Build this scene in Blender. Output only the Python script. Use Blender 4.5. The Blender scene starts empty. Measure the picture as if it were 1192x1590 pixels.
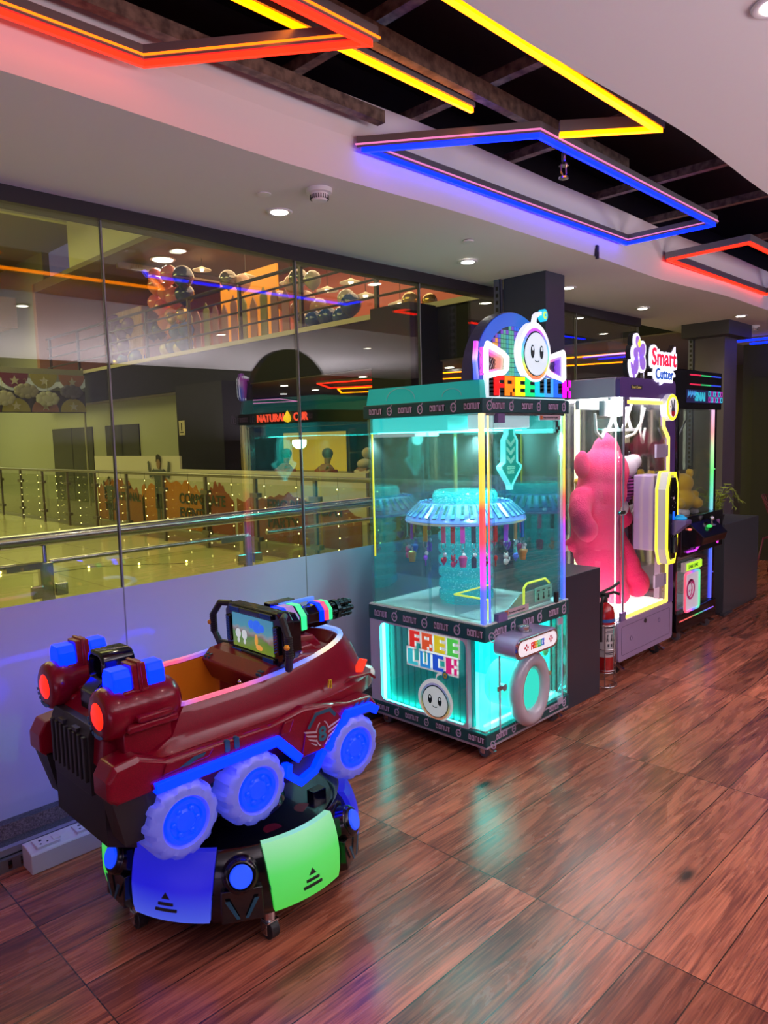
import bpy, bmesh, math, random
from mathutils import Vector, Matrix
random.seed(7)
C = bpy.context.scene.collection
SC = bpy.context.scene
PI = math.pi
# ---------------- camera, world, exposure ----------------
cam = bpy.data.cameras.new('camera'); camo = bpy.data.objects.new('camera', cam); C.objects.link(camo); SC.camera = camo
cam.sensor_fit = 'VERTICAL'; cam.sensor_height = 36.0; cam.lens = 1137.0/1590.0*36.0; cam.clip_start = .05; cam.clip_end = 200
camo.matrix_world = Matrix(((0.70341, 0.08994, -0.70507, 0), (-0.71032, 0.05305, -0.70188, 0), (-0.02572, 0.99453, 0.10120, 1.6), (0, 0, 0, 1)))
SC.view_settings.view_transform = 'Standard'; SC.view_settings.look = 'None'
SC.view_settings.exposure = 0.0; SC.view_settings.gamma = 1.0; SC.view_settings.use_curve_mapping = False
SC.cycles.transparent_max_bounces = 40; SC.cycles.max_bounces = 9; SC.cycles.diffuse_bounces = 3; SC.cycles.glossy_bounces = 5
SC.cycles.sample_clamp_indirect = 4.0; SC.cycles.caustics_reflective = False; SC.cycles.caustics_refractive = False
w = bpy.data.worlds.new('world'); SC.world = w; w.use_nodes = True
w.node_tree.nodes['Background'].inputs[0].default_value = (.62, .5, .8, 1); w.node_tree.nodes['Background'].inputs[1].default_value = 0.16

def area(name, loc, size, rot, col, e, sy=None):
    l = bpy.data.lights.new(name, 'AREA'); l.energy = e; l.color = col; l.size = size
    if sy: l.shape = 'RECTANGLE'; l.size_y = sy
    o = bpy.data.objects.new(name, l); o.location = loc; o.rotation_euler = rot; C.objects.link(o); return o
def spot(name, loc, e, col=(1, .9, .8), ang=110, blend=.8, rad=.04):
    l = bpy.data.lights.new(name, 'SPOT'); l.energy = e; l.color = col; l.spot_size = math.radians(ang); l.spot_blend = blend; l.shadow_soft_size = rad
    o = bpy.data.objects.new(name, l); o.location = loc; C.objects.link(o); return o
def point(name, loc, e, col, rad=.05):
    l = bpy.data.lights.new(name, 'POINT'); l.energy = e; l.color = col; l.shadow_soft_size = rad
    o = bpy.data.objects.new(name, l); o.location = loc; C.objects.link(o); return o
# mall hall beyond the glass: area lights added without fixtures, lime below, warm upstairs
area('hall_fill', (2.5, 8.5, 6.6), 6, (0, 0, 0), (1, .88, .26), 430)
area('hall_fill', (1.5, 20, 7.0), 7, (0, 0, 0), (1, .90, .28), 900)
area('hall_fill', (4.5, 27, 3.9), 5, (0, 0, 0), (.95, .95, .35), 300)
area('upper_floor_fill', (10.4, 13, 5.9), 2.5, (0, 0, 0), (1, .62, .34), 230, 9)
area('gallery_fill', (11.5, 10, 2.55), 1.5, (0, 0, 0), (1, .8, .75), 45, 8)
# corridor: unseen area light added behind the viewpoint as general fill
area('corridor_fill', (-3.1, -.4, .5), 1.2, (0, math.radians(-140), 0), (.70, .55, 1), 26, 4.0)
# area lights added out of view at right, aimed up to brighten the ceiling
for ux_, e_ in ((-1.2, 45), (1.6, 100), (4.0, 120), (6.4, 90)):
    area('ceiling_fill', (ux_, -1.7, 1.6), 1.0, (math.radians(180), 0, 0), (1, .88, .97), e_, 1.6)

# ---------------- materials ----------------
MATS = {}
def mat(name, col, rough=.5, metal=0., emit=None, es=0., coat=0., spec=.5, sheen=0.):
    if name in MATS: return MATS[name]
    m = bpy.data.materials.new(name); m.use_nodes = True; b = m.node_tree.nodes['Principled BSDF']
    b.inputs['Base Color'].default_value = (*col, 1); b.inputs['Roughness'].default_value = rough; b.inputs['Metallic'].default_value = metal
    b.inputs['Specular IOR Level'].default_value = spec
    b.inputs['Coat Weight'].default_value = coat; b.inputs['Coat Roughness'].default_value = .03
    if sheen: b.inputs['Sheen Weight'].default_value = sheen
    if emit: b.inputs['Emission Color'].default_value = (*emit, 1); b.inputs['Emission Strength'].default_value = es
    MATS[name] = m; return m
def nodes(m): return m.node_tree.nodes, m.node_tree.links
def noise_bump(m, scale=60, strength=.2, dist=.005, stretch=None, detail=4):
    n, l = nodes(m); b = n['Principled BSDF']
    tc = n.new('ShaderNodeTexCoord'); mp = n.new('ShaderNodeMapping'); nz = n.new('ShaderNodeTexNoise'); bp = n.new('ShaderNodeBump')
    if stretch: mp.inputs['Scale'].default_value = stretch
    nz.inputs['Scale'].default_value = scale; nz.inputs['Detail'].default_value = detail; bp.inputs['Strength'].default_value = strength; bp.inputs['Distance'].default_value = dist
    l.new(tc.outputs['Object'], mp.inputs[0]); l.new(mp.outputs[0], nz.inputs[0]); l.new(nz.outputs[0], bp.inputs['Height']); l.new(bp.outputs[0], b.inputs['Normal'])
    return nz
def noise_col(m, c0, c1, scale=8, detail=5, stretch=None, lo=.35, hi=.65):
    n, l = nodes(m); b = n['Principled BSDF']
    tc = n.new('ShaderNodeTexCoord'); mp = n.new('ShaderNodeMapping'); nz = n.new('ShaderNodeTexNoise'); cr = n.new('ShaderNodeValToRGB')
    if stretch: mp.inputs['Scale'].default_value = stretch
    nz.inputs['Scale'].default_value = scale; nz.inputs['Detail'].default_value = detail
    cr.color_ramp.elements[0].color = (*c0, 1); cr.color_ramp.elements[1].color = (*c1, 1); cr.color_ramp.elements[0].position = lo; cr.color_ramp.elements[1].position = hi
    l.new(tc.outputs['Object'], mp.inputs[0]); l.new(mp.outputs[0], nz.inputs[0]); l.new(nz.outputs[0], cr.inputs[0]); l.new(cr.outputs[0], b.inputs['Base Color'])
def ramp_emit(name, axis, v0, v1, stops, es, base=(.3, .3, .3), mirror=False):
    """an LED strip whose own colours run along an axis"""
    m = mat(name, base, .4); n, l = nodes(m); b = n['Principled BSDF']
    tc = n.new('ShaderNodeTexCoord'); sp = n.new('ShaderNodeSeparateXYZ'); mr = n.new('ShaderNodeMapRange'); cr = n.new('ShaderNodeValToRGB')
    mr.inputs[1].default_value = v0; mr.inputs[2].default_value = v1
    l.new(tc.outputs['Object'], sp.inputs[0]); l.new(sp.outputs['XYZ'.index(axis.upper())], mr.inputs[0]); l.new(mr.outputs[0], cr.inputs[0]); l.new(cr.outputs[0], b.inputs['Emission Color'])
    el = cr.color_ramp.elements
    while len(el) < len(stops): el.new(.5)
    for e, (p, c) in zip(el, stops): e.position = p; e.color = (*c, 1)
    b.inputs['Emission Strength'].default_value = es
    return m
def glass(name, tint=(1, 1, 1), refl=1.0, rough=0.0, base=0.0, haze=0.0):
    if name in MATS: return MATS[name]
    m = bpy.data.materials.new(name); m.use_nodes = True; n, l = nodes(m); n.clear()
    out = n.new('ShaderNodeOutputMaterial'); mx = n.new('ShaderNodeMixShader'); tr = n.new('ShaderNodeBsdfTransparent'); gl = n.new('ShaderNodeBsdfGlossy')
    lw = n.new('ShaderNodeLayerWeight'); lw.inputs[0].default_value = .5; pw = n.new('ShaderNodeMath'); pw.operation = 'POWER'; pw.inputs[1].default_value = 5
    ad = n.new('ShaderNodeMath'); ad.operation = 'MULTIPLY_ADD'; ad.inputs[1].default_value = .95; ad.inputs[2].default_value = .035
    ma = n.new('ShaderNodeMath'); ma.operation = 'MULTIPLY_ADD'; ma.inputs[1].default_value = refl; ma.inputs[2].default_value = base; ma.use_clamp = True
    tr.inputs[0].default_value = (*tint, 1); gl.inputs['Roughness'].default_value = rough
    l.new(lw.outputs['Facing'], pw.inputs[0]); l.new(pw.outputs[0], ad.inputs[0]); l.new(ad.outputs[0], ma.inputs[0]); l.new(ma.outputs[0], mx.inputs[0]); l.new(tr.outputs[0], mx.inputs[1]); l.new(gl.outputs[0], mx.inputs[2]); 
    if haze:   # dusty, finger-marked acrylic
        m2_ = n.new('ShaderNodeMixShader'); m2_.inputs[0].default_value = haze; df = n.new('ShaderNodeBsdfTranslucent'); df.inputs[0].default_value = (.9, 1, 1, 1); l.new(mx.outputs[0], m2_.inputs[1]); l.new(df.outputs[0], m2_.inputs[2]); l.new(m2_.outputs[0], out.inputs[0])
    else: l.new(mx.outputs[0], out.inputs[0])
    MATS[name] = m; return m
def neon(name, col, es): return mat(name, tuple(min(.6, c*.6) for c in col), .4, emit=col, es=es)

# ---------------- mesh builder (world coordinates) ----------------
class M:
    def __init__(s): s.b = bmesh.new()
    def poly(s, vs):
        f = [s.b.verts.new(v) for v in vs]; s.b.faces.new(f); return s
    def box(s, x0, x1, y0, y1, z0, z1, mtx=None):
        g = bmesh.ops.create_cube(s.b, size=1)['verts']
        for v in g:
            v.co = Vector(((x0+x1)/2+v.co.x*(x1-x0), (y0+y1)/2+v.co.y*(y1-y0), (z0+z1)/2+v.co.z*(z1-z0)))
            if mtx: v.co = mtx @ v.co
        return s
    def rbox(s, x0, x1, y0, y1, z0, z1, r=.01, seg=2, mtx=None):
        g = bmesh.ops.create_cube(s.b, size=1)['verts']
        for v in g: v.co = Vector(((x0+x1)/2+v.co.x*(x1-x0), (y0+y1)/2+v.co.y*(y1-y0), (z0+z1)/2+v.co.z*(z1-z0)))
        ed = list({e for v in g for e in v.link_edges})
        o = bmesh.ops.bevel(s.b, geom=ed, offset=r, segments=seg, affect='EDGES', profile=.5)
        if mtx:
            vs = {v for f in o['faces'] for v in f.verts}
            for v in vs: v.co = mtx @ v.co
        return s
    def rings(s, rings, cap0=True, cap1=True, closed=False):
        R = [[s.b.verts.new(p) for p in r] for r in rings]; n = len(R[0])
        k = len(R) if closed else len(R)-1
        for i in range(k):
            a, c = R[i], R[(i+1) % len(R)]
            for j in range(n): 
                try: s.b.faces.new((a[j], a[(j+1) % n], c[(j+1) % n], c[j]))
                except ValueError: pass
        if not closed:
            if cap0: s.b.faces.new(R[0][::-1])
            if cap1: s.b.faces.new(R[-1])
        return s
    def cyl(s, p0, p1, r0, r1=None, n=20, cap=True):
        r1 = r0 if r1 is None else r1; p0 = Vector(p0); p1 = Vector(p1); d = (p1-p0).normalized()
        a = d.orthogonal().normalized(); c = d.cross(a)
        f = lambda p, r: [p+(a*math.cos(t)+c*math.sin(t))*r for t in [2*PI*i/n for i in range(n)]]
        return s.rings([f(p0, r0), f(p1, r1)], cap, cap)
    def tube(s, pts, r, n=8, closed=False):
        P = [Vector(p) for p in pts]; out = []; up = None; N = len(P)
        for i, p in enumerate(P):
            if closed: d = P[(i+1) % N]-P[i-1]
            else: d = P[min(i+1, N-1)]-P[max(i-1, 0)]
            d.normalize()
            if up is None: up = d.orthogonal().normalized()
            up = (up-d*up.dot(d)).normalized(); sd = d.cross(up)
            k = 1.0
            if 0 < i < N-1 or closed:
                a = (P[i]-P[i-1]).normalized().dot((P[(i+1) % N]-P[i]).normalized()); k = 1/max(.55, math.sqrt(max(.0, (1+a)/2)))
            out.append([p+(up*math.cos(t)+sd*math.sin(t))*r*k for t in [2*PI*j/n for j in range(n)]])
        return s.rings(out, closed=closed)
    def prism(s, pts, ax, a0, a1):
        f = {'y': lambda p, a: (p[0], a, p[1]), 'x': lambda p, a: (a, p[0], p[1]), 'z': lambda p, a: (p[0], p[1], a)}[ax]
        return s.rings([[f(p, a0) for p in pts], [f(p, a1) for p in pts]])
    def band(s, pts, wd, ax, a0, a1, closed=False):
        """a flat strip of width wd following a 2D line, extruded along an axis"""
        P = [Vector(p) for p in pts]; N = len(P); L = []; R = []
        for i in range(N):
            d0 = (P[i]-P[i-1]).normalized() if (i or closed) else None; d1 = (P[(i+1) % N]-P[i]).normalized() if (i < N-1 or closed) else None
            d0 = d0 or d1; d1 = d1 or d0; n0 = Vector((-d0.y, d0.x)); n1 = Vector((-d1.y, d1.x)); m_ = (n0+n1).normalized(); k = 1/max(.4, m_.dot(n0))
            L.append(P[i]+m_*wd/2*k); R.append(P[i]-m_*wd/2*k)
        f = {'y': lambda p, a: (p[0], a, p[1]), 'x': lambda p, a: (a, p[0], p[1]), 'z': lambda p, a: (p[0], p[1], a)}[ax]
        rg = [[f(L[i], a0), f(L[i], a1), f(R[i], a1), f(R[i], a0)] for i in range(N)]
        return s.rings(rg, closed=closed)
    def lathe(s, prof, c, n=32, ax='z', a0=0, a1=None):
        def pt(r, h, t):
            u, v = r*math.cos(t), r*math.sin(t)
            return {'z': (c[0]+u, c[1]+v, c[2]+h), 'x': (c[0]+h, c[1]+u, c[2]+v), 'y': (c[0]+u, c[1]+h, c[2]+v)}[ax]
        rg = [[pt(r, h, 2*PI*i/n) for i in range(n)] for r, h in prof]
        return s.rings(rg)
    def torus(s, c, R, r, ax='y', n=36, k=12, sx=1, sz=1):
        rg = []
        for i in range(n):
            t = 2*PI*i/n; rr = []
            for j in range(k):
                q = 2*PI*j/k; u = (R+r*math.cos(q)); a, b_, h = u*math.cos(t)*sx, u*math.sin(t)*sz, r*math.sin(q)
                rr.append({'y': (c[0]+a, c[1]+h, c[2]+b_), 'x': (c[0]+h, c[1]+a, c[2]+b_), 'z': (c[0]+a, c[1]+b_, c[2]+h)}[ax])
            rg.append(rr)
        return s.rings(rg, closed=True)
    def ell(s, c, r, u=16, v=10, mtx=None):
        if not hasattr(r, '__len__'): r = (r, r, r)
        mt = Matrix.Translation(c) @ (mtx or Matrix.Identity(4)) @ Matrix.Diagonal((*r, 1))
        bmesh.ops.create_uvsphere(s.b, u_segments=u, v_segments=v, radius=1, matrix=mt); return s
    def end(s, name, m, parent=None, smooth=False, bev=0, kind=None, mods=()):
        bmesh.ops.recalc_face_normals(s.b, faces=s.b.faces)
        me = bpy.data.meshes.new(name); off = Vector((0, 0, 0))
        q = parent
        while q: off += Vector(q.location); q = q.parent
        if off.length: bmesh.ops.translate(s.b, verts=s.b.verts, vec=-off)
        s.b.to_mesh(me); s.b.free()
        if smooth: me.shade_smooth() if hasattr(me, 'shade_smooth') else None
        if smooth == 'auto':
            try: me.set_sharp_from_angle(angle=math.radians(38))
            except Exception: pass
        o = bpy.data.objects.new(name, me); C.objects.link(o); o.parent = parent
        if m: me.materials.append(m)
        if bev:
            bm_ = o.modifiers.new('bevel', 'BEVEL'); bm_.width = bev; bm_.segments = 2; bm_.limit_method = 'ANGLE'; bm_.angle_limit = math.radians(40)
        if kind: o['kind'] = kind
        return o
def struct(o): o['kind'] = 'structure'; return o
def tag(o, label, cat, group=None, kind=None):
    o['label'] = label; o['category'] = cat
    if group: o['group'] = group
    if kind: o['kind'] = kind
    return o
def thing(name, loc, label, cat, group=None):
    o = bpy.data.objects.new(name, None); o.location = loc; o.empty_display_size = .05; C.objects.link(o); return tag(o, label, cat, group)
def copy_tree(o, parent=None, loc=None):
    c = o.copy(); C.objects.link(c); c.parent = parent
    if loc is not None: c.location = loc
    for ch in [x for x in bpy.data.objects if x.parent == o]: copy_tree(ch, c)
    return c
def text(name, s, size, pos, ux, uy, m, parent, ext=.002, align='LEFT', bold=0.0):
    """lettering laid out from pos along ux, up along uy"""
    cu = bpy.data.curves.new(name, 'FONT'); cu.body = s; cu.size = size; cu.extrude = ext; cu.align_x = align; cu.offset = bold; cu.resolution_u = 3
    o = bpy.data.objects.new(name, cu); C.objects.link(o)
    dg = bpy.context.evaluated_depsgraph_get(); me = bpy.data.meshes.new_from_object(o.evaluated_get(dg)); bpy.data.objects.remove(o); me.name = name
    ux = Vector(ux).normalized(); uy = Vector(uy).normalized(); uz = ux.cross(uy)
    off = Vector((0, 0, 0)); q = parent
    while q: off += Vector(q.location); q = q.parent
    mt = Matrix.Translation(Vector(pos)-off) @ Matrix((ux, uy, uz)).transposed().to_4x4()
    me.transform(mt); me.materials.clear(); me.materials.append(m)
    ob = bpy.data.objects.new(name, me); C.objects.link(ob); ob.parent = parent; return ob
GL = {'D': ['1110', '1011', '1001', '1001', '1111'], 'O': ['1111', '1001', '1001', '1001', '1111'], 'N': ['1111', '1001', '1001', '1001', '1001'], 'U': ['1001', '1001', '1001', '1001', '1111'],
      'T': ['1111', '0110', '0110', '0110', '0110'], 'F': ['1111', '1100', '1111', '1100', '1100'], 'R': ['1111', '1001', '1111', '1110', '1101'], 'E': ['1111', '1100', '1111', '1100', '1111'],
      'L': ['1100', '1100', '1100', '1100', '1111'], 'C': ['1111', '1100', '1100', '1100', '1111'], 'K': ['1101', '1101', '1110', '1101', '1101']}
def glyph(mb, ch, pos, ux, uy, un, cw, chh, depth, grow=0, pad=0):
    ux, uy, un = Vector(ux), Vector(uy), Vector(un); pos = Vector(pos)
    for r, row in enumerate(GL[ch]):
        c0 = 0
        while c0 < 4:
            if row[c0] == '1':
                c1 = c0
                while c1 < 4 and row[c1] == '1': c1 += 1
                x0, x1 = c0*cw-grow, c1*cw+grow; y0, y1 = (4-r)*chh-grow, (5-r)*chh+grow
                q = [pos+ux*x0+uy*y0, pos+ux*x1+uy*y0, pos+ux*x1+uy*y1, pos+ux*x0+uy*y1]
                mb.rings([[v for v in q], [v+un*depth for v in q]]); c0 = c1
            else: c0 += 1
def block_word(mb, s, pos, ux, uy, un, w, h, depth, gap=.25, grow=0):
    cw = w/(len(s)*(4+gap*4))
    for i, ch in enumerate(s): glyph(mb, ch, Vector(pos)+Vector(ux)*(i*cw*(4+gap*4)), ux, uy, un, cw, h/5, depth, grow)
def arc(cx, cz, rx, rz, a0, a1, n): return [(cx+rx*math.cos(math.radians(a0+(a1-a0)*i/n)), cz+rz*math.sin(math.radians(a0+(a1-a0)*i/n))) for i in range(n+1)]
def rrect(x0, x1, z0, z1, r, n=5):
    return arc(x1-r, z1-r, r, r, 0, 90, n)+arc(x0+r, z1-r, r, r, 90, 180, n)+arc(x0+r, z0+r, r, r, 180, 270, n)+arc(x1-r, z0+r, r, r, 270, 360, n)
# ---------------- shared materials ----------------
white = mat('white_paint', (.62, .59, .62), .55)
black = mat('black_gloss', (.004, .004, .007), .15, coat=.3, spec=.4)
blackm = mat('black_matte', (.015, .015, .018), .5)
chrome = mat('steel', (.6, .6, .62), .2, 1.)
whitep = mat('white_plastic', (.8, .78, .82), .3)
# laminate floor: planks run along the corridor
fl = mat('wood_laminate', (.3, .15, .1), .24, spec=.4)
def floor_nodes(m):
    n, l = nodes(m); b = n['Principled BSDF']
    tc = n.new('ShaderNodeTexCoord'); br = n.new('ShaderNodeTexBrick')
    br.offset = .37; br.offset_frequency = 1; br.squash = 1
    br.inputs['Scale'].default_value = 1; br.inputs['Brick Width'].default_value = 1.25; br.inputs['Row Height'].default_value = .19; br.inputs['Mortar Size'].default_value = .0022; br.inputs['Mortar Smooth'].default_value = .2; br.inputs['Bias'].default_value = 0
    br.inputs['Color1'].default_value = (0, 0, 0, 1); br.inputs['Color2'].default_value = (1, 1, 1, 1); br.inputs['Mortar'].default_value = (.5, .5, .5, 1)
    l.new(tc.outputs['Object'], br.inputs['Vector'])
    sep = n.new('ShaderNodeSeparateXYZ'); l.new(tc.outputs['Object'], sep.inputs[0])
    rg = n.new('ShaderNodeSeparateColor'); l.new(br.outputs['Color'], rg.inputs[0])
    # shift the grain per plank
    comb = n.new('ShaderNodeCombineXYZ'); m1 = n.new('ShaderNodeMath'); m1.operation = 'MULTIPLY_ADD'; m1.inputs[1].default_value = 37.; l.new(rg.outputs[0], m1.inputs[0]); 
    l.new(sep.outputs[0], m1.inputs[2]); l.new(m1.outputs[0], comb.inputs[0]); l.new(sep.outputs[1], comb.inputs[1]); l.new(m1.outputs[0], comb.inputs[2])
    mp = n.new('ShaderNodeMapping'); mp.inputs['Scale'].default_value = (1.1, 9, .0); l.new(comb.outputs[0], mp.inputs[0])
    # big swirly figure
    nz = n.new('ShaderNodeTexNoise'); nz.inputs['Scale'].default_value = 1.3; nz.inputs['Detail'].default_value = 8; nz.inputs['Distortion'].default_value = 1.6; nz.inputs['Roughness'].default_value = .6; l.new(mp.outputs[0], nz.inputs[0])
    mp2 = n.new('ShaderNodeMapping'); mp2.inputs['Scale'].default_value = (2.2, 60, 0); l.new(comb.outputs[0], mp2.inputs[0])
    n2 = n.new('ShaderNodeTexNoise'); n2.inputs['Scale'].default_value = 2.2; n2.inputs['Detail'].default_value = 6; n2.inputs['Distortion'].default_value = .3; l.new(mp2.outputs[0], n2.inputs[0])
    mp3 = n.new('ShaderNodeMapping'); mp3.inputs['Scale'].default_value = (1.6, 4.2, 0); l.new(comb.outputs[0], mp3.inputs[0])
    vo = n.new('ShaderNodeTexVoronoi'); vo.inputs['Scale'].default_value = 1.0; l.new(mp3.outputs[0], vo.inputs['Vector'])
    kr = n.new('ShaderNodeMapRange'); kr.inputs[1].default_value = .04; kr.inputs[2].default_value = .14; l.new(vo.outputs['Distance'], kr.inputs[0])
    mix = n.new('ShaderNodeMath'); mix.operation = 'MULTIPLY_ADD'; mix.inputs[1].default_value = .45; l.new(n2.outputs[0], mix.inputs[0])
    h = n.new('ShaderNodeMath'); h.operation = 'MULTIPLY'; h.inputs[1].default_value = .55; l.new(nz.outputs[0], h.inputs[0]); l.new(h.outputs[0], mix.inputs[2])
    cr = n.new('ShaderNodeValToRGB'); e = cr.color_ramp.elements
    e[0].position = .33; e[0].color = (.07, .026, .022, 1); e[1].position = .66; e[1].color = (.56, .175, .10, 1)
    x = e.new(.44); x.color = (.20, .058, .040, 1); x = e.new(.54); x.color = (.38, .115, .066, 1)
    l.new(mix.outputs[0], cr.inputs[0])
    tone = n.new('ShaderNodeMapRange'); tone.inputs[3].default_value = .62; tone.inputs[4].default_value = 1.3; l.new(rg.outputs[0], tone.inputs[0])
    mm = n.new('ShaderNodeVectorMath'); mm.operation = 'SCALE'; l.new(cr.outputs[0], mm.inputs[0]); l.new(tone.outputs[0], mm.inputs['Scale'])
    mk = n.new('ShaderNodeMix'); mk.data_type = 'RGBA'; mk.inputs[6].default_value = (.03, .015, .013, 1); l.new(kr.outputs[0], mk.inputs[0]); l.new(mm.outputs[0], mk.inputs[7])
    ms = n.new('ShaderNodeMix'); ms.data_type = 'RGBA'; ms.inputs[7].default_value = (.03, .015, .01, 1); l.new(br.outputs['Fac'], ms.inputs[0]); l.new(mk.outputs[2], ms.inputs[6])
    l.new(ms.outputs[2], b.inputs['Base Color'])
    bp = n.new('ShaderNodeBump'); bp.inputs['Strength'].default_value = .12; bp.inputs['Distance'].default_value = .002; l.new(n2.outputs[0], bp.inputs['Height']); l.new(bp.outputs[0], b.inputs['Normal'])
    rr = n.new('ShaderNodeMapRange'); rr.inputs[3].default_value = .2; rr.inputs[4].default_value = .34; l.new(nz.outputs[0], rr.inputs[0]); l.new(rr.outputs[0], b.inputs['Roughness'])
floor_nodes(fl)
struct(M().box(-3.2, 9.6, -2.7, 3.2, -.12, 0).end('floor', fl))
# ceilings
def plaster(name, col):
    m = mat(name, col, .6); noise_bump(m, 3, .15, .02); return m
ceilm = plaster('ceiling_plaster', (.74, .72, .73))
# side soffit over the machines (with the gently uneven plaster edge), recess and right-hand ceiling
def wavy(y, x, a=.012): return y+a*math.sin(x*1.7)+a*.6*math.sin(x*3.9+1)
N = 60; xs = [-3.2+12.8*i/N for i in range(N+1)]
s = M(); s.rings([[(x, wavy(2.165, x), 2.6+.006*math.sin(x*2.3)), (x, 3.24, 2.6), (x, 3.24, 2.9), (x, wavy(2.135, x), 2.9), (x, wavy(2.14, x), 2.75)] for x in xs]); struct(s.end('ceiling', ceilm))
s = M(); s.rings([[(x, -2.7, 2.6), (x, wavy(1.11, x, .015), 2.6), (x, wavy(1.09, x), 2.9), (x, -2.7, 2.9)] for x in xs]); struct(s.end('ceiling', ceilm))
struct(M().box(-3.2, 9.6, .5, 2.7, 3.35, 3.45).box(-3.2, 9.6, 2.64, 2.7, 2.9, 3.35).box(-3.2, 9.6, .5, .56, 2.9, 3.35).end('ceiling_recess', mat('black_paint', (.012, .01, .014), .6)))
struct(M().box(-3.2, 9.6, -2.8, -2.7, 0, 2.9).end('wall_right', mat('dark_wall_paint', (.022, .02, .026), .6, spec=.2)))
struct(M().box(9.5, 9.6, -2.7, 3.24, 0, 2.6).end('wall_far', mat('dark_olive_wall', (.035, .035, .032), .5)))
struct(M().box(9.44, 9.5, 2.2, 3.1, 0, 2.2).box(9.43, 9.45, 2.28, 3.02, .1, 2.1).end('door_1', mat('dark_door', (.022, .022, .026), .4)))
# timber-dark header above the glass, granite ledge, aluminium edge
struct(M().rings([[(x, 3.06, wavy(2.535, x, .008)), (x, 3.14, 2.53), (x, 3.14, 2.61), (x, 3.06, 2.61)] for x in xs if x <= 6.5]).end('trim_1', mat('dark_header', (.02, .013, .022), .45)))
gr = mat('granite', (.05, .05, .055), .3); noise_col(gr, (.015, .015, .02), (.10, .10, .11), 160, 3)
struct(M().box(-3.2, 6.4, 2.93, 3.2, 0, .075).prism([(2.99, .075), (3.2, .075), (3.2, .115), (3.03, .115)], 'x', -3.2, 6.4).end('trim_2', gr))
struct(M().box(-3.2, 6.4, 2.905, 2.93, .055, .08).end('trim_3', mat('aluminium', (.42, .41, .45), .35, .7)))
tray = mat('galvanised_steel', (.25, .25, .28), .4, .8)
t = M().box(-3.2, 2.4, 2.885, 2.889, 0, .008).box(-3.2, 2.4, 2.885, 2.889, .042, .05).box(-3.2, 2.4, 2.889, 2.905, .046, .05)
for i in range(124): x = -3.2+i*.045; t.box(x, x+.03, 2.885, 2.889, .008, .042)
tag(t.end('cable_tray', tray), 'perforated grey metal cable tray along the foot of the granite ledge', 'cable tray')
# ---------------- glass wall ----------------
gl = glass('clear_glass', (.93, .97, .93), 1.5, base=.05); film = mat('frosted_film', (.52, .53, .70), .35, coat=1.0)
joints = [-2.7, -1.66, -.62, .41, 1.444, 2.48, 3.45, 4.42, 5.31, 6.38]
for i in range(len(joints)-1):
    a, c = joints[i], joints[i+1]
    g = struct(M().box(a+.003, c-.003, 3.078, 3.09, .1, 2.56).end('window_%d' % (i+1), gl))
    struct(M().box(a+.003, c-.003, 3.0745, 3.0775, .115, .97).end('frosted_film', film, g))
    struct(M().box(c-.003, c+.003, 3.074, 3.094, .1, 2.56).end('silicone_joint', mat('silicone', (.22, .22, .25), .35), g))
# ---------------- columns ----------------
navy = mat('navy_column_paint', (.045, .05, .085), .45)
struct(M().box(4.02, 4.24, 2.54, 2.86, 0, 2.6).end('column_1', navy, bev=.004))
struct(M().box(7.3, 7.62, 2.66, 2.94, 0, 2.47).end('column_2', mat('grey_column_paint', (.12, .11, .13), .5)))
struct(M().box(7.12, 7.72, 2.56, 3.0, 2.47, 2.6).end('trim_4', mat('dark_capital', (.05, .05, .06), .5)))
def bracket(x, y0, z0, label):
    m = M().box(x, x+.004, y0, y0+.05, z0, 2.6).box(x, x+.03, y0, y0+.004, z0, 2.6)
    r = m.end('perforated_channel', mat('channel_steel', (.16, .17, .26), .4, .4))
    s_ = M()
    for k in range(int((2.58-z0)/.045)): s_.box(x-.001, x, y0+.015, y0+.035, z0+.02+k*.045, z0+.045+k*.045)
    s_.end('slot', blackm, r, kind='stuff'); tag(r, label, 'metal channel')
bracket(4.0, 2.87, .8, 'perforated metal channel running down the dark column behind the teal machine')
bracket(7.29, 2.95, .8, 'perforated metal channel beside the grey column at the far end')
# ---------------- neon frames ----------------
def bar_pts(pts): return [(p[0], p[1]) for p in pts]
steel = mat('neon_channel', (.25, .23, .25), .35, .6)
def neon_frame(name, pts, closed, z, m, m2, label, wd=.014):
    x = sum(p[0] for p in pts)/len(pts); y = sum(p[1] for p in pts)/len(pts)
    r = thing(name, (x, y, z), label, 'neon light', 'neon light frames in the ceiling recess')
    M().band(pts, .03, 'z', z+.010, z+.05, closed).end('channel', steel, r)
    M().band(pts, wd, 'z', z-.006, z+.010, closed).end('light_tube', m, r)
    if m2: M().band(pts,   .036, 'z', z+.018, z+.024, closed).end('edge_tube', m2, r)
    return r
yel = neon('neon_yellow', (3.2, .66, .0), 1.5); red = neon('neon_red', (3.0, .035, .01), 1.4); blu = neon('neon_blue', (.002, .035, 4), 1.5)
org = neon('neon_orange', (2.2, .30, .01), 1.2); pnk = neon('neon_pink', (.9, .25, .6), .8)
neon_frame('neon_light', [(-1.8, 2.08), (1.133, 2.07), (1.534, 1.545), (-1.4, 1.55)], False, 2.7, red, MATS['neon_orange'], 'red and orange neon frame open to the left over the near corner')
neon_frame('neon_light', [(-1.5, 1.70), (2.212, 1.702)], False, 2.76, yel, None, 'straight yellow neon bar running through the red frame')
neon_frame('neon_light', [(-1.6, 1.247), (2.735, 1.253), (2.507, 1.524)], False, 2.7, yel, None, 'yellow neon line with a hooked end beside the white ceiling edge', .022)
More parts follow.
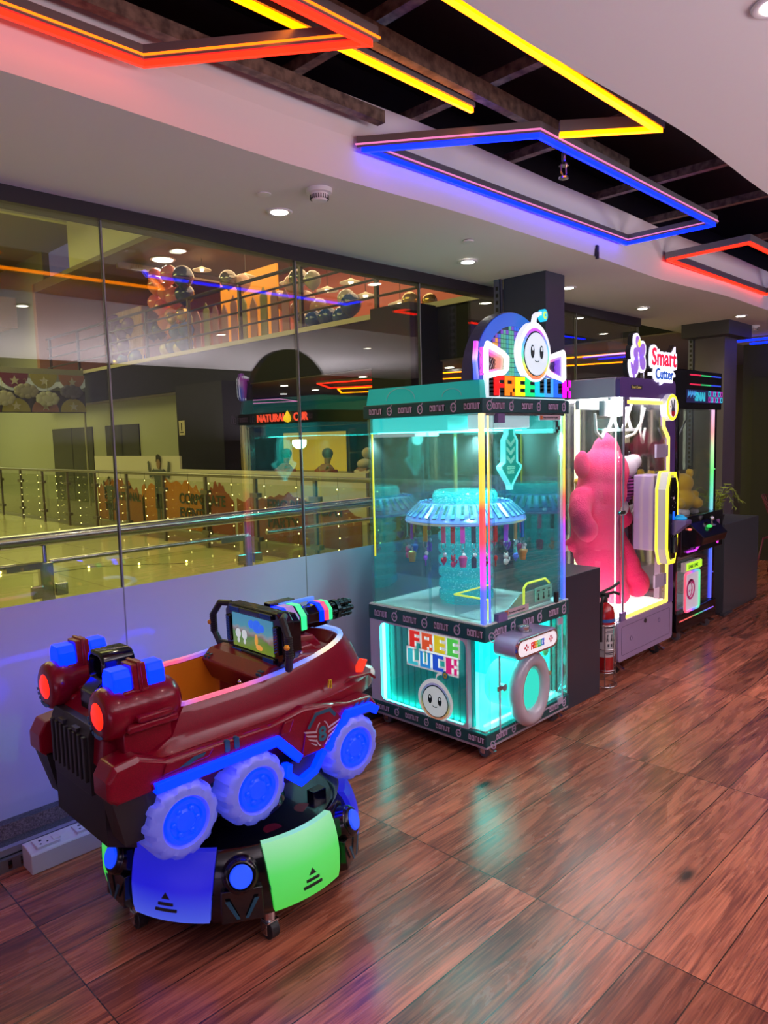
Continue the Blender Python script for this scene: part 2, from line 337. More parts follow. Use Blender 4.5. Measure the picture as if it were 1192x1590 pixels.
neon_frame('neon_light', [(2.063, 2.105), (2.452, 1.581), (4.206, 1.602), (4.203, 2.105)], True, 2.7, blu, pnk, 'blue neon parallelogram above the teal claw machine')
neon_frame('neon_light', [(4.813, 2.12), (4.774, 1.613), (6.5, 1.61), (6.7, 2.12)], True, 2.7, red, None, 'red neon parallelogram beyond the blue one')
neon_frame('neon_light', [(5.9, 1.75), (5.95, 1.3), (8.6, 1.3)], False, 2.78, blu, None, 'blue neon line past the red frame near the right edge')
for k, (xa, dz) in enumerate(((8.75, 0), (9.15, .0))):
    r = thing('neon_bar', (xa, 3, 2.56), ('nearer' if k == 0 else 'farther')+' blue neon bar of the pair crossing the ceiling by the far wall', 'neon light', 'neon light frames in the ceiling recess')
    M().box(xa-.015, xa+.015, 1.2, 3.05, 2.56, 2.58).end('light_tube', blu, r); M().box(xa-.02, xa+.02, 1.2, 3.05, 2.58, 2.6).end('channel', steel, r)
# pink / magenta frame behind the viewpoint, reflected on the floor
mag = neon('neon_magenta', (2.6, .02, 1.4), 2.2)
neon_frame('neon_light', [(-1.9, .95+.3), (-.6, 1.25), (-.3, 1.95), (-1.9, 1.95)], True, 2.62, mag, None, 'magenta neon frame above the near end of the corridor')
# suspended steel framing
fr = mat('brown_channel', (.2, .15, .12), .45, .5); noise_col(fr, (.10, .07, .06), (.26, .19, .15), 30, 4)  # steel mottled between a darker and a lighter brown
def rail(a, c, w=.04, h=.045, nm='ceiling_channel', lb=''):
    a, c = Vector(a), Vector(c); d = (c-a).normalized(); sd = d.cross(Vector((0, 0, 1))).normalized()*w/2; u = Vector((0, 0, h))
    r = M().rings([[p-sd, p+sd, p+sd+u, p-sd+u] for p in (a, c)]).end(nm, fr); tag(r, lb, 'ceiling channel')
rail((-2.5, 1.63, 2.78), (3.3, 1.66, 2.78), .035, .06, lb='long brown steel channel down the middle of the dark recess')
rail((-2.5, 2.05, 2.79), (2.1, 2.05, 2.79), lb='steel channel beside the cove edge behind the red neon frame')
for x, wh in ((.6, 'above the near red neon frame'), (1.75, 'just past the end of the red neon frame'), (2.35, 'between the red and blue neon frames'), (3.05, 'above the near part of the blue frame'), (3.9, 'above the far part of the blue frame'), (4.6, 'between the blue and far red frames'), (5.6, 'above the far red frame'), (7.0, 'farthest along, beyond the red neon frame')):
    rail((x, .62, 2.9), (x+.02, 2.6, 2.9), .04, .04, lb='thin steel cross channel, '+wh)
# sprinkler
r = thing('sprinkler_head', (2.73, 1.64, 2.66), 'small chrome sprinkler head hanging inside the blue neon frame', 'sprinkler')
M().cyl((2.73, 1.64, 2.69), (2.73, 1.64, 2.8), .008).end('pipe', chrome, r); M().cyl((2.73, 1.64, 2.675), (2.73, 1.64, 2.69), .02, .012).end('cap', chrome, r)
m = M()
for s_ in (-1, 1): m.tube([(2.73+.018*s_, 1.64, 2.678), (2.73+.02*s_, 1.64, 2.65), (2.73+.004*s_, 1.64, 2.632)], .003)
m.end('yoke', mat('copper', (.6, .3, .2), .25, 1), r); M().cyl((2.73, 1.64, 2.625), (2.73, 1.64, 2.632), .02).end('deflector', chrome, r)
r = M().box(3.93, 3.95, 2.145, 2.16, 2.60, 2.66).cyl((3.94, 2.15, 2.585), (3.94, 2.15, 2.62), .01).end('hanging_hook', blackm); tag(r, 'small black hook fixed to the cove edge above the teal machine', 'hook')
# downlights
dl_e = mat('lamp_lens', (.9, .9, .85), .4, emit=(1, .93, .78), es=14)
def downlight(x, y, z, label, e=6, rad=.045, group='recessed ceiling downlights'):
    r = thing('ceiling_downlight', (x, y, z), label, 'downlight', group)
    M().lathe([(rad*.82, -.001), (rad*1.25, -.001), (rad*1.3, -.005), (rad*1.15, -.01), (rad*.85, -.006)], (x, y, z), 28).end('rim', whitep, r, smooth=True)
    M().cyl((x, y, z-.009), (x, y, z-.0005), rad*.80, n=24).end('lens', dl_e, r)
    if e: spot('downlight_beam', (x, y, z-.02), e, (1, .74, .66), 120, .9, .03)
for x, y, lb in ((2.06, 2.65, 'recessed downlight beside the smoke detector, nearest over the glass wall'), (3.45, 2.70, 'recessed downlight just left of the first dark column'), (4.6, 2.73, 'small recessed downlight just right of the first dark column'), (5.86, 2.79, 'recessed downlight above the purple machine sign'), (7.0, 2.42, 'recessed downlight in front of the far column'), (7.3, 3.02, 'recessed downlight by the end of the glass wall'), (.7, 2.6, 'recessed downlight near the left end of the side ceiling')):
    downlight(x, y, 2.6, lb, 14 if x > 1 else 3)
for x, y, lb in ((1.99, .62, 'recessed downlight in the top right corner of the white ceiling'), (.4, .3, 'recessed downlight of the right ceiling near the viewpoint'), (3.9, .2, 'second recessed downlight of the right ceiling'), (5.8, .2, 'third recessed downlight of the right ceiling'), (7.6, .2, 'last recessed downlight of the right ceiling')):
    downlight(x, y, 2.6, lb, 44 if x > 1 else 8)
def puck(x, y, lb, r0=.052):
    r = thing('smoke_detector', (x, y, 2.6), lb, 'smoke detector', 'round smoke detectors')
    M().lathe([(r0, 0), (r0*1.02, -.012), (r0, -.022), (r0*.55, -.026), (.001, -.026)], (x, y, 2.6), 32).end('base', whitep, r, smooth='auto')
    M().lathe([(r0*.72, -.024), (r0*.7, -.04), (r0*.55, -.052), (.001, -.054)], (x, y, 2.6), 32).end('sensor_dome', whitep, r, smooth='auto')
    v = M()
    for i in range(24):
        a = 2*PI*i/24; v.box(r0*.60, r0*.73, -.0016, .0016, -.046, -.030, Matrix.Translation((x, y, 2.6)) @ Matrix.Rotation(a, 4, 'Z'))
    v.end('vent', blackm, r)
puck(2.0, 2.31, 'white smoke detector on the near side ceiling'); puck(7.77, 2.56, 'white smoke detector near the far right column')
for i, (x, y) in enumerate(((1.87, 2.5), (3.1, 2.42))):
    tag(M().cyl((x, y, 2.592), (x, y, 2.6), .028).end('ceiling_rose', whitep), ['small white blanking plate left of the smoke detector', 'small white blanking plate above the first pair of downlights'][i], 'ceiling plate')
# ================= kiddie ride =================
RC = (1.41, 2.22, 0)
ride = thing('kiddie_ride', RC, 'dark red armoured-car kiddie ride with glowing blue wheels on a round black base', 'kiddie ride')
rd = mat('metallic_red', (.24, .003, .014), .30, 0, coat=.40, spec=.25)
def flake(m):
    n, l = nodes(m); b = n['Principled BSDF']; vo = n.new('ShaderNodeTexNoise'); vo.inputs['Scale'].default_value = 900; tc = n.new('ShaderNodeTexCoord'); l.new(tc.outputs['Object'], vo.inputs[0])
    cr = n.new('ShaderNodeValToRGB'); cr.color_ramp.elements[0].position = .4; cr.color_ramp.elements[0].color = (.15, .001, .012, 1); cr.color_ramp.elements[1].position = .7; cr.color_ramp.elements[1].color = (.30, .002, .025, 1); l.new(vo.outputs[0], cr.inputs[0]); l.new(cr.outputs[0], b.inputs['Base Color'])
flake(rd)
ledb = mat('blue_led', (.0, .02, .3), .45, emit=(0, .045, 7), es=1.2, spec=.2)
wheelm = mat('translucent_tyre', (.20, .24, .55), .38, emit=(.035, .05, .50), es=.62, coat=.3)
hubm = mat('blue_hub', (.0, .03, .4), .35, emit=(0, .05, 5), es=.9)
teald = mat('teal_decal', (.01, .09, .16), .4); whited = mat('pale_decal', (.5, .42, .5), .4)
orange = mat('orange_fibreglass', (.75, .24, .01), .35, coat=.5)
def at(ang, r, z): a = math.radians(ang); return (RC[0]+r*math.cos(a), RC[1]+r*math.sin(a), z)
# base
prof = [(.001, .10), (.34, .085), (.40, .09), (.428, .115), (.435, .15), (.432, .21), (.42, .27), (.40, .315), (.385, .325), (.37, .318), (.355, .295), (.001, .29)]
base = M().lathe(prof, RC, 72).end('base', black, ride, smooth='auto')
def shell(a0, a1, z0, z1, grow, m, name, par, nA=14, flare=0, bulge=.0):
    mm = M(); P = [(.432, .10), (.441, .15), (.438, .21), (.428, .26), (.415, .30), (.398, .335)]
    def rad(z):
        for (r0, za), (r1, zb) in zip(P, P[1:]):
            if za <= z <= zb: return r0+(r1-r0)*(z-za)/(zb-za)
        return P[-1][0]
    rg = []
    for i in range(nA+1):
        t = i/nA; zs = [z0+(z1-z0)*k/7 for k in range(8)]
        fl_ = lambda z: (a0+(a1-a0)*t) + (flare*(z-z0)/(z1-z0))*(1 if t > .5 else -1)*abs(2*t-1)
        o = [at(fl_(z), rad(z)+grow+bulge*math.sin(PI*(z-z0)/(z1-z0))*math.sin(PI*t)**.5, z) for z in zs]; q = [at(fl_(z), rad(z)-.012, z) for z in zs[::-1]]
        rg.append(o+q)
    mm.rings(rg); return mm.end(name, m, par, smooth='auto')
grn = ramp_emit('green_lamp', 'z', .12, .34, [(0, (.05, .62, .05)), (.55, (.05, .70, .10)), (1, (.30, .75, .42))], .8, (.1, .25, .1))
bl2 = ramp_emit('blue_lamp', 'z', .12, .34, [(0, (.08, .14, .9)), (.5, (.010, .012, .8)), (1, (.010, .012, .6))], .75, (.02, .02, .1))
lamp_m = [bl2, grn, bl2, grn, bl2, grn]
for k, ac in enumerate((-151, -91, -31, 29, 89, 149)):
    p = shell(ac-17, ac+17, .125, .335, .012, lamp_m[k], 'lamp_panel', ride, flare=3, bulge=.008)
    p['label'] = ['glowing blue lamp panel', 'glowing green lamp panel'][k % 2]
    # three dark marks
    mk = M(); a = ac
    for j, (hw, z) in enumerate(((4.6, .168), (3.2, .188), (0, 0))):
        if j < 2: mk.rings([[at(a-hw+hw*2*i/6, .4615, z-.004), at(a-hw+hw*2*i/6, .4605, z+.004), at(a-hw+hw*2*i/6, .447, z+.004), at(a-hw+hw*2*i/6, .445, z-.004)] for i in range(7)])
        else: mk.rings([[at(a-1.7, rr, .204), at(a+1.7, rr, .204), at(a, rr-.002, .224)] for rr in (.440, .4595)])
    mk.end('arrow_mark', blackm, p)
podm = mat('pod_black', (.004, .004, .006), .15, coat=.3)
for k, ac in enumerate((-121, -61, -1, 59, 119, 179)):
    mm = M(); a = math.radians(ac)
    c0_ = Vector(at(ac, .40, .25)); d = Vector((math.cos(a)*.93, math.sin(a)*.93, .36)).normalized()
    mm.cyl(c0_-d*.02, c0_+d*.055, .066, .052, 28).cyl(c0_+d*.055, c0_+d*.066, .052, .044, 28)
    mm.rings([[at(ac-9, .40, .1), at(ac+9, .40, .1), at(ac+9, .40, .22), at(ac-9, .40, .22)], [at(ac-8, .462, .125), at(ac+8, .462, .125), at(ac+8, .455, .225), at(ac-8, .455, .225)]])
    p = mm.end('lamp_pod', podm, ride, smooth='auto', bev=.003)
    M().cyl(c0_+d*.060, c0_+d*.073, .038, .032, 28).end('round_lamp', mat('round_blue_lamp', (.05, .12, .6), .3, emit=(.0, .06, 1.2), es=.9), p, smooth='auto')
    # teal chevrons beside and on the pod
    dc = M()
    for s_ in (-1, 1):
        dc.rings([[at(ac+s_*x_, .4635, z_) for x_, z_ in ((1, .14), (2.2, .14), (6.4, .20), (4.6, .20))], [at(ac+s_*x_, .4655, z_) for x_, z_ in ((1, .14), (2.2, .14), (6.4, .20), (4.6, .20))]])
        for q in (11.5, 14.0):
            for zz in (-1, 1):
                dc.rings([[at(ac+s_*x_, rr, z_) for x_, z_ in ((q, .205), (q+1.2, .205), (q+2.2, .205+zz*.028), (q+1.2, .205+zz*.028))] for rr in (.438, .442)])
    dc.end('chevron', teald, p)
for a in (-95, -60, 170, 30): M().cyl(at(a, .27, .289), at(a, .27, .294), .032, n=24).end('reflector', mat('dark_red_lens', (.10, .004, .01), .3), ride)
M().box(1.60, 1.66, 1.99, 2.03, .29, .325).end('latch_box', black, ride, bev=.003)
def caster(p, par, r=.035, m_=blackm, dirn=(0, -1), name='caster'):
    x, y = p; c = M().cyl((x, y, r*1.9), (x, y, r*1.9+.03), .02, n=12).box(x-.022, x+.022, y-.02, y+.02, r*1.75, r*1.95).box(x-.024, x-.018, y-.014, y+.014, r*.6, r*1.8).box(x+.018, x+.024, y-.014, y+.014, r*.6, r*1.8)
    c = c.end(name, chrome, par, bev=.001)
    M().cyl((x-.015, y, r), (x+.015, y, r), r, n=24).end('wheel', m_, c, smooth='auto', bev=.002)
    return c
for a in (180, -108, -36, 36, 108):
    c = at(a, .385, 0); q = caster(c[:2], ride, .034)
    M().cyl((c[0], c[1], .08), (c[0], c[1], .14), .012).lathe([(.016, .085), (.018, .09), (.016, .095), (.018, .1), (.016, .105), (.018, .11), (.012, .115)], (c[0], c[1], 0), 14).end('levelling_bolt', blackm, q)
M().lathe([(.19, .29), (.17, .31), (.13, .33), (.12, .44)], RC, 32).end('pedestal', black, ride, smooth='auto')
# underbody
M().rings([[(x, 2.22-w_, z0), (x, 2.22+w_, z0), (x, 2.22+w_, .62), (x, 2.22-w_, .62)] for x, w_, z0 in ((.90, .20, .44), (1.0, .22, .38), (1.55, .22, .40), (1.75, .2, .46), (1.84, .16, .56))]).end('underbody', blackm, ride)
# wheels
def wheel(cx, sgn):
    cy = 2.22+sgn*.26; c = (cx, cy, .475); o = 2.22+sgn*.32; i = 2.22+sgn*.20
    mm = M(); n = 96; rg = []
    for k in range(n):
        t = 2*PI*k/n; ph = (t*13/(2*PI)) % 1; lug = 0.006 if .12 < ph < .62 else -.003; r = .116+lug
        pr = [(.05, i), (.085, i), (.106, i+sgn*.01), (r, i+sgn*.03), (r, o-sgn*.03), (.112+lug*.6, o-sgn*.014), (.098, o-sgn*.002), (.078, o), (.072, o-sgn*.012), (.001, o-sgn*.014)]
        rg.append([(cx+a*math.cos(t), yy, .475+a*math.sin(t)) for a, yy in pr])
    mm.rings(rg, closed=True); w_ = mm.end('wheel', wheelm, ride, smooth='auto')
    hb = M().lathe([(.001, -.006*sgn), (.03, -.005*sgn), (.036, -.010*sgn), (.05, -.010*sgn), (.055, -.002*sgn), (.066, -.001*sgn), (.07, -.008*sgn), (.07, -.03*sgn)], (cx, o, .475), 48, 'y')
    for k in range(6): a = 2*PI*k/6; hb.ell((cx+.040*math.cos(a), o-sgn*.006, .475+.040*math.sin(a)), (.009, .006, .009), 8, 6)
    hb.end('hub', hubm, w_, smooth='auto')
for cx in (1.043, 1.304, 1.735):
    for s_ in (-1, 1): wheel(cx, s_)
# fenders (side armour) with the blue strips
fen = [(.822, .61), (.845, .588), (.97, .59), (1.40, .597), (1.492, .502), (1.60, .502), (1.706, .60), (1.83, .595), (1.858, .566), (1.872, .60), (1.845, .637), (1.72, .645), (1.66, .66), (1.52, .685), (1.38, .665), (1.00, .675), (.915, .715), (.845, .705), (.822, .665)]
for s_ in (-1, 1):
    y0, y1 = 2.22+s_*.295, 2.22+s_*.20
    mm = M(); k = .985
    mm.rings([[(x, y1, z) for x, z in fen], [(x, 2.22+s_*.285, z) for x, z in fen], [(1.33+(x-1.33)*.985, y0, .62+(z-.62)*.80) for x, z in fen]])
    f_ = mm.end('fender', rd, ride, bev=.006)
    # ridges / hatches
    mm = M().prism([(.985, .632), (1.14, .640), (1.16, .662), (1.0, .665)], 'y', y0, y0+s_*.006).prism([(1.52, .60), (1.56, .655), (1.64, .655), (1.69, .60), (1.62, .515), (1.50, .515)], 'y', y0-s_*.004, y0+s_*.006).prism([(1.41, .62), (1.43, .66), (1.47, .66), (1.45, .62)], 'y', y0-s_*.004, y0+s_*.008)
    mm.box(.95, .99, y0-s_*.001, y0+s_*.006, .60, .615); mm.end('armour_plate', rd, f_, bev=.003)
    yy = y0+s_*.002
    st = M().band([(.958, .603), (1.398, .607), (1.487, .516)], .03, 'y', yy-s_*.01, yy+s_*.014)
    st.end('led_strip', ledb, f_, bev=.002)
    M().band([(1.612, .508), (1.712, .607), (1.825, .604), (1.858, .58)], .03, 'y', yy-s_*.01, yy+s_*.014).end('led_strip', ledb, f_, bev=.002)
    M().band([(1.447, .505), (1.442, .470), (1.496, .425), (1.56, .445), (1.605, .505)], .024, 'y', yy-s_*.03, yy+s_*.004).end('led_strip', ledb, f_, bev=.002)
    M().prism([(1.45, .50), (1.45, .475), (1.497, .437), (1.555, .452), (1.6, .50)], 'y', yy-s_*.05, yy-s_*.02).end('skirt', blackm, f_)
    # rear lower black guard
    M().rings([[(.84, y1, .60), (.97, y1, .60), (.93, y1, .46), (.87, y1, .46)], [(.835, 2.22+s_*.29, .60), (.975, 2.22+s_*.29, .60), (.935, 2.22+s_*.27, .45), (.875, 2.22+s_*.27, .45)]]).end('rear_guard', blackm, f_)
    # decals: the figure 8 with wings, bars
    ya = y0+s_*.0065
    dc = M()
    for k in range(4):
        z = .592-k*.016; L = .058-k*.010
        for q in (-1, 1): dc.prism([(1.592+q*.026, z-.004), (1.592+q*(.026+L), z+.010), (1.592+q*(.026+L-.008), z+.002), (1.592+q*.026, z-.011)], 'y', ya, ya+s_*.0015)
    for a0 in (20, 110, 200, 290): dc.band(arc(1.592, .572, .029, .044, a0, a0+50, 6), .004, 'y', ya, ya+s_*.0015)
    dc.end('wing_emblem', whited, f_)
    ux = (1, 0, 0) if s_ < 0 else (-1, 0, 0)
    text('number', '8', .072, (1.592, ya+s_*.001, .547), ux, (0, 0, 1), mat('number_teal', (.02, .16, .2), .4), f_, .001, 'CENTER', .002)
    dt = M().band([(1.530, .606), (1.566, .648), (1.63, .648), (1.655, .620)], .012, 'y', ya, ya+s_*.001)
    for x in (1.20, 1.235): dt.prism(rrect(x, x+.018, .630, .668, .006), 'y', y0-s_*.012, y0+s_*.003)
    dt.prism([(1.04, .640), (1.09, .658), (1.13, .658), (1.12, .648), (1.10, .648), (1.07, .637)], 'y', y0+s_*.004, y0+s_*.008)
    for k in range(3): dt.prism([(1.75+k*.03, .622), (1.765+k*.03, .622), (1.775+k*.03, .634), (1.76+k*.03, .634)], 'y', y0-s_*.003, y0+s_*.003)
    dt.end('decal_bars', teald, f_)
# hull
def plan(xr, xn, hw, xs, ch=.05, n=20):
    h = [(xr, 0), (xr, hw-ch), (xr+ch, hw)]
    for i in range(6): h.append((xr+ch+(xs-xr-ch)*(i+1)/6, hw))
    for i in range(1, n+1):
        t = PI/2*i/n; h.append((xs+(xn-xs)*math.sin(t)**.92, hw*max(0, math.cos(t))**.80))
    return h
def full(h): return [(x, 2.22-y) for x, y in h[:-1]]+[(h[-1][0], 2.22)]+[(x, 2.22+y) for x, y in h[-2:0:-1]]
def rimz(x): return .79+.045*max(0, min(1, (x-1.35)/.5))**1.3
L = []
for (xr, xn, hw, xs, z, zr) in ((.98, 1.90, .215, 1.50, .50, 0), (.90, 2.035, .255, 1.48, .57, 0), (.88, 2.055, .262, 1.48, .62, 0), (.88, 2.045, .272, 1.48, .655, 0), (.90, 2.045, .272, 1.46, .675, 0), (.92, 2.015, .262, 1.45, .685, 0), (1.0, 1.985, .25, 1.45, .72, 0), (1.03, 1.95, .238, 1.45, .765, .5), (1.055, 1.915, .225, 1.45, 0, 1)):
    pts = full(plan(xr, xn, hw, xs)); rg = []
    for x, y in pts:
        zz = rimz(x) if z == 0 else z+(rimz(x)-.79)*zr
        if z and z < .60: zz = z+.10*max(0, (x-1.5)/.5)
        rg.append((x, y, zz))
    L.append(rg)
inner = [(x, y, rimz(x)-.004) for x, y in full(plan(1.085, 1.885, .198, 1.45))]
hull = M().rings(L+[inner], True, False)
inn2 = [(x, y, .70) for x, y in full(plan(1.09, 1.84, .19, 1.44))]
hull.rings([inner, inn2], False, False)
hull = hull.end('hull', rd, ride, smooth='auto')
# rim light: pink, blue, white-yellow and blue along the rim
rimc = ramp_emit('rim_led', 'x', -.35, .52, [(0, (.02, .1, 1)), (.13, (1, .05, .16)), (.30, (.95, .05, .2)), (.46, (.02, .1, 1)), (.62, (.1, .2, .95)), (.74, (1, .85, .55)), (.82, (.9, .8, .6)), (.92, (.10, .35, 1)), (1, (.2, .3, 1))], .95)
rp = [(x, y) for x, y in full(plan(1.07, 1.90, .212, 1.45))]
M().rings([[(1.48+(x-1.48)*k1, 2.22+(y-2.22)*k2, rimz(x)+dz) for k1, k2, dz in ((1.035, 1.07, -.010), (1.02, 1.04, .010), (.985, .965, .008), (.965, .925, -.022))] for x, y in rp], closed=True).end('rim_light', rimc, hull, smooth='auto')
# seat tub
tubp = full(plan(1.088, 1.56, .192, 1.44)); tb = full(plan(1.12, 1.52, .16, 1.42))
M().rings([[(x, y, rimz(x)-.003) for x, y in tubp], [(x, y, .72) for x, y in full(plan(1.095, 1.55, .186, 1.44))], [(x, y, .56) for x, y in tb]], False, True).end('seat_tub', orange, ride, smooth='auto')
M().rbox(1.10, 1.24, 2.08, 2.36, .56, .66, .02).end('seat', orange, ride, smooth='auto')
# dashboard and nose deck
dash = M().prism([(1.47, .62), (1.475, .76), (1.44, .79), (1.45, .815), (1.54, .835), (1.62, .835), (1.66, .80), (1.80, .815), (1.82, .72), (1.6, .62)], 'y', 2.06, 2.38).prism([(1.46, .70), (1.42, .785), (1.46, .822), (1.60, .835), (1.74, .81), (1.74, .70)], 'y', 2.025, 2.415)
dash = dash.end('dashboard', rd, ride, bev=.008)
dd = M()
for y in (2.045, 2.06, 2.37, 2.39):
    dd.box(1.43, 1.45, y-.004, y+.004, .805, .808); dd.box(1.425, 1.43, y-.003, y+.006, .79, .80)
dd.end('circuit_decal', teald, dash)
pn = M().rbox(1.448, 1.478, 2.10, 2.225, .685, .80, .006).end('control_panel', blackm, dash)
M().box(1.444, 1.449, 2.125, 2.19, .70, .765).end('panel_plate', mat('copper_plate', (.6, .25, .12), .3, .7), pn)
M().cyl((1.445, 2.155, .735), (1.425, 2.155, .748), .006).ell((1.42, 2.155, .75), .010).end('joystick', chrome, pn, smooth='auto')
ck = M()
for i in range(6):
    for j in range(4):
        if (i+j) % 2 == 0: ck.box(1.56+i*.009, 1.569+i*.009, 2.028+j*.009, 2.037+j*.009, .836, .8375)
ck.end('checker_decal', whited, dash)
# rear block, grille, rockets, headrest
M().prism([(.885, .62), (.86, .66), (.87, .76), (.93, .81), (1.06, .80), (1.09, .66)], 'y', 2.03, 2.41).end('rear_block', rd, ride, bev=.01)
g = M().prism([(.848, .56), (.848, .74), (.86, .772), (.90, .772), (.90, .56)], 'y', 2.10, 2.375)
for k in range(8): g.box(.838, .850, 2.112+k*.033, 2.128+k*.033, .60, .74)
for k in range(2): g.box(.840, .862, 2.16+k*.1, 2.20+k*.1, .742, .756)
g.end('rear_grille', blackm, ride, bev=.002)
M().prism([(.86, .42), (.86, .60), (.95, .62), (.95, .38)], 'y', 2.04, 2.40).end('rear_cover', blackm, ride)
for s_ in (-1, 1):
    y = 2.22+s_*.195; c = (0, y, .825)
    rk = M().lathe([(.058, .848), (.072, .856), (.078, .87), (.078, .90), (.070, .915), (.070, .98), (.076, .99), (.076, 1.05), (.066, 1.075), (.05, 1.09), (.001, 1.095)], c, 32, 'x')
    rk.rbox(.905, 1.05, y-.045, y+.045, .85, .892, .01).rbox(.90, 1.06, y-.085, y+.085, .775, .80, .008).rbox(.93, 1.04, y-.09, y+.09, .80, .822, .006)
    rk.prism([(y-.045, .885), (y-.032, .960), (y+.032, .960), (y+.045, .885)], 'x', .943, .988); rk.prism([(y-.05, .88), (y-.036, .966), (y+.036, .966), (y+.05, .88)], 'x', .960, .971)
    rk.box(.90, 1.05, y-.05, y+.05, .66, .78)
    rk = rk.end('rocket_pod', rd, ride, smooth='auto', bev=.003)
    M().lathe([(.001, -.012), (.03, -.009), (.048, 0), (.05, .012)], (.852, y, .825), 28, 'x').end('tail_lamp', mat('red_lamp', (.6, .02, .01), .3, emit=(1.6, .025, .008), es=1.1), rk, smooth=True)
    for xa in (.885, .99): M().prism([(y-.040, .885), (y-.038, .93), (y-.026, .952), (y+.026, .952), (y+.038, .93), (y+.040, .885)], 'x', xa, xa+.056).end('lamp_block', ledb, rk, bev=.005)
    dc = M().prism(arc(y, .825, .066, .066, 250, 290, 6)+arc(y, .825, .056, .056, 290, 250, 6), 'x', .845, .852)
    for k in range(4): a = 300+k*13; dc.prism(arc(y, .825, .074, .074, a, a+7, 2)+arc(y, .825, .064, .064, a+7, a, 2), 'x', .848, .855)
    dc.end('rocket_decal', mat('blue_decal', (.02, .12, .3), .4), rk)
hd = M().rings([[(x, 2.22+yy*k, .90+zz*k) for yy, zz in rrect(-.058, .058, -.058, .062, .035, 6)] for x, k in ((.935, .9), (.94, 1), (1.03, 1.0), (1.04, .92), (1.04, .55), (.975, .6), (.965, .62), (.935, .78))], closed=True)
hd.end('headrest', black, ride, smooth='auto')
M().prism(rrect(2.185, 2.255, .865, .94, .02), 'x', .968, .975).end('speaker_grille', mat('grey_violet', (.12, .08, .2), .5), ride)
M().prism([(.90, .78), (.90, .84), (.94, .875), (1.02, .875), (1.03, .78)], 'y', 2.175, 2.265).box(.905, .955, 2.10, 2.17, .80, .86).end('headrest_mount', black, ride, bev=.006)
# screen console
sc_ = thing  # keep name short
R_ = Matrix.Translation((1.50, 2.18, 0)) @ Matrix.Rotation(math.radians(-6), 4, 'Z') @ Matrix.Rotation(math.radians(3), 4, 'X')
def T(x, y, z): return tuple(R_ @ Vector((x, y, z)))
R0 = Matrix.Translation((1.50, 2.18, .905)) @ Matrix.Rotation(math.radians(-5), 4, 'Z') @ Matrix.Rotation(math.radians(-2), 4, 'X')
def loc(m_, pts, x0, x1): m_.rings([[R0 @ Vector((x0, y, z)) for y, z in pts], [R0 @ Vector((x1, y, z)) for y, z in pts]])
fr_ = M(); oc = [(-.20, -.06), (-.17, -.095), (.17, -.095), (.20, -.06), (.20, .065), (.17, .095), (-.17, .095), (-.20, .065)]
loc(fr_, oc, 0, .05); loc(fr_, [(y*.9, z*.85) for y, z in oc], .05, .09)
for z0, z1 in ((.068, .088), (-.088, -.068)): loc(fr_, [(-.15, z0), (.15, z0), (.15, z1), (-.15, z1)], -.010, 0)
for y0, y1 in ((-.185, -.152), (.152, .185)): loc(fr_, [(y0, -.05), (y1, -.05), (y1, .05), (y0, .05)], -.010, 0)
console = fr_.end('screen_console', black, ride, bev=.004)
scr = mat('game_screen', (.02, .02, .02), .2)
def screen_nodes(m):
    n, l = nodes(m); b = n['Principled BSDF']; tc = n.new('ShaderNodeTexCoord'); sp = n.new('ShaderNodeSeparateXYZ'); l.new(tc.outputs['Object'], sp.inputs[0])
    nz = n.new('ShaderNodeTexNoise'); nz.inputs['Scale'].default_value = 22; l.new(tc.outputs['Object'], nz.inputs[0])
    ad = n.new('ShaderNodeMath'); ad.operation = 'MULTIPLY_ADD'; ad.inputs[1].default_value = .05; l.new(nz.outputs[0], ad.inputs[0]); l.new(sp.outputs[2], ad.inputs[2])
    mr = n.new('ShaderNodeMapRange'); mr.inputs[1].default_value = .86; mr.inputs[2].default_value = 1.0; l.new(ad.outputs[0], mr.inputs[0])
    cr = n.new('ShaderNodeValToRGB'); e = cr.color_ramp.elements; e[0].position = 0; e[0].color = (.16, .22, .02, 1); e[1].position = 1; e[1].color = (.05, .20, .34, 1)
    for p, c in ((.38, (.07, .18, .03, 1)), (.44, (.16, .12, .10, 1)), (.52, (.22, .22, .22, 1)), (.60, (.06, .24, .30, 1))): x = e.new(p); x.color = c
    l.new(mr.outputs[0], cr.inputs[0]); l.new(cr.outputs[0], b.inputs['Emission Color']); b.inputs['Emission Strength'].default_value = 1.0
screen_nodes(scr)
s = M(); loc(s, [(-.142, -.062), (.142, -.062), (.142, .062), (-.142, .062)], -.004, .0); scr_o = s.end('screen', scr, console)
s = M(); 
for yy, zz, rr in ((-.04, .03, .030), (.0, .034, .02), (-.07, .028, .018)): s.ell(R0 @ Vector((-.005, yy, zz)), (.002, rr, rr*.8), 16, 8)
s.end('cloud_picture', mat('screen_blue', (.02, .05, .3), .3, emit=(.02, .12, .7), es=1), scr_o)
s = M()
for yy in (.10, .055): s.ell(R0 @ Vector((-.005, yy, -.012)), (.002, .018, .018), 14, 8).ell(R0 @ Vector((-.005, yy, -.038)), (.002, .008, .010), 10, 6)
s.end('flower_picture', mat('screen_white', (.3, .3, .3), .3, emit=(.45, .5, .5), es=1), scr_o)
s = M().ell(R0 @ Vector((-.005, -.03, -.02)), (.002, .010, .022), 12, 8).ell(R0 @ Vector((-.005, -.05, -.045)), (.002, .022, .010), 12, 8)
s.end('bush_picture', mat('screen_orange', (.3, .1, .01), .3, emit=(.6, .28, .05), es=1), scr_o)
ht = M()
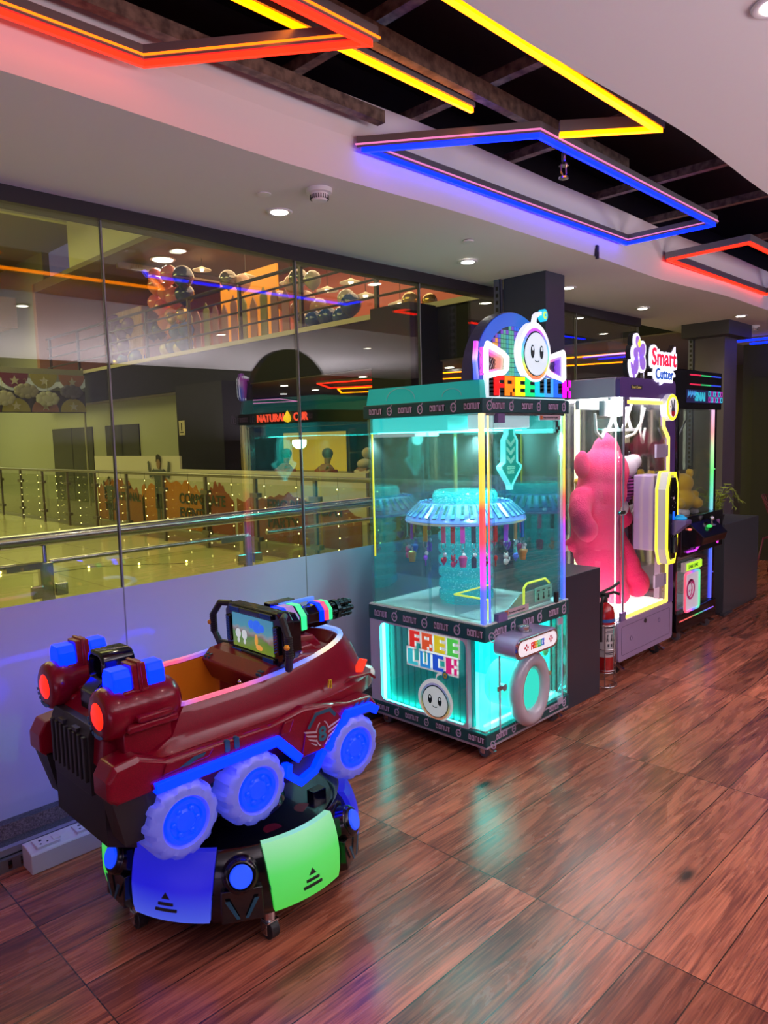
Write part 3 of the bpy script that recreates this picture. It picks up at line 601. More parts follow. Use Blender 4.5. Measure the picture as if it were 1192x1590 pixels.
for z in (.072, .078, .084, -.072, -.078, -.084):
    for k in range(9): y = .14-k*.008 if z > 0 else .14-k*.008; loc(ht, [(y, z-.002), (y+.004, z-.002), (y+.006, z+.002), (y+.002, z+.002)], -.012, -.0095); loc(ht, [(-y, z-.002), (-y-.004, z-.002), (-y-.006, z+.002), (-y-.002, z+.002)], -.012, -.0095)
for k in range(9):
    for s_ in (-1, 1): z = -.045+k*.010; loc(ht, [(s_*.158, z), (s_*.178, z+.008), (s_*.178, z+.012), (s_*.158, z+.004)], -.012, -.0095)
ht.end('stripe_decal', mat('blue_stripe', (.003, .02, .12), .4, emit=(0, .05, .35), es=.2), console)
for s_, ex in ((1, -.0), (-1, -.02)):
    q = [(.02, s_*.19, .085), (ex, s_*.24, .085), (ex-.01, s_*.285, .035), (ex-.01, s_*.285, -.03), (ex, s_*.262, -.075), (.02, s_*.19, -.075)]
    hdl = M().tube([R0 @ Vector(v) for v in q], .012, 8)
    for k in range(9): hdl.cyl(R0 @ Vector((ex-.01, s_*.285, -.032+k*.008)), R0 @ Vector((ex-.01, s_*.285, -.028+k*.008)), .0145, n=10)
    hdl = hdl.end('handle', blackm, console)
    M().ell(R0 @ Vector((ex-.022, s_*.292, .005)), .010, 14, 8).end('button', mat('yellow_button', (.8, .35, .02), .3), hdl, smooth=True)
# turret gun
M().prism([(1.56, .78), (1.57, .85), (1.62, .875), (1.74, .86), (1.80, .79)], 'y', 2.13, 2.31).prism([(1.6, .78), (1.62, .84), (1.7, .84), (1.76, .79)], 'y', 2.09, 2.35).end('gun_mount', rd, ride, bev=.006)
def octo(x, r, zc, yc=2.2): return [(x, yc+r*math.cos(math.radians(22.5+45*i)), zc+r*math.sin(math.radians(22.5+45*i))) for i in range(8)]
gun = M().rings([octo(1.53, .055, .905), octo(1.58, .068, .905), octo(1.72, .068, .91), octo(1.745, .045, .912), octo(1.78, .045, .912), octo(1.79, .05, .913), octo(1.86, .05, .915), octo(1.87, .04, .915)])
gun.box(1.62, 1.74, 2.235, 2.275, .96, .985).end
gun = gun.end('gun_body', black, ride, bev=.003)
def gband(x0, x1, m_, r=.070, zc=.91): M().rings([octo(x0, r, zc)[0:5]+octo(x0, r-.01, zc)[0:5][::-1], octo(x1, r, zc)[0:5]+octo(x1, r-.01, zc)[0:5][::-1]]).rings([octo(x0, r, zc)[3:5]+octo(x0, r-.01, zc)[3:5][::-1], octo(x1, r, zc)[3:5]+octo(x1, r-.01, zc)[3:5][::-1]]).end('gun_light', m_, gun)
lav = mat('lavender_light', (.2, .12, .3), .3, emit=(.35, .2, .5), es=.8); mint = mat('mint_light', (.1, .6, .3), .3, emit=(.05, .8, .3), es=.9); rosy = mat('rose_light', (.6, .1, .2), .3, emit=(.8, .08, .2), es=.8)
gband(1.61, 1.64, ledb); gband(1.645, 1.68, lav); gband(1.69, 1.715, mint); gband(1.795, 1.815, ledb, .053, .914); gband(1.82, 1.84, rosy, .053, .914); gband(1.843, 1.858, mint, .053, .914)
M().rbox(1.66, 1.83, 2.225, 2.24, .965, .98, .003).end('gun_light', mat('sky_light', (.1, .2, .5), .3, emit=(.05, .22, .8), es=.8), gun)
bt = mat('dark_teal_metal', (.03, .07, .08), .25, .8)
for k in range(6):
    a = 2*PI*k/6; p = (2.2+.026*math.cos(a), .915+.026*math.sin(a)); b_ = M().cyl((1.86, *p), (1.985, *p), .0105, n=12)
    for j in range(5): b_.cyl((1.88+j*.022, *p), (1.888+j*.022, *p), .0125, n=12)
    b_.end('gun_barrel', bt, gun, smooth='auto')
M().cyl((1.85, 2.2, .915), (1.975, 2.2, .915), .018).cyl((1.90, 2.2, .915), (1.915, 2.2, .915), .040, n=24).end('barrel_core', bt, gun)
# nose details
nl = M().ell((1.985, 2.10, .655), (.035, .035, .03), 16, 10).end('nose_lamp', mat('pearl_lamp', (.6, .6, .6), .15, emit=(.35, .5, .45), es=.35, coat=1), ride, smooth=True)
M().prism([(1.86, .70), (1.90, .745), (1.93, .735), (1.90, .69)], 'y', 2.03, 2.05).end('side_lamp', mat('red_side_lamp', (.7, .03, .02), .2, emit=(.9, .05, .02), es=.8), ride, bev=.004)
M().band([(1.70, .665), (1.80, .70), (1.90, .695), (1.93, .67)], .008, 'y', 1.99, 2.005).end('trim_moulding', rd, ride, bev=.002)
M().band([(1.66, .71), (1.665, .735), (1.675, .735), (1.672, .705)], .003, 'y', 1.955, 1.962).end('emblem_mark', mat('yellow_decal', (.7, .5, .02), .4), ride)
def swoosh(pts, y0, y1, m_=teald): M().prism(pts, 'y', y0, y1).end('side_decal', m_, ride)
point('ride_glow', (1.38, 2.22, .40), 2.0, (.02, .1, 1), .05)
# ================= teal claw machine =================
X0, X1, Y0, Y1 = 2.765, 3.522, 2.09, 2.885
m1 = thing('claw_machine', ((X0+X1)/2, (Y0+Y1)/2, 0), 'teal glass claw machine with rainbow sign and hanging key rings', 'claw machine')
tealb = mat('teal_band', (.008, .075, .085), .35); cyanp = mat('cyan_board', (.02, .55, .5), .35)
cyl_ = mat('cyan_light', (.1, .8, .75), .4, emit=(.12, 1.25, 1.1), es=7.0); cyls = mat('cyan_tube', (.1, .8, .75), .4, emit=(.10, 1.3, 1.15), es=9)
acr = glass('clear_acrylic', (.92, .985, .985), 1.6, base=.02, haze=.012); acr2 = glass('acrylic_post', (.80, .95, .95), 2.2, base=.04)
mauve = mat('mauve_print', (.62, .48, .70), .4); dk = mat('dark_outline', (.004, .02, .025), .4)
for cx, cy in ((X0+.07, Y0+.06), (X1-.07, Y0+.06), (X0+.07, Y1-.06), (X1-.07, Y1-.06)):
    c = caster((cx, cy), m1, .034, mat('grey_tyre', (.12, .11, .13), .4)); M().prism([(cy-.02, .05), (cy-.06, .03), (cy-.062, .04), (cy-.02, .066)], 'x', cx-.012, cx+.012).end('brake_tab', chrome, c)
M().rbox(X0, X1, Y0, Y1, .068, .082, .003).end('base_plate', mat('pale_mauve_trim', (.4, .33, .4), .4), m1)
bandp = {}
def donut_band(z0, z1, nm):
    b_ = M().rbox(X0-.004, X1+.004, Y0-.004, Y1+.004, z0, z1, .004).end(nm, tealb, m1)
    h = (z1-z0); zz = z0+h*.28; hh = h*.42
    wd = M(); bg = M()
    # left side (plane x = X0): reads from the back to the front; front side (plane y = Y0)
    for ox, oy, ux, un, L, per in ((X0-.004, Y1-.015, (0, -1, 0), (-1, 0, 0), Y1-Y0, .215), (X0+.03, Y0-.004, (1, 0, 0), (0, -1, 0), X1-X0, .24)):
        k = 0; U = Vector(ux); Nn = Vector(un); t = .03 if ux[0] == 0 else .045
        while t+.11 < L:
            p = Vector((ox, oy, zz))+U*t
            block_word(bg, 'DONUT', p+Vector((0, 0, 0)), U, (0, 0, 1), Nn, .098, hh, .0008, .2, .0035)
            block_word(wd, 'DONUT', p+Nn*.0008, U, (0, 0, 1), Nn, .098, hh, .0012)
            c = p+U*.150+Vector((0, 0, hh*.45))
            # small round astronaut-head emblem: ring, two eyes, antenna
            def P(u, v): return c+U*u+Vector((0, 0, v))
            n = 18; ro, ri = h*.30, h*.22
            wd.rings([[P(r*math.cos(a)*.85, r*math.sin(a)*1.1)+Nn*d for r, d in ((ro, 0), (ro, .002), (ri, .002), (ri, 0))] for a in [2*PI*i/n for i in range(n)]], closed=True)
            for s_ in (-1, 1): wd.rings([[P(s_*h*.08-.0014, -h*.06)+Nn*d, P(s_*h*.08+.0014, -h*.06)+Nn*d, P(s_*h*.08+.0014, h*.06)+Nn*d, P(s_*h*.08-.0014, h*.06)+Nn*d] for d in (0, .002)])
            wd.rings([[P(h*.12, h*.3)+Nn*d, P(h*.18, h*.3)+Nn*d, P(h*.26, h*.46)+Nn*d, P(h*.20, h*.46)+Nn*d] for d in (0, .002)])
            t += per
    bg.end('lettering_outline', dk, b_); wd.end('lettering', mauve, b_)
    return b_
donut_band(.082, .145, 'base_band'); donut_band(.604, .683, 'counter_band'); donut_band(1.702, 1.772, 'top_band')
# cabinet (lower): white rounded frames, corrugated teal board set back, clear front
M().rbox(X0+.02, X1-.02, Y0+.02, Y1-.02, .140, .150, .002).end('cabinet_floor', whitep, m1)
bdm = mat('corrugated_board', (.02, .75, .66), .4)
brd = M()
for k in range(16):
    y = Y0+.10+k*.044
    brd.rings([[(X0+.035+d, y+.002, z), (X0+.045, y+.002, z), (X0+.045, y+.042, z), (X0+.035+d, y+.042, z), (X0+.029+d, y+.036, z), (X0+.029+d, y+.008, z)] for d, z in ((0, .15), (0, .60))])
brd.box(X0+.045, X0+.05, Y0+.10, Y1-.03, .15, .60); brd = brd.end('side_board', bdm, m1)
bk = M().box(X0+.05, X1-.02, Y1-.04, Y1-.03, .15, .60)
for k in range(14): x = X0+.07+k*.048; bk.box(x, x+.04, Y1-.046, Y1-.04, .15, .60)
bk.end('back_board', bdm, m1); M().box(X1-.03, X1-.02, Y0+.1, Y1-.04, .15, .60).end('side_board', bdm, m1)
# white rounded frame on the left face
out = rrect(Y0+.11, Y1, .145, .606, .004, 3); inn = rrect(Y0+.12, Y1-.075, .157, .593, .035, 3)
M().rings([[(x, y, z) for x, (y, z) in zip([a]*len(q), q)] for a, q in ((X0, out), (X0, inn), (X0+.028, inn), (X0+.028, out))], closed=True).end('side_frame', mat('white_panel', (.62, .55, .68), .35), m1)
M().box(X0+.003, X0+.007, Y0+.115, Y1-.07, .15, .60).end('side_cover', acr, m1)
for (x0, x1, y0, y1, z0, z1) in ((X0+.008, X0+.020, Y1-.10, Y1-.086, .16, .59), (X0+.008, X0+.02, Y0+.12, Y1-.09, .150, .158)): M().box(x0, x1, y0, y1, z0, z1).end('light_tube', cyls, m1)
M().box(X0+.07, X1-.05, Y0+.06, Y0+.07, .150, .158).end('light_tube', cyls, m1); M().box(X0+.10, X1-.06, Y0+.10, Y1-.06, .596, .602).end('light_panel', cyl_, m1)
# clear corner posts and front door
for x0 in (X0, X1-.045):
    M().rbox(x0, x0+.045, Y0, Y0+.045, .146, .604, .01).end('corner_post', acr2, m1, smooth='auto')
M().box(X0+.11, X1-.07, Y0+.004, Y0+.010, .155, .596).end('prize_door', acr, m1)
dfr = M().band([(X0+.11, .590), (X0+.11, .128), (X1-.07, .128), (X1-.07, .59)], .008, 'y', Y0-.006, Y0+.0); dfr.box(X1-.12, X1-.07, Y0-.010, Y0, .565, .60).box(X1-.12, X1-.07, Y0-.010, Y0, .118, .155); dfr.end('door_frame', mat('lilac_plastic', (.48, .42, .58), .35), m1)
for x in (X1-.135, X1-.03): M().box(x, x+.006, Y0+.0, Y0+.02, .15, .60).end('door_hinge', acr2, m1)
lk = M().cyl((X0+.13, Y0-.02, .355), (X0+.13, Y0+.004, .355), .018).box(X0+.09, X0+.13, Y0-.008, Y0-.002, .342, .366).end('door_lock', chrome, m1)
rn = M().torus((3.085, 2.055, .305), .145, .042, 'y', 44, 16, .83, 1.05).end('prize_ring', mat('glossy_lilac_ring', (.55, .52, .60), .15, coat=1), m1, smooth=True)
M().lathe([(.115, -.01), (.12, .18), (.12, .19), (.10, .19), (.10, -.01)], (3.085, 2.06, .305), 32, 'y').end('prize_tube', mat('cyan_tube_wall', (.2, .75, .7), .3, emit=(.1, .7, .6), es=.35), m1, smooth='auto')
for k, (x, z, c) in enumerate(((3.40, .42, (.2, .7, .2)), (3.41, .25, (.8, .2, .05)))):
    M().ell((x, 2.16, z), (.03, .012, .04)).ell((x+.01, 2.15, z+.03), (.02, .01, .015)).end('badge', mat('badge_%s' % ('green' if k == 0 else 'orange'), c, .4), m1, smooth=True)
# joystick console
jc = M(); J = rrect(2.815, 3.285, .515, .610, .045, 6)
jb = M().rings([[(x, y, z) for x, z in [(a, b_) for a, b_ in rrect(2.83, 3.20, .520+dz, .625+dz, .045, 6)]] for y, dz in ((2.09, -.0), (2.0, -.0), (1.965, .0))]).end('joystick_box', mat('lilac_gloss', (.42, .38, .62), .2, coat=1), m1, smooth='auto')
M().prism(rrect(2.845, 3.185, .535, .61, .036, 6), 'y', 1.958, 1.966).end('name_plate', mat('lit_white_plate', (.8, .8, .8), .3, emit=(.75, .72, .8), es=.7), jb)
M().rings([[(x, y, z) for x, z in rrect(2.836+d, 3.194-d, .527+d, .618-d, .04, 6)] for y, d in ((1.968, -.003), (1.955, 0), (1.955, .008), (1.968, .008))], closed=True).end('chrome_rim', chrome, jb, smooth='auto')
rb = [(1, .02, .02), (1, .3, .0), (.9, .8, 0), (.05, .8, .2), (.02, .5, .9), (.05, .15, .9)]
for k, ch in enumerate('FREELUCK'):
    c = rb[min(5, int(k*6/8))]; g = M(); glyph(g, ch, (2.955+k*.0145, 1.957, .555), (1, 0, 0), (0, 0, 1), (0, -1, 0), .003, .007, .002); g.end('lettering', mat('letter_%d' % min(5, int(k*6/8)), c, .4), jb)
g = M()
for x in (2.90, 3.115):
    for i, (a, b_) in enumerate(((0, 0), (.012, .012), (.024, 0), (.012, -.012))): g.box(x+a, x+a+.009, 1.9555, 1.958, .568+b_, .578+b_)
g.end('pixel_mark', mat('pixel_red', (.6, .02, .05), .4), jb)
M().cyl((3.0, 2.03, .622), (3.0, 2.03, .632), .04).cyl((3.0, 2.03, .632), (3.0, 2.03, .650), .03).ell((3.0, 2.03, .652), (.03, .03, .008)).end('button', chrome, jb, smooth='auto')
M().tube([(3.12, 2.08, .53), (3.12, 2.05, .49), (3.10, 2.06, .45)], .03, 12).end('console_neck', MATS['lilac_gloss'], m1, smooth='auto')
# FREE LUCK lettering and mascot emblem on the left board
fx = X0+.002
lcols = {'F': (.9, .03, .02), 'R': (.9, .12, .03), 'E1': (.85, .75, .02), 'E2': (.1, .8, .1), 'L': (.05, .7, .8), 'U': (.03, .35, .9), 'C': (.02, .12, .85), 'K': (.85, .02, .25)}
wp = mat('white_sticker', (.8, .8, .8), .35, emit=(.6, .7, .7), es=.35)
def sticker_word(s, y, z, w, h, keys):
    bgm = M(); block_word(bgm, s, (fx, y, z), (0, -1, 0), (0, 0, 1), (-1, 0, 0), w, h, .002, .25, .010); o = bgm.end('sticker_backing', wp, m1)
    cw = w/(len(s)*5)
    for i, (ch, k) in enumerate(zip(s, keys)):
        g = M(); glyph(g, ch, (fx-.002, y-i*cw*5, z), (0, -1, 0), (0, 0, 1), (-1, 0, 0), cw, h/5, .0025); g.end('letter', mat('sticker_'+k.lower(), lcols[k], .35, emit=lcols[k], es=.4), o)
sticker_word('FREE', 2.585, .500, .345, .088, ['F', 'R', 'E1', 'E2']); sticker_word('LUCK', 2.60, .405, .350, .082, ['L', 'U', 'C', 'K'])
ring_m = ramp_emit('rainbow_sticker', 'z', .16, .37, [(0, (.9, .3, .1)), (.2, (.8, .7, .1)), (.45, (.1, .6, .6)), (.7, (.2, .3, .8)), (1, (.7, .5, .8))], .35)
def head(cx, cz, w, h, plane, sgn, d, par, mats, rim=None):
    """egg-shaped helmet with a face: plane 'x' faces -x, plane 'y' faces -y. cx runs along the plane"""
    pt = (lambda u, v, q: (plane_c[0]-q, cx-u, cz+v)) if plane == 'x' else (lambda u, v, q: (cx+u, plane_c[1]-q, cz+v))
    def egg(k, n=40, dx=0, dz=0): 
        r = []
        for i in range(n):
            t = 2*PI*i/n; s_ = math.sin(t); ww = w/2*(1-.13*max(0, s_)**1.5); r.append((ww*math.cos(t)*k+dx, h/2*s_*k+dz))
        return r
    def slab(P, q0, q1, nm, m_, pr): return M().rings([[pt(u, v, q0) for u, v in P], [pt(u, v, q1) for u, v in P]]).end(nm, m_, pr)
    hd_ = slab(egg(1), 0, d, 'helmet', mats['white'], par)
    slab(egg(.86, dz=-.03*h), d, d+.3*mats['st'], 'rainbow_ring', mats['ring'], hd_)
    slab(egg(.76, dz=-.03*h), d+.3*mats['st'], d+.4*mats['st'], 'dark_ring', dk, hd_)
    f_ = slab(egg(.71, dz=-.035*h), d+.4*mats['st'], d+.8*mats['st'], 'face', mats['face'], hd_)
    for s_ in (-1, 1):
        e_ = slab([(s_*w*.14+w*.055*math.cos(t), h*.0+h*.11*math.sin(t)) for t in [2*PI*i/20 for i in range(20)]], d+.8*mats['st'], d+1.0*mats['st'], 'eye', dk, f_)
        slab([(s_*w*.14+w*.025*math.cos(t), h*.05+h*.035*math.sin(t)) for t in [2*PI*i/12 for i in range(12)]], d+1.0*mats['st'], d+1.1*mats['st'], 'eye_glint', mats['face'], e_)
    mm = M(); P = arc(0, -h*.13, w*.07, h*.035, 200, 340, 8)
    mm.rings([[pt(u, v-.0022, q) for q in (d+.8*mats['st'], d+.95*mats['st'])]+[pt(u, v+.0022, q) for q in (d+.95*mats['st'], d+.8*mats['st'])] for u, v in P]); mm.end('smile', dk, f_)
    # antenna with a round tip
    A = [(w*.02, h*.47), (w*.06, h*.60), (w*.16, h*.66), (w*.26, h*.66)]
    mm = M(); rg = []
    for u, v in A: rg.append([pt(u, v-.03*h, 0), pt(u, v-.03*h, d), pt(u, v+.03*h, d), pt(u, v+.03*h, 0)])
    mm.rings(rg); mm.end('antenna', mats['white'], hd_)
    c = (w*.30, h*.64); 
    for k, (r, m_) in enumerate(((.105*h, mats['tip']), (.065*h, mats['tip2']), (.028*h, mats['tip']))): slab([(c[0]+r*.85*math.cos(t), c[1]+r*math.sin(t)) for t in [2*PI*i/24 for i in range(24)]], d*.2+k*.2*mats['st'], d+(k+1)*.2*mats['st'], 'antenna_tip', m_, hd_)
    return hd_
plane_c = (fx, 0)
head(2.415, .245, .235, .225, 'x', -1, .003, m1, dict(white=wp, ring=ring_m, face=mat('face_print', (.75, .8, .8), .4, emit=(.6, .75, .75), es=.35), tip=mat('tip_blue', (.02, .3, .5), .4), tip2=mat('tip_yellow', (.7, .6, .05), .4), st=.003))
# glass chamber
M().box(X0, X1, Y0, Y1, .683, .690).end('counter', mat('white_counter', (.80, .84, .84), .35, coat=.3), m1)
M().box(X0+.02, X0+.026, Y0+.04, Y1-.01, .69, 1.702).end('side_glass', acr, m1); M().box(X1-.026, X1-.02, Y0+.04, Y1-.01, .69, 1.702).end('side_glass', glass('tinted_side_glass', (.55, .88, .88), 2.2, base=.18, haze=.02), m1)
M().box(X0+.03, X1-.03, Y1-.018, Y1-.012, .69, 1.702).end('back_glass', glass('tinted_mirror_glass', (.45, .80, .82), 2.2, base=.22, haze=.02), m1)
M().box(X0+.10, X1-.05, Y0+.01, Y0+.016, .69, 1.70).end('front_glass', acr, m1)
for x0 in (X0+.075, X1-.06, ): M().rbox(x0, x0+.022, Y0+.006, Y0+.03, .69, 1.70, .004).end('glass_stile', acr2, m1, smooth='auto')
M().rbox(X0+.012, X0+.022, Y1-.03, Y1-.01, .69, 1.70, .003).end('glass_stile', acr2, m1); M().rbox(X0+.02, X0+.03, Y0+.36, Y0+.372, .69, 1.62, .002).end('glass_stile', acr2, m1)
led = ramp_emit('rainbow_led', 'z', .69, 1.70, [(0, (.01, .10, 1)), (.16, (.01, .09, 1)), (.21, (.85, .01, .9)), (.33, (.8, .01, .6)), (.39, (1, .02, .05)), (.55, (1, .03, .0)), (.60, (1, .55, 0)), (.78, (1, .68, .02)), (.9, (1, .75, .3)), (1, (1, .8, .4))], 1.25)
M().rbox(X0+.008, X0+.032, Y0+.012, Y0+.034, .69, 1.702, .004).end('led_strip', led, m1); M().rbox(X0+.055, X0+.064, Y0+.01, Y0+.018, .69, 1.70, .002).end('led_strip', led, m1)
led2 = ramp_emit('rainbow_led_right', 'z', .69, 1.70, [(0, (.01, .10, 1)), (.17, (.01, .09, 1)), (.24, (.25, .02, .9)), (.40, (.45, .01, .85)), (.46, (.9, .02, .2)), (.56, (1, .04, .0)), (.62, (1, .5, 0)), (.78, (1, .75, .02)), (.88, (.7, .8, .1)), (1, (.6, .85, .2))], 1.25)
M().rbox(X1-.030, X1-.006, Y0+.012, Y0+.034, .69, 1.702, .004).end('led_strip', led2, m1)
M().rbox(X1-.012, X1-.004, Y1-.03, Y1-.01, .69, 1.70, .002).end('led_strip', led2, m1); M().rbox(X0+.022, X0+.03, Y1-.035, Y1-.027, .95, 1.62, .002).end('led_strip', mat('yellow_led', (.6, .5, .05), .4, emit=(.85, .75, .03), es=.9), m1)
# chamber ceiling: hanging light box
M().rbox(X0+.03, X1-.03, Y0+.24, Y1-.03, 1.625, 1.70, .006).end('light_box', mat('lit_cyan_box', (.1, .6, .55), .35, emit=(.02, .62, .60), es=1.0), m1)
M().box(X0+.05, X1-.05, Y0+.26, Y1-.05, 1.618, 1.625).end('light_panel', cyl_, m1)
M().rbox(X0+.03, X0+.22, Y1-.34, Y1-.04, 1.600, 1.62, .003).end('white_housing', mat('pale_box', (.7, .85, .85), .4, emit=(.3, .5, .5), es=.5), m1)
M().rbox(2.93, 3.20, Y0+.03, Y0+.22, 1.63, 1.70, .004).end('sign_housing', mat('lit_white_box', (.7, .8, .85), .4, emit=(.45, .6, .65), es=.8), m1)
M().box(X0+.03, X1-.03, Y0+.005, Y0+.03, 1.69, 1.702).end('head_rail', chrome, m1)
M().box(2.88, 2.935, Y0-.006, Y0+.02, 1.655, 1.70).end('hinge_block', mat('violet_plastic', (.2, .14, .36), .4), m1)
M().box(2.865, 2.94, Y0-.008, Y0+.02, .685, .725).end('hinge_block', MATS['violet_plastic'], m1)
st_ = M().box(3.24, 3.44, Y0-.004, Y0+.004, 1.668, 1.694).end('notice_sticker', mat('notice_white', (.6, .5, .55), .4), m1); M().box(3.245, 3.265, Y0-.006, Y0-.004, 1.672, 1.690).end('sticker_icon', mat('notice_orange', (.7, .2, .03), .4), st_); text('notice_text', 'Please do not lean on glass', .013, (3.272, Y0-.0045, 1.677), (1, 0, 0), (0, 0, 1), dk, st_, .0005)
st_ = M().rings([[(2.93, Y0+.006, .70), (3.14, Y0+.006, .70), (3.14, Y0+.006, .732), (2.93, Y0+.006, .732)], [(2.93, Y0+.002, .70), (3.14, Y0+.002, .70), (3.14, Y0+.002, .732), (2.93, Y0+.002, .732)]]).end('notice_sticker', MATS['notice_white'], m1); text('notice_text', 'Please do not lean on glass', .013, (2.965, Y0+.0015, .71), (1, 0, 0), (0, 0, 1), dk, st_, .0005); M().box(2.933, 2.957, Y0, Y0+.002, .704, .728).end('sticker_icon', MATS['notice_orange'], st_)
M().rbox(3.385, 3.41, Y0-.012, Y0+.01, 1.60, 1.665, .006).cyl((3.397, Y0-.02, 1.625), (3.397, Y0-.008, 1.625), .010).end('door_latch', blackm, m1); M().rbox(3.385, 3.41, Y0-.012, Y0+.01, .69, .75, .006).end('door_latch', blackm, m1)
# hanging arrow sign
ar = [(3.045, 1.625), (3.045, 1.60), (3.02, 1.57), (3.02, 1.46), (2.985, 1.44), (2.99, 1.425), (3.062, 1.345), (3.066, 1.325), (3.078, 1.325), (3.082, 1.345), (3.155, 1.425), (3.16, 1.44), (3.125, 1.46), (3.125, 1.57), (3.10, 1.60), (3.10, 1.625)]
a_ = M().prism(ar, 'y', 2.150, 2.165).end('arrow_sign', mat('teal_sign', (.02, .45, .36), .35, emit=(.0, .32, .25), es=.6), m1)
M().band(ar[:-1]+[ar[-1]], .007, 'y', 2.143, 2.172).end('arrow_edge', mat('arrow_edge_light', (.2, .8, .8), .3, emit=(.15, .85, .85), es=1.0), a_)
ch_ = M()
for k in range(3): z = 1.58-k*.042; ch_.prism([(3.040, z), (3.072, z-.026), (3.105, z), (3.105, z-.018), (3.072, z-.044), (3.040, z-.018)], 'y', 2.146, 2.150)
ch_.end('chevron', mat('mint_chevron', (.3, .85, .7), .4, emit=(.2, .7, .55), es=.6), a_)
text('sign_text', 'GOOD\nLUCK', .022, (3.073, 2.1475, 1.425), (1, 0, 0), (0, 0, 1), MATS['mint_chevron'], a_, .001, 'CENTER', .001)
# chute box with yellow-green fluorescent edges
chm = mat('fluorescent_edge', (.6, .8, .1), .3, emit=(.75, .8, .06), es=.8)
M().box(2.83, 2.835, 2.115, 2.33, .69, .80).box(2.835, 3.14, 2.33, 2.335, .69, .80).end('chute_wall', acr, m1)
M().tube([(2.832, 2.12, .70), (2.832, 2.12, .80), (2.832, 2.33, .80), (3.14, 2.333, .80)], .004, 6).tube([(3.13, 2.115, .70), (3.13, 2.115, .81), (3.16, 2.115, .83), (3.33, 2.115, .83), (3.37, 2.115, .80)], .006, 6).end('chute_edge', chm, m1)
M().prism([(2.98, .69), (3.14, .775), (3.42, .775), (3.42, .69)], 'y', 2.14, 2.148).end('chute_front', mat('pale_teal_board', (.42, .62, .6), .35), m1)
ic = M().box(3.26, 3.42, 2.128, 2.134, .71, .785).end('instruction_plate', mat('plate_mint', (.25, .6, .5), .35, emit=(.1, .4, .3), es=.3), m1)
g = M()
for x in (3.285, 3.335, 3.385): g.box(x-.012, x+.012, 2.126, 2.128, .765, .770).box(x-.003, x+.003, 2.126, 2.128, .725, .755).cyl((x, 2.126, .725), (x, 2.128, .725), .008, n=10)
g.end('instruction_icon', dk, ic)
# top box and sign
tb_ = M().rings([[(X0+.01, Y0+.02, 1.772), (X1-.01, Y0+.02, 1.772), (X1-.01, Y1-.01, 1.772), (X0+.01, Y1-.01, 1.772)], [(X0+.02, Y0+.03, 1.858), (X1-.02, Y0+.03, 1.858), (X1-.02, Y1-.02, 1.858), (X0+.02, Y1-.02, 1.858)]]).end('top_box', mat('lit_teal_box', (.02, .40, .36), .35, emit=(.0, .28, .25), es=.55), m1)
for yc_, r in ((2.62, .10), (2.28, .06)): M().tube([(X0+.008, yc_+r*math.cos(t), 1.79+r*.6*math.sin(t)) for t in [PI*i/14 for i in range(15)]], .002, 5).end('print_line', mat('pale_line', (.3, .65, .65), .4), tb_)
P = arc(3.115, 1.86, .335, .345, 0, 180, 40)
ab = M().prism(P, 'y', 2.16, 2.225).end('sign_arch', mat('arch_shell', (.05, .05, .12), .3), m1)
abm = ramp_emit('arch_light', 'x', -.33, .33, [(0, (.05, .06, .65)), (.12, (.02, .12, .75)), (.4, (.02, .12, .7)), (.6, (.01, .15, .6)), (1, (.02, .25, .8))], .8, (.02, .03, .15))
M().rings([[(x, y, z) for x, z in arc(3.115, 1.86, r1, r2, 0, 180, 40)] for y, r1, r2 in ((2.158, .33, .34), (2.152, .33, .34), (2.152, .265, .275), (2.158, .265, .275))], False, False, closed=True).end('arch_border', abm, ab)
# pixel wall (little lit squares)
pw = M().prism(arc(3.115, 1.86, .265, .275, 0, 180, 36), 'y', 2.156, 2.16).end('pixel_wall', mat('pixel_backing', (.01, .03, .06), .4), ab)
pcol = {'blue': (.02, .13, .65), 'violet': (.18, .06, .5), 'red': (.75, .03, .12), 'orange': (.8, .35, .04), 'green': (.08, .40, .22), 'teal': (.04, .30, .36), 'olive': (.35, .45, .08)}
cells = {k: M() for k in pcol}; S = .0225
top = {0: 3, 1: 4, 2: 5, 3: 4, 4: 7, 5: 8, 6: 6, 7: 9, 8: 10, 9: 9, 10: 11, 11: 10}
for i in range(24):
    for j in range(13):
        x = 3.115-.27+i*S; z = 1.865+j*S
        if ((x+S/2-3.115)/.258)**2+((z+S/2-1.86)/.268)**2 > 1: continue
        tp = top.get(i, 8)
        k = 'blue' if j > tp+2 else 'violet' if j > tp else (['violet', 'violet', 'violet', 'red', 'orange', 'orange', 'olive', 'green', 'green', 'teal', 'green', 'green'][i] if i < 12 else 'teal')
        if i < 3 and j < 4: k = 'violet'
        cells[k].box(x+.0015, x+S-.0015, 2.153, 2.156, z+.0015, z+S-.0015)
for k, mb in cells.items(): mb.end('pixel_row', mat('pixel_'+k, pcol[k], .4, emit=pcol[k], es=.42), pw)
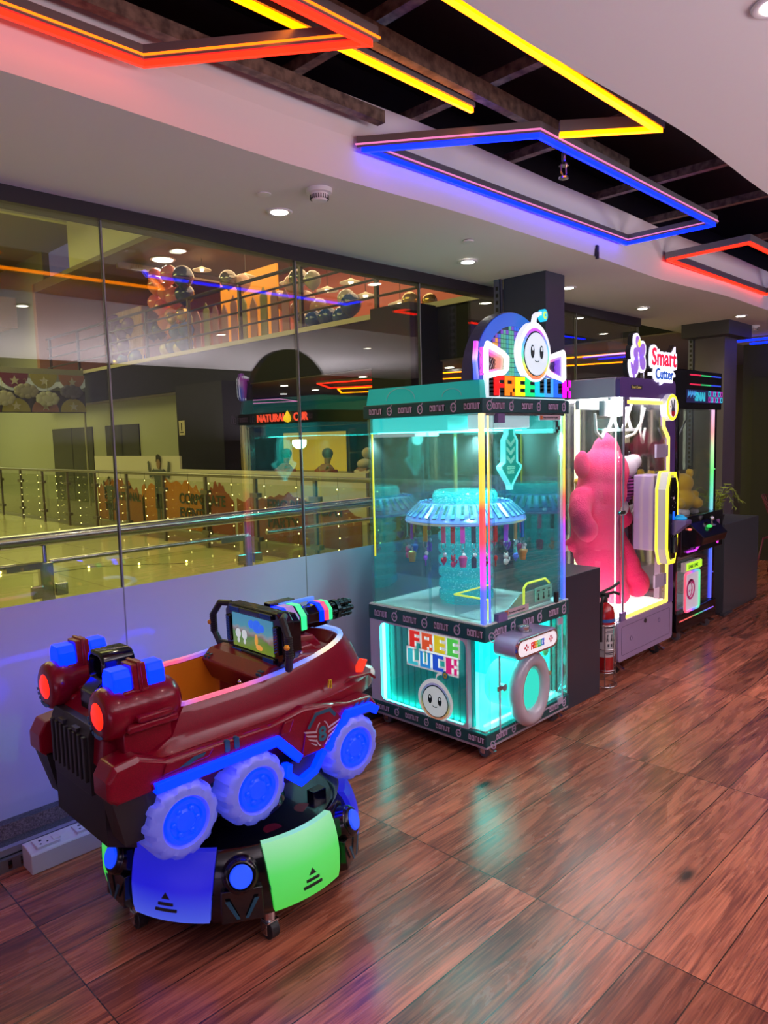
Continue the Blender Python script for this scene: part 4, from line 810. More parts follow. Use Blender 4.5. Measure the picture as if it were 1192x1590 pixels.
# neon trapezoids
nw = mat('neon_white', (.8, .8, .8), .4, emit=(1, .98, 1), es=2.2)
tz = ramp_emit('trap_led_left', 'x', -.32, -.16, [(0, (.85, .02, .8)), (.5, (.9, .25, .2)), (1, (1, .6, .1))], .9); tz2 = ramp_emit('trap_led_right', 'x', .20, .34, [(0, (.8, .02, .3)), (.5, (.3, .03, .8)), (1, (.02, .05, .8))], .9)
def trap(pts, inn, mm_, nm):
    t_ = M().tube([(x, 2.085, z) for x, z in pts], .0115, 10, closed=True).end('neon_tube', nw, m1, smooth=True)
    M().band(inn, .018, 'y', 2.09, 2.13, closed=True).end('inner_light', mm_, t_)
    mesh = M(); xs_ = [p[0] for p in inn]; zs_ = [p[1] for p in inn]
    for k in range(7):
        for s_ in (-1, 1):
            x = min(xs_)+(max(xs_)-min(xs_))*k/6; mesh.tube([(x-s_*.03, 2.12, min(zs_)), (x+s_*.03, 2.12, max(zs_))], .0012, 4)
    mesh.end('mesh_grid', chrome, t_); M().prism(inn, 'y', 2.125, 2.13).end('grid_backing', mat('grey_grid', (.05, .06, .09), .5), t_)
trap(rrect(2.79, 2.955, 1.88, 2.01, .03, 3)[:6] and [(2.79, 2.0), (2.80, 2.02), (2.925, 1.985), (2.955, 1.965), (2.95, 1.91), (2.93, 1.895), (2.80, 1.875), (2.79, 1.89)], [(2.81, 1.997), (2.915, 1.97), (2.925, 1.96), (2.92, 1.915), (2.91, 1.905), (2.81, 1.89)], tz, 'l')
trap([(3.47, 2.0), (3.46, 2.02), (3.32, 1.985), (3.30, 1.965), (3.30, 1.93), (3.33, 1.905), (3.455, 1.875), (3.47, 1.885)], [(3.45, 1.997), (3.34, 1.97), (3.33, 1.96), (3.33, 1.93), (3.345, 1.915), (3.45, 1.89)], tz2, 'r')
M().tube([(2.775, 2.13, 2.035), (2.765, 2.13, 1.95), (2.775, 2.13, 1.86)], .012, 8).end('side_light', ramp_emit('side_led', 'z', 1.86, 2.03, [(0, (.02, .1, 1)), (.45, (.1, .2, 1)), (.6, (.9, .5, .95)), (.85, (.8, .02, .8)), (1, (.6, .02, .9))], 1.2), m1)
plane_c = (0, 2.105)
rr_ = ramp_emit('rainbow_neon', 'z', 1.875, 2.115, [(0, (1, .12, .0)), (.12, (1, .35, .0)), (.25, (.7, .85, .0)), (.42, (.0, .7, .35)), (.6, (.0, .55, .8)), (.8, (.02, .2, 1)), (.92, (.45, .02, .9)), (1, (.6, .02, .8))], 1.15)
head(3.185, 2.005, .285, .295, 'y', -1, .03, m1, dict(white=mat('lit_helmet', (.8, .8, .85), .3, emit=(.75, .8, .9), es=.95), ring=rr_, face=mat('lit_face', (.7, .8, .85), .3, emit=(.55, .68, .75), es=.85), tip=mat('lit_tip_cyan', (.02, .4, .6), .4, emit=(.0, .55, .8), es=.9), tip2=mat('lit_tip_lime', (.5, .7, .1), .4, emit=(.5, .8, .1), es=.9), st=.012))
# FREE LUCK block letters
W_ = .715; n8 = 8; cw = W_/(n8*4.35)
bk_ = M().box(2.82, 3.515, 2.105, 2.125, 1.775, 1.885).end('letter_backing', mat('lit_backing', (.7, .8, .85), .4, emit=(.6, .75, .8), es=.9), m1)
lc = [(1, .0, .0), (1, .22, .0), (.85, .85, .0), (.0, .78, .2), (.0, .55, .75), (.05, .35, .8), (.01, .13, .95), (.85, .0, .75)]
for k, ch in enumerate('FREELUCK'):
    x = 2.845+k*cw*4.2
    g = M(); glyph(g, ch, (x-.003, 2.105, 1.785), (1, 0, 0), (0, 0, 1), (0, -1, 0), cw, .0185, .022, .004); e_ = g.end('letter_case', blackm, m1)
    g = M(); glyph(g, ch, (x, 2.083, 1.785), (1, 0, 0), (0, 0, 1), (0, -1, 0), cw, .0185, .004); g.end('letter_face', mat('lit_letter_%d' % k, lc[k], .4, emit=lc[k], es=.95), e_)
# tower
tc_ = (3.14, 2.50); spk = mat('glitter_acrylic', (.03, .62, .62), .18, coat=1)
def glit(m):
    n, l = nodes(m); b = n['Principled BSDF']; vo = n.new('ShaderNodeTexVoronoi'); vo.inputs['Scale'].default_value = 90; tc = n.new('ShaderNodeTexCoord'); l.new(tc.outputs['Object'], vo.inputs[0])
    bp = n.new('ShaderNodeBump'); bp.inputs['Strength'].default_value = .9; bp.inputs['Distance'].default_value = .006; l.new(vo.outputs['Distance'], bp.inputs['Height']); l.new(bp.outputs[0], b.inputs['Normal'])
    cr = n.new('ShaderNodeValToRGB'); cr.color_ramp.elements[0].color = (.3, .95, .95, 1); cr.color_ramp.elements[1].color = (.0, .42, .45, 1); cr.color_ramp.elements[1].position = .35; l.new(vo.outputs['Distance'], cr.inputs[0]); l.new(cr.outputs[0], b.inputs['Base Color'])
    l.new(cr.outputs[0], b.inputs['Emission Color']); b.inputs['Emission Strength'].default_value = .6
glit(spk)
prof = [(.001, .692), (.125, .692)]
for k in range(7): z = .70+k*.065; prof += [(.132, z), (.150, z+.012), (.153, z+.03), (.150, z+.05), (.132, z+.062)]
prof += [(.14, 1.16), (.001, 1.16)]
tw = M().lathe(prof, (*tc_, 0), 48).end('display_tower', spk, m1, smooth='auto')
M().lathe([(.001, 1.20), (.17, 1.20), (.178, 1.215), (.178, 1.285), (.165, 1.305), (.001, 1.31)], (*tc_, 0), 40).end('tower_cap', spk, tw, smooth='auto')
rgm = glass('ring_acrylic', (.62, .66, .98), 2.5, base=.12)
rim_ = ramp_emit('ring_light', 'x', -.35, .35, [(0, (.5, .45, .15)), (.12, (.05, .10, .8)), (.3, (.06, .1, .9)), (.45, (.05, .5, .8)), (.55, (.7, .7, .2)), (.75, (.1, .1, .9)), (1, (.3, .2, .9))], .55)
M().lathe([(.15, 1.245), (.25, 1.235), (.325, 1.165), (.33, 1.155), (.325, 1.15), (.15, 1.155)], (*tc_, 0), 48).end('ring_canopy', mat('violet_ring', (.16, .18, .6), .2, coat=1, emit=(.03, .06, .35), es=.5), tw, smooth='auto')
M().torus((*tc_, 1.148), .322, .008, 'z', 48, 8).end('ring_light', rim_, tw, smooth=True)
clm = mat('clip_clear', (.10, .22, .42), .25, emit=(.03, .12, .22), es=.4); clk = mat('clip_dark', (.01, .08, .09), .3)
for k in range(40):
    a = 2*PI*k/40; R_ = Matrix.Translation((*tc_, 0)) @ Matrix.Rotation(a, 4, 'Z'); S2 = Matrix.Translation((.285, 0, 1.21)) @ Matrix.Rotation(math.radians(43), 4, 'Y')
    c = M().box(-.048, .048, -.011, .011, -.004, .004, R_ @ S2).end('clip', clm, tw); M().box(-.038, .02, -.0065, .0065, .004, .0055, R_ @ S2).end('clip_slot', clk, c)
# key rings: each one its own thing
straps = {'pink': (.85, .08, .25), 'red': (.6, .01, .02), 'orange': (.75, .3, .08), 'black': (.01, .01, .012), 'purple': (.35, .05, .7), 'tan': (.6, .4, .18), 'magenta': (.8, .02, .45), 'mint': (.2, .65, .55), 'yellow': (.8, .65, .1), 'blue': (.05, .15, .7), 'white': (.7, .7, .7)}
def charm(kind, c, m_, par):
    x, y, z = c
    if kind == 'cup': M().cyl((x, y, z-.03), (x, y, z+.018), .016, .023, 16).ell((x, y, z+.018), (.021, .021, .012)).end('charm', m_, par, smooth='auto'); M().tube([(x, y, z+.02), (x+.006, y, z+.05)], .003, 6).end('straw', MATS['white_plastic'], par)
    elif kind == 'bottle': M().lathe([(.001, -.035), (.013, -.035), (.014, .01), (.007, .022), (.007, .032), (.001, .032)], c, 14).end('charm', m_, par, smooth='auto')
    elif kind == 'heart': M().ell((x-.009, y, z+.006), (.013, .008, .013), 10, 6).ell((x+.009, y, z+.006), (.013, .008, .013), 10, 6).cyl((x, y, z-.025), (x, y, z+.004), .002, .018, 12).end('charm', m_, par, smooth=True)
    elif kind == 'animal': M().ell((x, y, z-.016), (.017, .012, .018), 12, 8).ell((x, y, z+.012), (.016, .012, .014), 12, 8).ell((x-.012, y, z+.026), (.006, .004, .008), 8, 6).ell((x+.012, y, z+.026), (.006, .004, .008), 8, 6).tube([(x+.014, y, z-.02), (x+.028, y, z-.012), (x+.030, y, z+.004)], .004, 6).end('charm', m_, par, smooth=True)
    elif kind == 'lolly': M().ell((x, y, z+.008), (.016, .008, .016), 14, 8).tube([(x, y, z), (x, y, z-.035)], .004, 6).end('charm', m_, par, smooth=True)
    else: M().lathe([(.001, -.03), (.012, -.02), (.022, .0), (.024, .02), (.02, .022), (.001, .015)], c, 16).end('charm', m_, par, smooth='auto')
specs = [(198, 'pink', 'heart', 'red'), (207, 'red', 'animal', 'red'), (216, 'magenta', 'cup', 'pink'), (226, 'black', 'bottle', 'black'), (236, 'orange', 'animal', 'black'), (247, 'red', 'lolly', 'red'), (259, 'purple', 'animal', 'white'), (273, 'tan', 'heart', 'blue'), (290, 'blue', 'cup', 'orange'), (312, 'black', 'animal', 'orange'), (325, 'pink', 'cup', 'pink'), (336, 'mint', 'bottle', 'mint'), (350, 'magenta', 'bell', 'purple'),
         (8, 'yellow', 'heart', 'pink'), (30, 'red', 'cup', 'mint'), (55, 'white', 'lolly', 'yellow'), (80, 'pink', 'bottle', 'purple'), (105, 'orange', 'bell', 'blue'), (130, 'mint', 'animal', 'pink'), (155, 'purple', 'cup', 'yellow'), (178, 'yellow', 'lolly', 'purple')]
kn = {'heart': 'heart', 'animal': 'little animal', 'cup': 'drink cup', 'bottle': 'bottle', 'lolly': 'lollipop', 'bell': 'bell-shaped'}
for a, sc1, kd, cc in specs:
    A = math.radians(a); x, y = tc_[0]+.318*math.cos(A), tc_[1]+.318*math.sin(A)
    k_ = thing('key_ring', (x, y, 1.15), '%s strap key ring with a %s %s charm hanging from the display ring' % (sc1, cc, kn[kd]), 'key ring', 'key rings hanging in the teal machine')
    Rt = Matrix.Translation((x, y, 0)) @ Matrix.Rotation(A+PI/2+random.uniform(-.3, .3), 4, 'Z')
    M().rbox(-.012, .012, -.004, .004, 1.055, 1.155, .002, 1, Rt).end('strap', mat('strap_'+sc1, straps[sc1], .4), k_)
    M().torus((x, y, 1.040), .017, .0018, 'y', 16, 6).torus((x, y, 1.012), .008, .0015, 'x', 12, 5).end('ring', chrome, k_, smooth=True)
    if a % 2 == 0: M().ell((x+.004, y-.004, .995), (.013, .009, .012), 10, 6).end('tag', MATS['white_plastic'], k_, smooth=True)
    charm(kd, (x, y, .965), mat('charm_'+cc, straps[cc] if cc in straps else (.5, .5, .5), .3, coat=.5), k_)
point('chamber_glow', (3.14, 2.25, 1.58), 14, (.25, 1, .95), .04)
for p_ in ((2.82, 2.14, 1.60), (3.47, 2.14, 1.60), (2.82, 2.85, 1.60), (3.47, 2.85, 1.60)): spot('chamber_fill', p_, 26, (.40, 1, .98), 130, .7, .03)  # spots without fixtures, added in the corners to brighten the chamber
# ================= purple claw machine =================
X0, X1, Y0, Y1 = 4.322, 5.142, 2.2, 2.98
m2 = thing('claw_machine', ((X0+X1)/2, (Y0+Y1)/2, 0), 'purple and white claw machine holding a huge pink plush bear', 'claw machine')
lavp = mat('lavender_panel', (.33, .26, .46), .3, coat=.3); purp = mat('purple_panel', (.13, .07, .30), .3, coat=.3); whl = mat('white_lilac_panel', (.55, .5, .6), .35)
for k, (cx, cy) in enumerate(((X0+.09, Y0+.08), (X1-.12, Y0+.08), (X0+.09, Y1-.08), (X1-.12, Y1-.08))):
    c = caster((cx, cy), m2, .038, mat('dark_tyre', (.02, .02, .025), .4)); M().prism([(cy-.02, .06), (cy-.07, .03), (cy-.075, .045), (cy-.02, .075)], 'x', cx-.014, cx+.014).end('brake_tab', chrome, c)
M().prism(rrect(X0, X1, .105, .375, .03, 4), 'y', Y0, Y1).end('base_cabinet', lavp, m2, bev=.004)
pl = M().band(rrect(X0+.045, X1-.05, .145, .335, .012, 3), .002, 'y', Y0-.0015, Y0+.001, closed=True).end('door_seam', mat('seam_dark', (.08, .05, .12), .5), m2)
M().cyl((4.70, Y0-.008, .315), (4.70, Y0+.004, .315), .014).end('lock', blackm, m2)
for x, z in ((4.50, .235), (4.92, .275)): M().torus((x, Y0-.001, z), .014, .0015, 'y', 20, 6).end('rivet_ring', MATS['seam_dark'], m2)
hd_ = M().prism([(X0, 1.815)]+[(X1, 1.815)]+arc(X1-.04, 1.90, .04, .04, 0, 90, 6)+arc(X0+.03, 1.91, .03, .03, 90, 180, 4), 'y', Y0, Y0+.03).end('header', purp, m2)
M().rbox(X0, X0+.03, Y0+.03, Y1, 1.815, 1.94, .008).rbox(X0+.03, X1, Y0+.03, Y1, 1.85, 1.94, .01).rbox(X1-.03, X1, Y0+.03, Y1, 1.815, 1.94, .008).end('roof', whl, m2)
n_ = M().box(4.47, 4.62, Y0-.003, Y0, 1.868, 1.892).end('name_plate', blackm, m2); text('lettering', 'Smart Cutter', .024, (4.476, Y0-.0035, 1.873), (1, 0, 0), (0, 0, 1), mat('gold_print', (.6, .45, .15), .4, emit=(.5, .4, .1), es=.5), n_, .0006)
# right front pillar
M().prism([(5.06, .37), (5.06, 1.56), (4.985, 1.63), (4.975, 1.815), (X1, 1.815), (X1, .37)], 'y', Y0, Y0+.035).end('front_pillar', purp, m2)
M().rbox(X1-.03, X1, Y0+.03, Y1, .37, 1.82, .004).end('side_panel', glass('clear_side', (.95, .9, .97), 1.5, base=.01), m2)
M().box(X0+.005, X0+.011, Y0+.03, Y1, .375, 1.82).end('side_glass', acr, m2); M().box(X0+.03, 5.06, Y0+.006, Y0+.012, .375, 1.815).end('front_glass', glass('low_reflection_glass', (.97, .97, .97), .5), m2)
M().rbox(X0+.002, X0+.03, Y0, Y0+.03, .375, 1.815, .005).end('corner_post', acr2, m2, smooth='auto'); M().rbox(X0+.06, X0+.072, Y0, Y0+.012, .375, 1.815, .003).end('door_stile', mat('grey_violet_metal', (.3, .27, .36), .3, .5), m2)
M().box(X0+.0, X0+.075, Y0-.006, Y0+.01, 1.075, 1.095).cyl((X0+.01, Y0-.01, 1.085), (X0+.01, Y0, 1.085), .012).end('door_catch', chrome, m2)
M().box(X0+.075, X0+.12, Y0-.004, Y0+.012, 1.755, 1.815).box(X0+.03, X0+.10, Y0-.004, Y0+.012, .375, .43).end('hinge_block', MATS['violet_plastic'], m2)
yled = mat('warm_yellow_led', (.8, .7, .1), .4, emit=(1.0, .83, .10), es=1.7)
M().band([(X0+.09, .395), (5.035, .395), (5.035, 1.545), (4.96, 1.62), (4.945, 1.785), (X0+.09, 1.785)], .022, 'y', Y0-.006, Y0+.006).end('led_outline', yled, m2)
M().box(X0+.012, X1-.035, Y1-.03, Y1, .375, 1.85).end('back_mirror', glass('back_mirror_glass', (.6, .6, .65), 2.5, base=.25), m2)
for x, y in ((X0+.02, Y1-.05), (X1-.05, Y1-.05)): M().rbox(x, x+.018, y, y+.018, .38, 1.82, .003).end('glow_tube', mat('pale_yellow_led', (.8, .8, .5), .4, emit=(1, .9, .55), es=5), m2)
M().box(X0+.03, X1-.04, Y0+.05, Y1-.05, 1.83, 1.845).end('ceiling_light', mat('white_light', (.9, .9, .9), .4, emit=(1, .96, .90), es=9), m2)
M().box(X0+.02, X1-.04, Y0+.04, Y1-.04, .376, .388).end('floor_light', mat('white_floor_light', (.9, .85, .85), .4, emit=(1, .78, .75), es=1.3), m2)
for x in (4.78, 5.0): pass
M().rbox(X0+.016, X0+.024, Y0+.032, Y0+.040, .39, 1.80, .002).end('glow_tube', mat('bear_fill_glow', (.9, .8, .8), .4, emit=(1, .80, .72), es=2.6), m2)  # glowing strip added to light the near side of the bear
# gantry
g = M().rbox(X0+.03, X1-.05, 2.50, 2.53, 1.75, 1.81, .003).rbox(X0+.03, X0+.30, 2.32, 2.36, 1.70, 1.80, .003).rbox(X0+.03, X1-.05, 2.28, 2.30, 1.80, 1.82, .003)
for dx in (0, .20): 
    for s_ in (-1, 1): g.tube([(4.62+dx-s_*.06, 2.40, 1.79), (4.62+dx, 2.40, 1.70), (4.62+dx-s_*.06, 2.40, 1.62)], .011, 6)
g.box(4.50, 4.92, 2.385, 2.415, 1.60, 1.62).box(4.54, 4.90, 2.385, 2.415, 1.79, 1.81)
g.end('claw_gantry', mat('white_metal', (.65, .7, .75), .3), m2, smooth='auto')
M().tube([(4.98, 2.35, 1.76), (4.93, 2.35, 1.66), (4.85, 2.36, 1.58), (4.75, 2.38, 1.56)], .010, 8).tube([(5.05, 2.4, 1.78), (5.02, 2.4, 1.60), (5.06, 2.4, 1.52), (5.10, 2.4, 1.62)], .008, 8).tube([(X0+.05, 2.4, 1.72), (X0+.07, 2.4, 1.60), (X0+.14, 2.4, 1.56), (X0+.2, 2.4, 1.62)], .009, 8).end('cable', mat('white_cable', (.7, .7, .68), .4), m2, smooth=True)
for z in (1.46, .56): M().box(4.83, 4.965, Y0-.01, Y0+.004, z-.045, z+.045).box(4.975, 5.0, Y0-.015, Y0+.004, z-.04, z+.04).end('hinge_plate', mat('hinge_lilac', (.45, .4, .58), .3), m2)
# control housing and black key panel
M().rbox(4.86, 5.03, Y0+.02, Y0+.17, .77, 1.295, .01).end('control_housing', mat('housing_lilac', (.36, .26, .48), .35), m2)
M().tube([(4.99, Y0+.03, .77), (4.97, Y0+.03, .70), (4.96, Y0+.03, .42)], .028, 4).end('prize_chute', mat('chute_lilac', (.45, .36, .5), .35), m2)
oc = [(4.90, 1.20), (4.96, 1.315), (5.08, 1.315), (5.135, 1.23), (5.135, .80), (5.08, .685), (4.96, .685), (4.90, .79)]
cp = M().prism(oc, 'y', Y0-.075, Y0+.005).end('control_panel', mat('pale_grey_case', (.6, .6, .58), .35), m2, bev=.004)
def scl(k, dx=0): return [(5.018+(x-5.018)*k+dx, 1.0+(z-1.0)*(1-(1-k)*.45)) for x, z in oc]
M().band(scl(.93), .018, 'y', Y0-.088, Y0-.075, closed=True).end('led_outline', mat('lemon_led', (.8, .8, .05), .4, emit=(1.0, .88, .03), es=1.35), cp)
M().band(scl(1.01), .010, 'y', Y0-.02, Y0-.005, closed=True).end('led_outline', MATS['lemon_led'], cp)
bp_ = M().prism(scl(.74), 'y', Y0-.092, Y0-.072).end('key_panel', black, cp)
M().box(5.0, 5.045, Y0-.094, Y0-.09, .99, 1.045).end('lit_button', mat('blue_button', (.02, .08, .5), .3, emit=(.01, .12, .9), es=1.1), bp_)
M().rbox(4.995, 5.05, Y0-.115, Y0-.09, .76, .87, .006).end('coin_slot', mat('dark_metal', (.1, .1, .12), .3, .8), bp_)
w_ = M()
for k in range(26): 
    r1, r2 = random.random(), random.random(); x = 4.97+.10*r1; z = .86+.33*r2
    if .97 < z < 1.06: continue
    w_.box(x, x+.004, Y0-.0935, Y0-.092, z, z+.004)
w_.box(5.0, 5.035, Y0-.0935, Y0-.092, 1.13, 1.145); w_.end('panel_print', mat('white_print', (.6, .6, .6), .4), bp_)
jb = M().prism([(Y0-.075, .90), (Y0-.075, .99), (Y0-.19, .99), (Y0-.19, .965), (Y0-.10, .885)], 'x', 4.985, 5.11).end('joystick_shelf', mat('shelf_purple', (.14, .10, .28), .3), cp, bev=.004)
M().ell((5.05, Y0-.13, 1.0), (.055, .045, .016)).ell((5.05, Y0-.13, 1.012), (.03, .03, .014)).end('joystick_dial', mat('blue_dial', (.03, .35, .65), .25, emit=(.0, .2, .45), es=.6), jb, smooth=True)
def narrow(o, rx):
    for v in o.data.vertices: v.co.x = 4.920-rx+(v.co.x+rx-5.018)*.72
    for ch in [q for q in bpy.data.objects if q.parent == o]: narrow(ch, rx)
narrow(cp, m2.location.x)
# round sign disc
ds = M().cyl((5.062, Y0-.035, 1.755), (5.062, Y0+.01, 1.755), .092, n=48).end('round_sign', mat('disc_white', (.7, .7, .75), .3, emit=(.6, .6, .7), es=.5), m2, smooth='auto')
# taller than wide ring and face
for nm, r, y_, m_ in (('sign_ring', .088, .037, MATS['lemon_led']), ('sign_face', .068, .039, mat('disc_face', (.8, .8, .8), .3, emit=(.8, .8, .78), es=.75))): M().cyl((5.062, Y0-y_-.003, 1.755), (5.062, Y0-.03, 1.755), r, n=44).end(nm, m_, ds, smooth='auto')
h_ = M().prism([(5.04, 1.70), (5.035, 1.73), (5.05, 1.75), (5.075, 1.75), (5.09, 1.725), (5.082, 1.70), (5.06, 1.69)], 'y', Y0-.045, Y0-.042).end('hand_print', mat('hand_red', (.75, .03, .05), .4), ds)
M().prism([(5.045, 1.745), (5.03, 1.80), (5.038, 1.802), (5.056, 1.75)], 'y', Y0-.045, Y0-.042).prism([(5.06, 1.748), (5.072, 1.808), (5.082, 1.806), (5.076, 1.745)], 'y', Y0-.045, Y0-.042).prism([(5.035, 1.73), (5.04, 1.752), (5.08, 1.752), (5.088, 1.73)], 'y', Y0-.0455, Y0-.042).end('finger_print', mat('hand_grey', (.12, .14, .2), .4), ds)
M().cyl((5.02, Y0-.045, 1.76), (5.02, Y0-.042, 1.76), .008, n=4).end('star_print', mat('star_yellow', (.7, .6, .05), .4), ds)
ds.location.x -= .055
# topper: flower emblem and lettering
ys = Y0+.02
wlit = mat('lit_white_edge', (.85, .85, .9), .4, emit=(.8, .8, .95), es=1.2)
def blob(pts, y0, y1, nm, m_, par): return M().prism(pts, 'y', y0, y1).end(nm, m_, par)
def ellp(cx, cz, rx, rz, rot, n=24):
    a = math.radians(rot); return [(cx+rx*math.cos(t)*math.cos(a)-rz*math.sin(t)*math.sin(a), cz+rx*math.cos(t)*math.sin(a)+rz*math.sin(t)*math.cos(a)) for t in [2*PI*i/n for i in range(n)]]
fe = thing  
petals = [(px_-.06, pz_, a_, b_, c_) for px_, pz_, a_, b_, c_ in [(4.63, 2.155, .03, .055, 20), (4.685, 2.115, .04, .055, -35), (4.69, 2.045, .04, .052, 30), (4.60, 2.02, .035, .06, -15), (4.56, 1.985, .016, .06, 25), (4.60, 2.09, .03, .045, 15)]]
cs = M()
for p in petals: cs.prism(ellp(p[0], p[1], p[2]+.022, p[3]+.022, p[4]), 'y', ys, ys+.03)
cs = cs.end('emblem_case', blackm, m2)
cw_ = M()
for p in petals: cw_.prism(ellp(p[0]+.006, p[1], p[2]+.018, p[3]+.018, p[4]), 'y', ys-.012, ys)
cw_.end('emblem_edge', wlit, cs)
pet = mat('violet_petal', (.3, .15, .6), .35, emit=(.30, .15, .65), es=.75)
for p in petals: blob(ellp(p[0]+.006, p[1], p[2], p[3], p[4]), ys-.016, ys-.012, 'petal', pet, cs)
blob([(4.585, 2.19), (4.602, 2.155), (4.58, 2.135), (4.562, 2.16)], ys-.022, ys-.018, 'flower_tip', MATS['lemon_led'], cs)
for wd_, sz, z, x, m_, nm in (('Smart', .158, 2.035, 4.735, mat('lit_crimson', (.8, .02, .06), .4, emit=(.85, .01, .05), es=.85), 'lettering'), ('Cutter', .100, 1.945, 4.79, mat('lit_navy', (.02, .08, .4), .4, emit=(.02, .10, .42), es=.8), 'lettering')):
    o1 = text('lettering_case', wd_, sz, (x, ys, z), (1, 0, 0), (0, 0, 1), blackm, m2, .015, 'LEFT', .028)
    text('lettering_edge', wd_, sz, (x+.006, ys-.022, z), (1, 0, 0), (0, 0, 1), wlit, o1, .006, 'LEFT', .022)
    text(nm, wd_, sz, (x+.006, ys-.031, z), (1, 0, 0), (0, 0, 1), m_, o1, .002, 'LEFT', .003 if wd_ == 'Smart' else .002)
for x in (4.745, 5.075): M().box(x, x+.035, ys-.03, ys, 1.965, 1.985).end('dash', wlit, m2)
M().box(4.70, 4.715, ys+.01, ys+.03, 1.93, 2.0).box(5.0, 5.015, ys+.01, ys+.03, 1.93, 2.0).end('sign_stand', chrome, m2)
point('chamber_glow', (4.50, 2.30, 1.70), 10, (1, .88, .85), .04); point('chamber_glow', (4.40, 2.28, .50), 6, (1, .7, .7), .03)
# plush bear
furp = mat('pink_plush', (.92, .022, .17), .9, sheen=.15); noise_bump(furp, 120, .7, .01, detail=3)
bear = thing('plush_bear', (4.75, 2.55, .40), 'giant hot-pink plush bear standing inside the purple claw machine', 'plush toy')
def fused(parts, nm, m_, par, vox=.012, sm=6, disp=.006):
    b_ = M()
    for c, r, *q in parts:
        b_.ell(c, r, 20, 12, q[0] if q else None)
    o = b_.end(nm, m_, par)
    md = o.modifiers.new('fuse', 'REMESH'); md.mode = 'VOXEL'; md.voxel_size = vox
    s_ = o.modifiers.new('smooth', 'SMOOTH'); s_.iterations = sm; s_.factor = .6
    if disp:
        tx = bpy.data.textures.get('plush_tex') or bpy.data.textures.new('plush_tex', 'CLOUDS'); tx.noise_scale = .022; d = o.modifiers.new('fur', 'DISPLACE'); d.texture = tx; d.strength = disp; d.mid_level = .5
    dg = bpy.context.evaluated_depsgraph_get(); me = bpy.data.meshes.new_from_object(o.evaluated_get(dg)); o.modifiers.clear(); o.data = me; me.shade_smooth(); me.materials.clear(); me.materials.append(m_); return o
def ry(a, ax='Y'): return Matrix.Rotation(math.radians(a), 4, ax)
body = [((4.787, 2.56, 1.31), (.180, .18, .185)), ((4.775, 2.57, 1.17), (.19, .18, .17)), ((4.822, 2.56, 1.46), (.10, .10, .12)), ((4.825, 2.56, 1.54), (.035, .035, .07)), ((4.735, 2.59, 1.04), (.175, .16, .18)), ((4.745, 2.6, .90), (.18, .165, .20)), ((4.765, 2.6, .76), (.175, .165, .19)), ((4.80, 2.56, .64), (.165, .15, .17)),
        ((4.805, 2.53, .53), (.13, .125, .16)), ((4.812, 2.48, .45), (.11, .11, .10)), ((4.95, 2.56, .78), (.11, .10, .14)), ((5.0, 2.52, .70), (.095, .095, .13), ry(-20)), ((4.99, 2.47, .60), (.095, .095, .14)), ((5.01, 2.41, .50), (.09, .095, .11)),
        ((4.56, 2.60, 1.13), (.085, .085, .10)), ((4.50, 2.58, 1.08), (.078, .078, .11), ry(20)), ((4.465, 2.55, 1.01), (.075, .075, .11)), ((4.475, 2.51, .94), (.076, .076, .09)), ((4.62, 2.72, .80), (.05, .05, .05)), ((4.93, 2.54, 1.10), (.07, .07, .08)), ((4.97, 2.52, 1.03), (.066, .066, .09)), ((4.985, 2.50, .97), (.066, .066, .07))]
fused(body, 'body', furp, bear, .011, 22, .004)
for c, r, nm in (((4.60, 2.62, 1.375), (.045, .06, .10), 'ear'), ((5.03, 2.60, 1.42), (.042, .055, .095), 'ear')): fused([(c, r)], nm, furp, bear, .01, 3, .005)
M().ell((4.43, 2.485, .865), (.04, .05, .045)).end('paw_pad', furp, bear, smooth=True) if 0 else None
wf = mat('white_plush', (.62, .55, .66), .85, sheen=.5)
fused([((4.965, 2.485, 1.34), (.095, .085, .085)), ((5.02, 2.45, 1.38), (.06, .06, .055))], 'muzzle', wf, bear, .008, 4, .002)
M().ell((5.045, 2.435, 1.415), (.022, .022, .016), 14, 10).end('nose', mat('rose_nose', (.75, .2, .35), .5), bear, smooth=True)
M().ell((4.97, 2.455, 1.445), (.012, .012, .014), 12, 8).end('eye', black, bear, smooth=True)
stp = M()
for k in range(9): z = 1.10+k*.022; r = .075*math.sin(PI*(k+1)/11)+.02; stp.ell((4.935, 2.47, z), (r, r*.8, .013), 16, 6)
stp.end('striped_bow', mat('violet_stripe', (.5, .08, .45), .7), bear, smooth=True)
fused([((4.885, 2.46, 1.06), (.05, .04, .06))], 'chest_patch', wf, bear, .008, 2, .002)
for x, y, z in ((4.79, 2.375, .44), (5.0, 2.31, .46)): pass
yf = mat('yellow_plush', (.9, .5, .01), .85, sheen=.5); noise_bump(yf, 150, .5, .006)
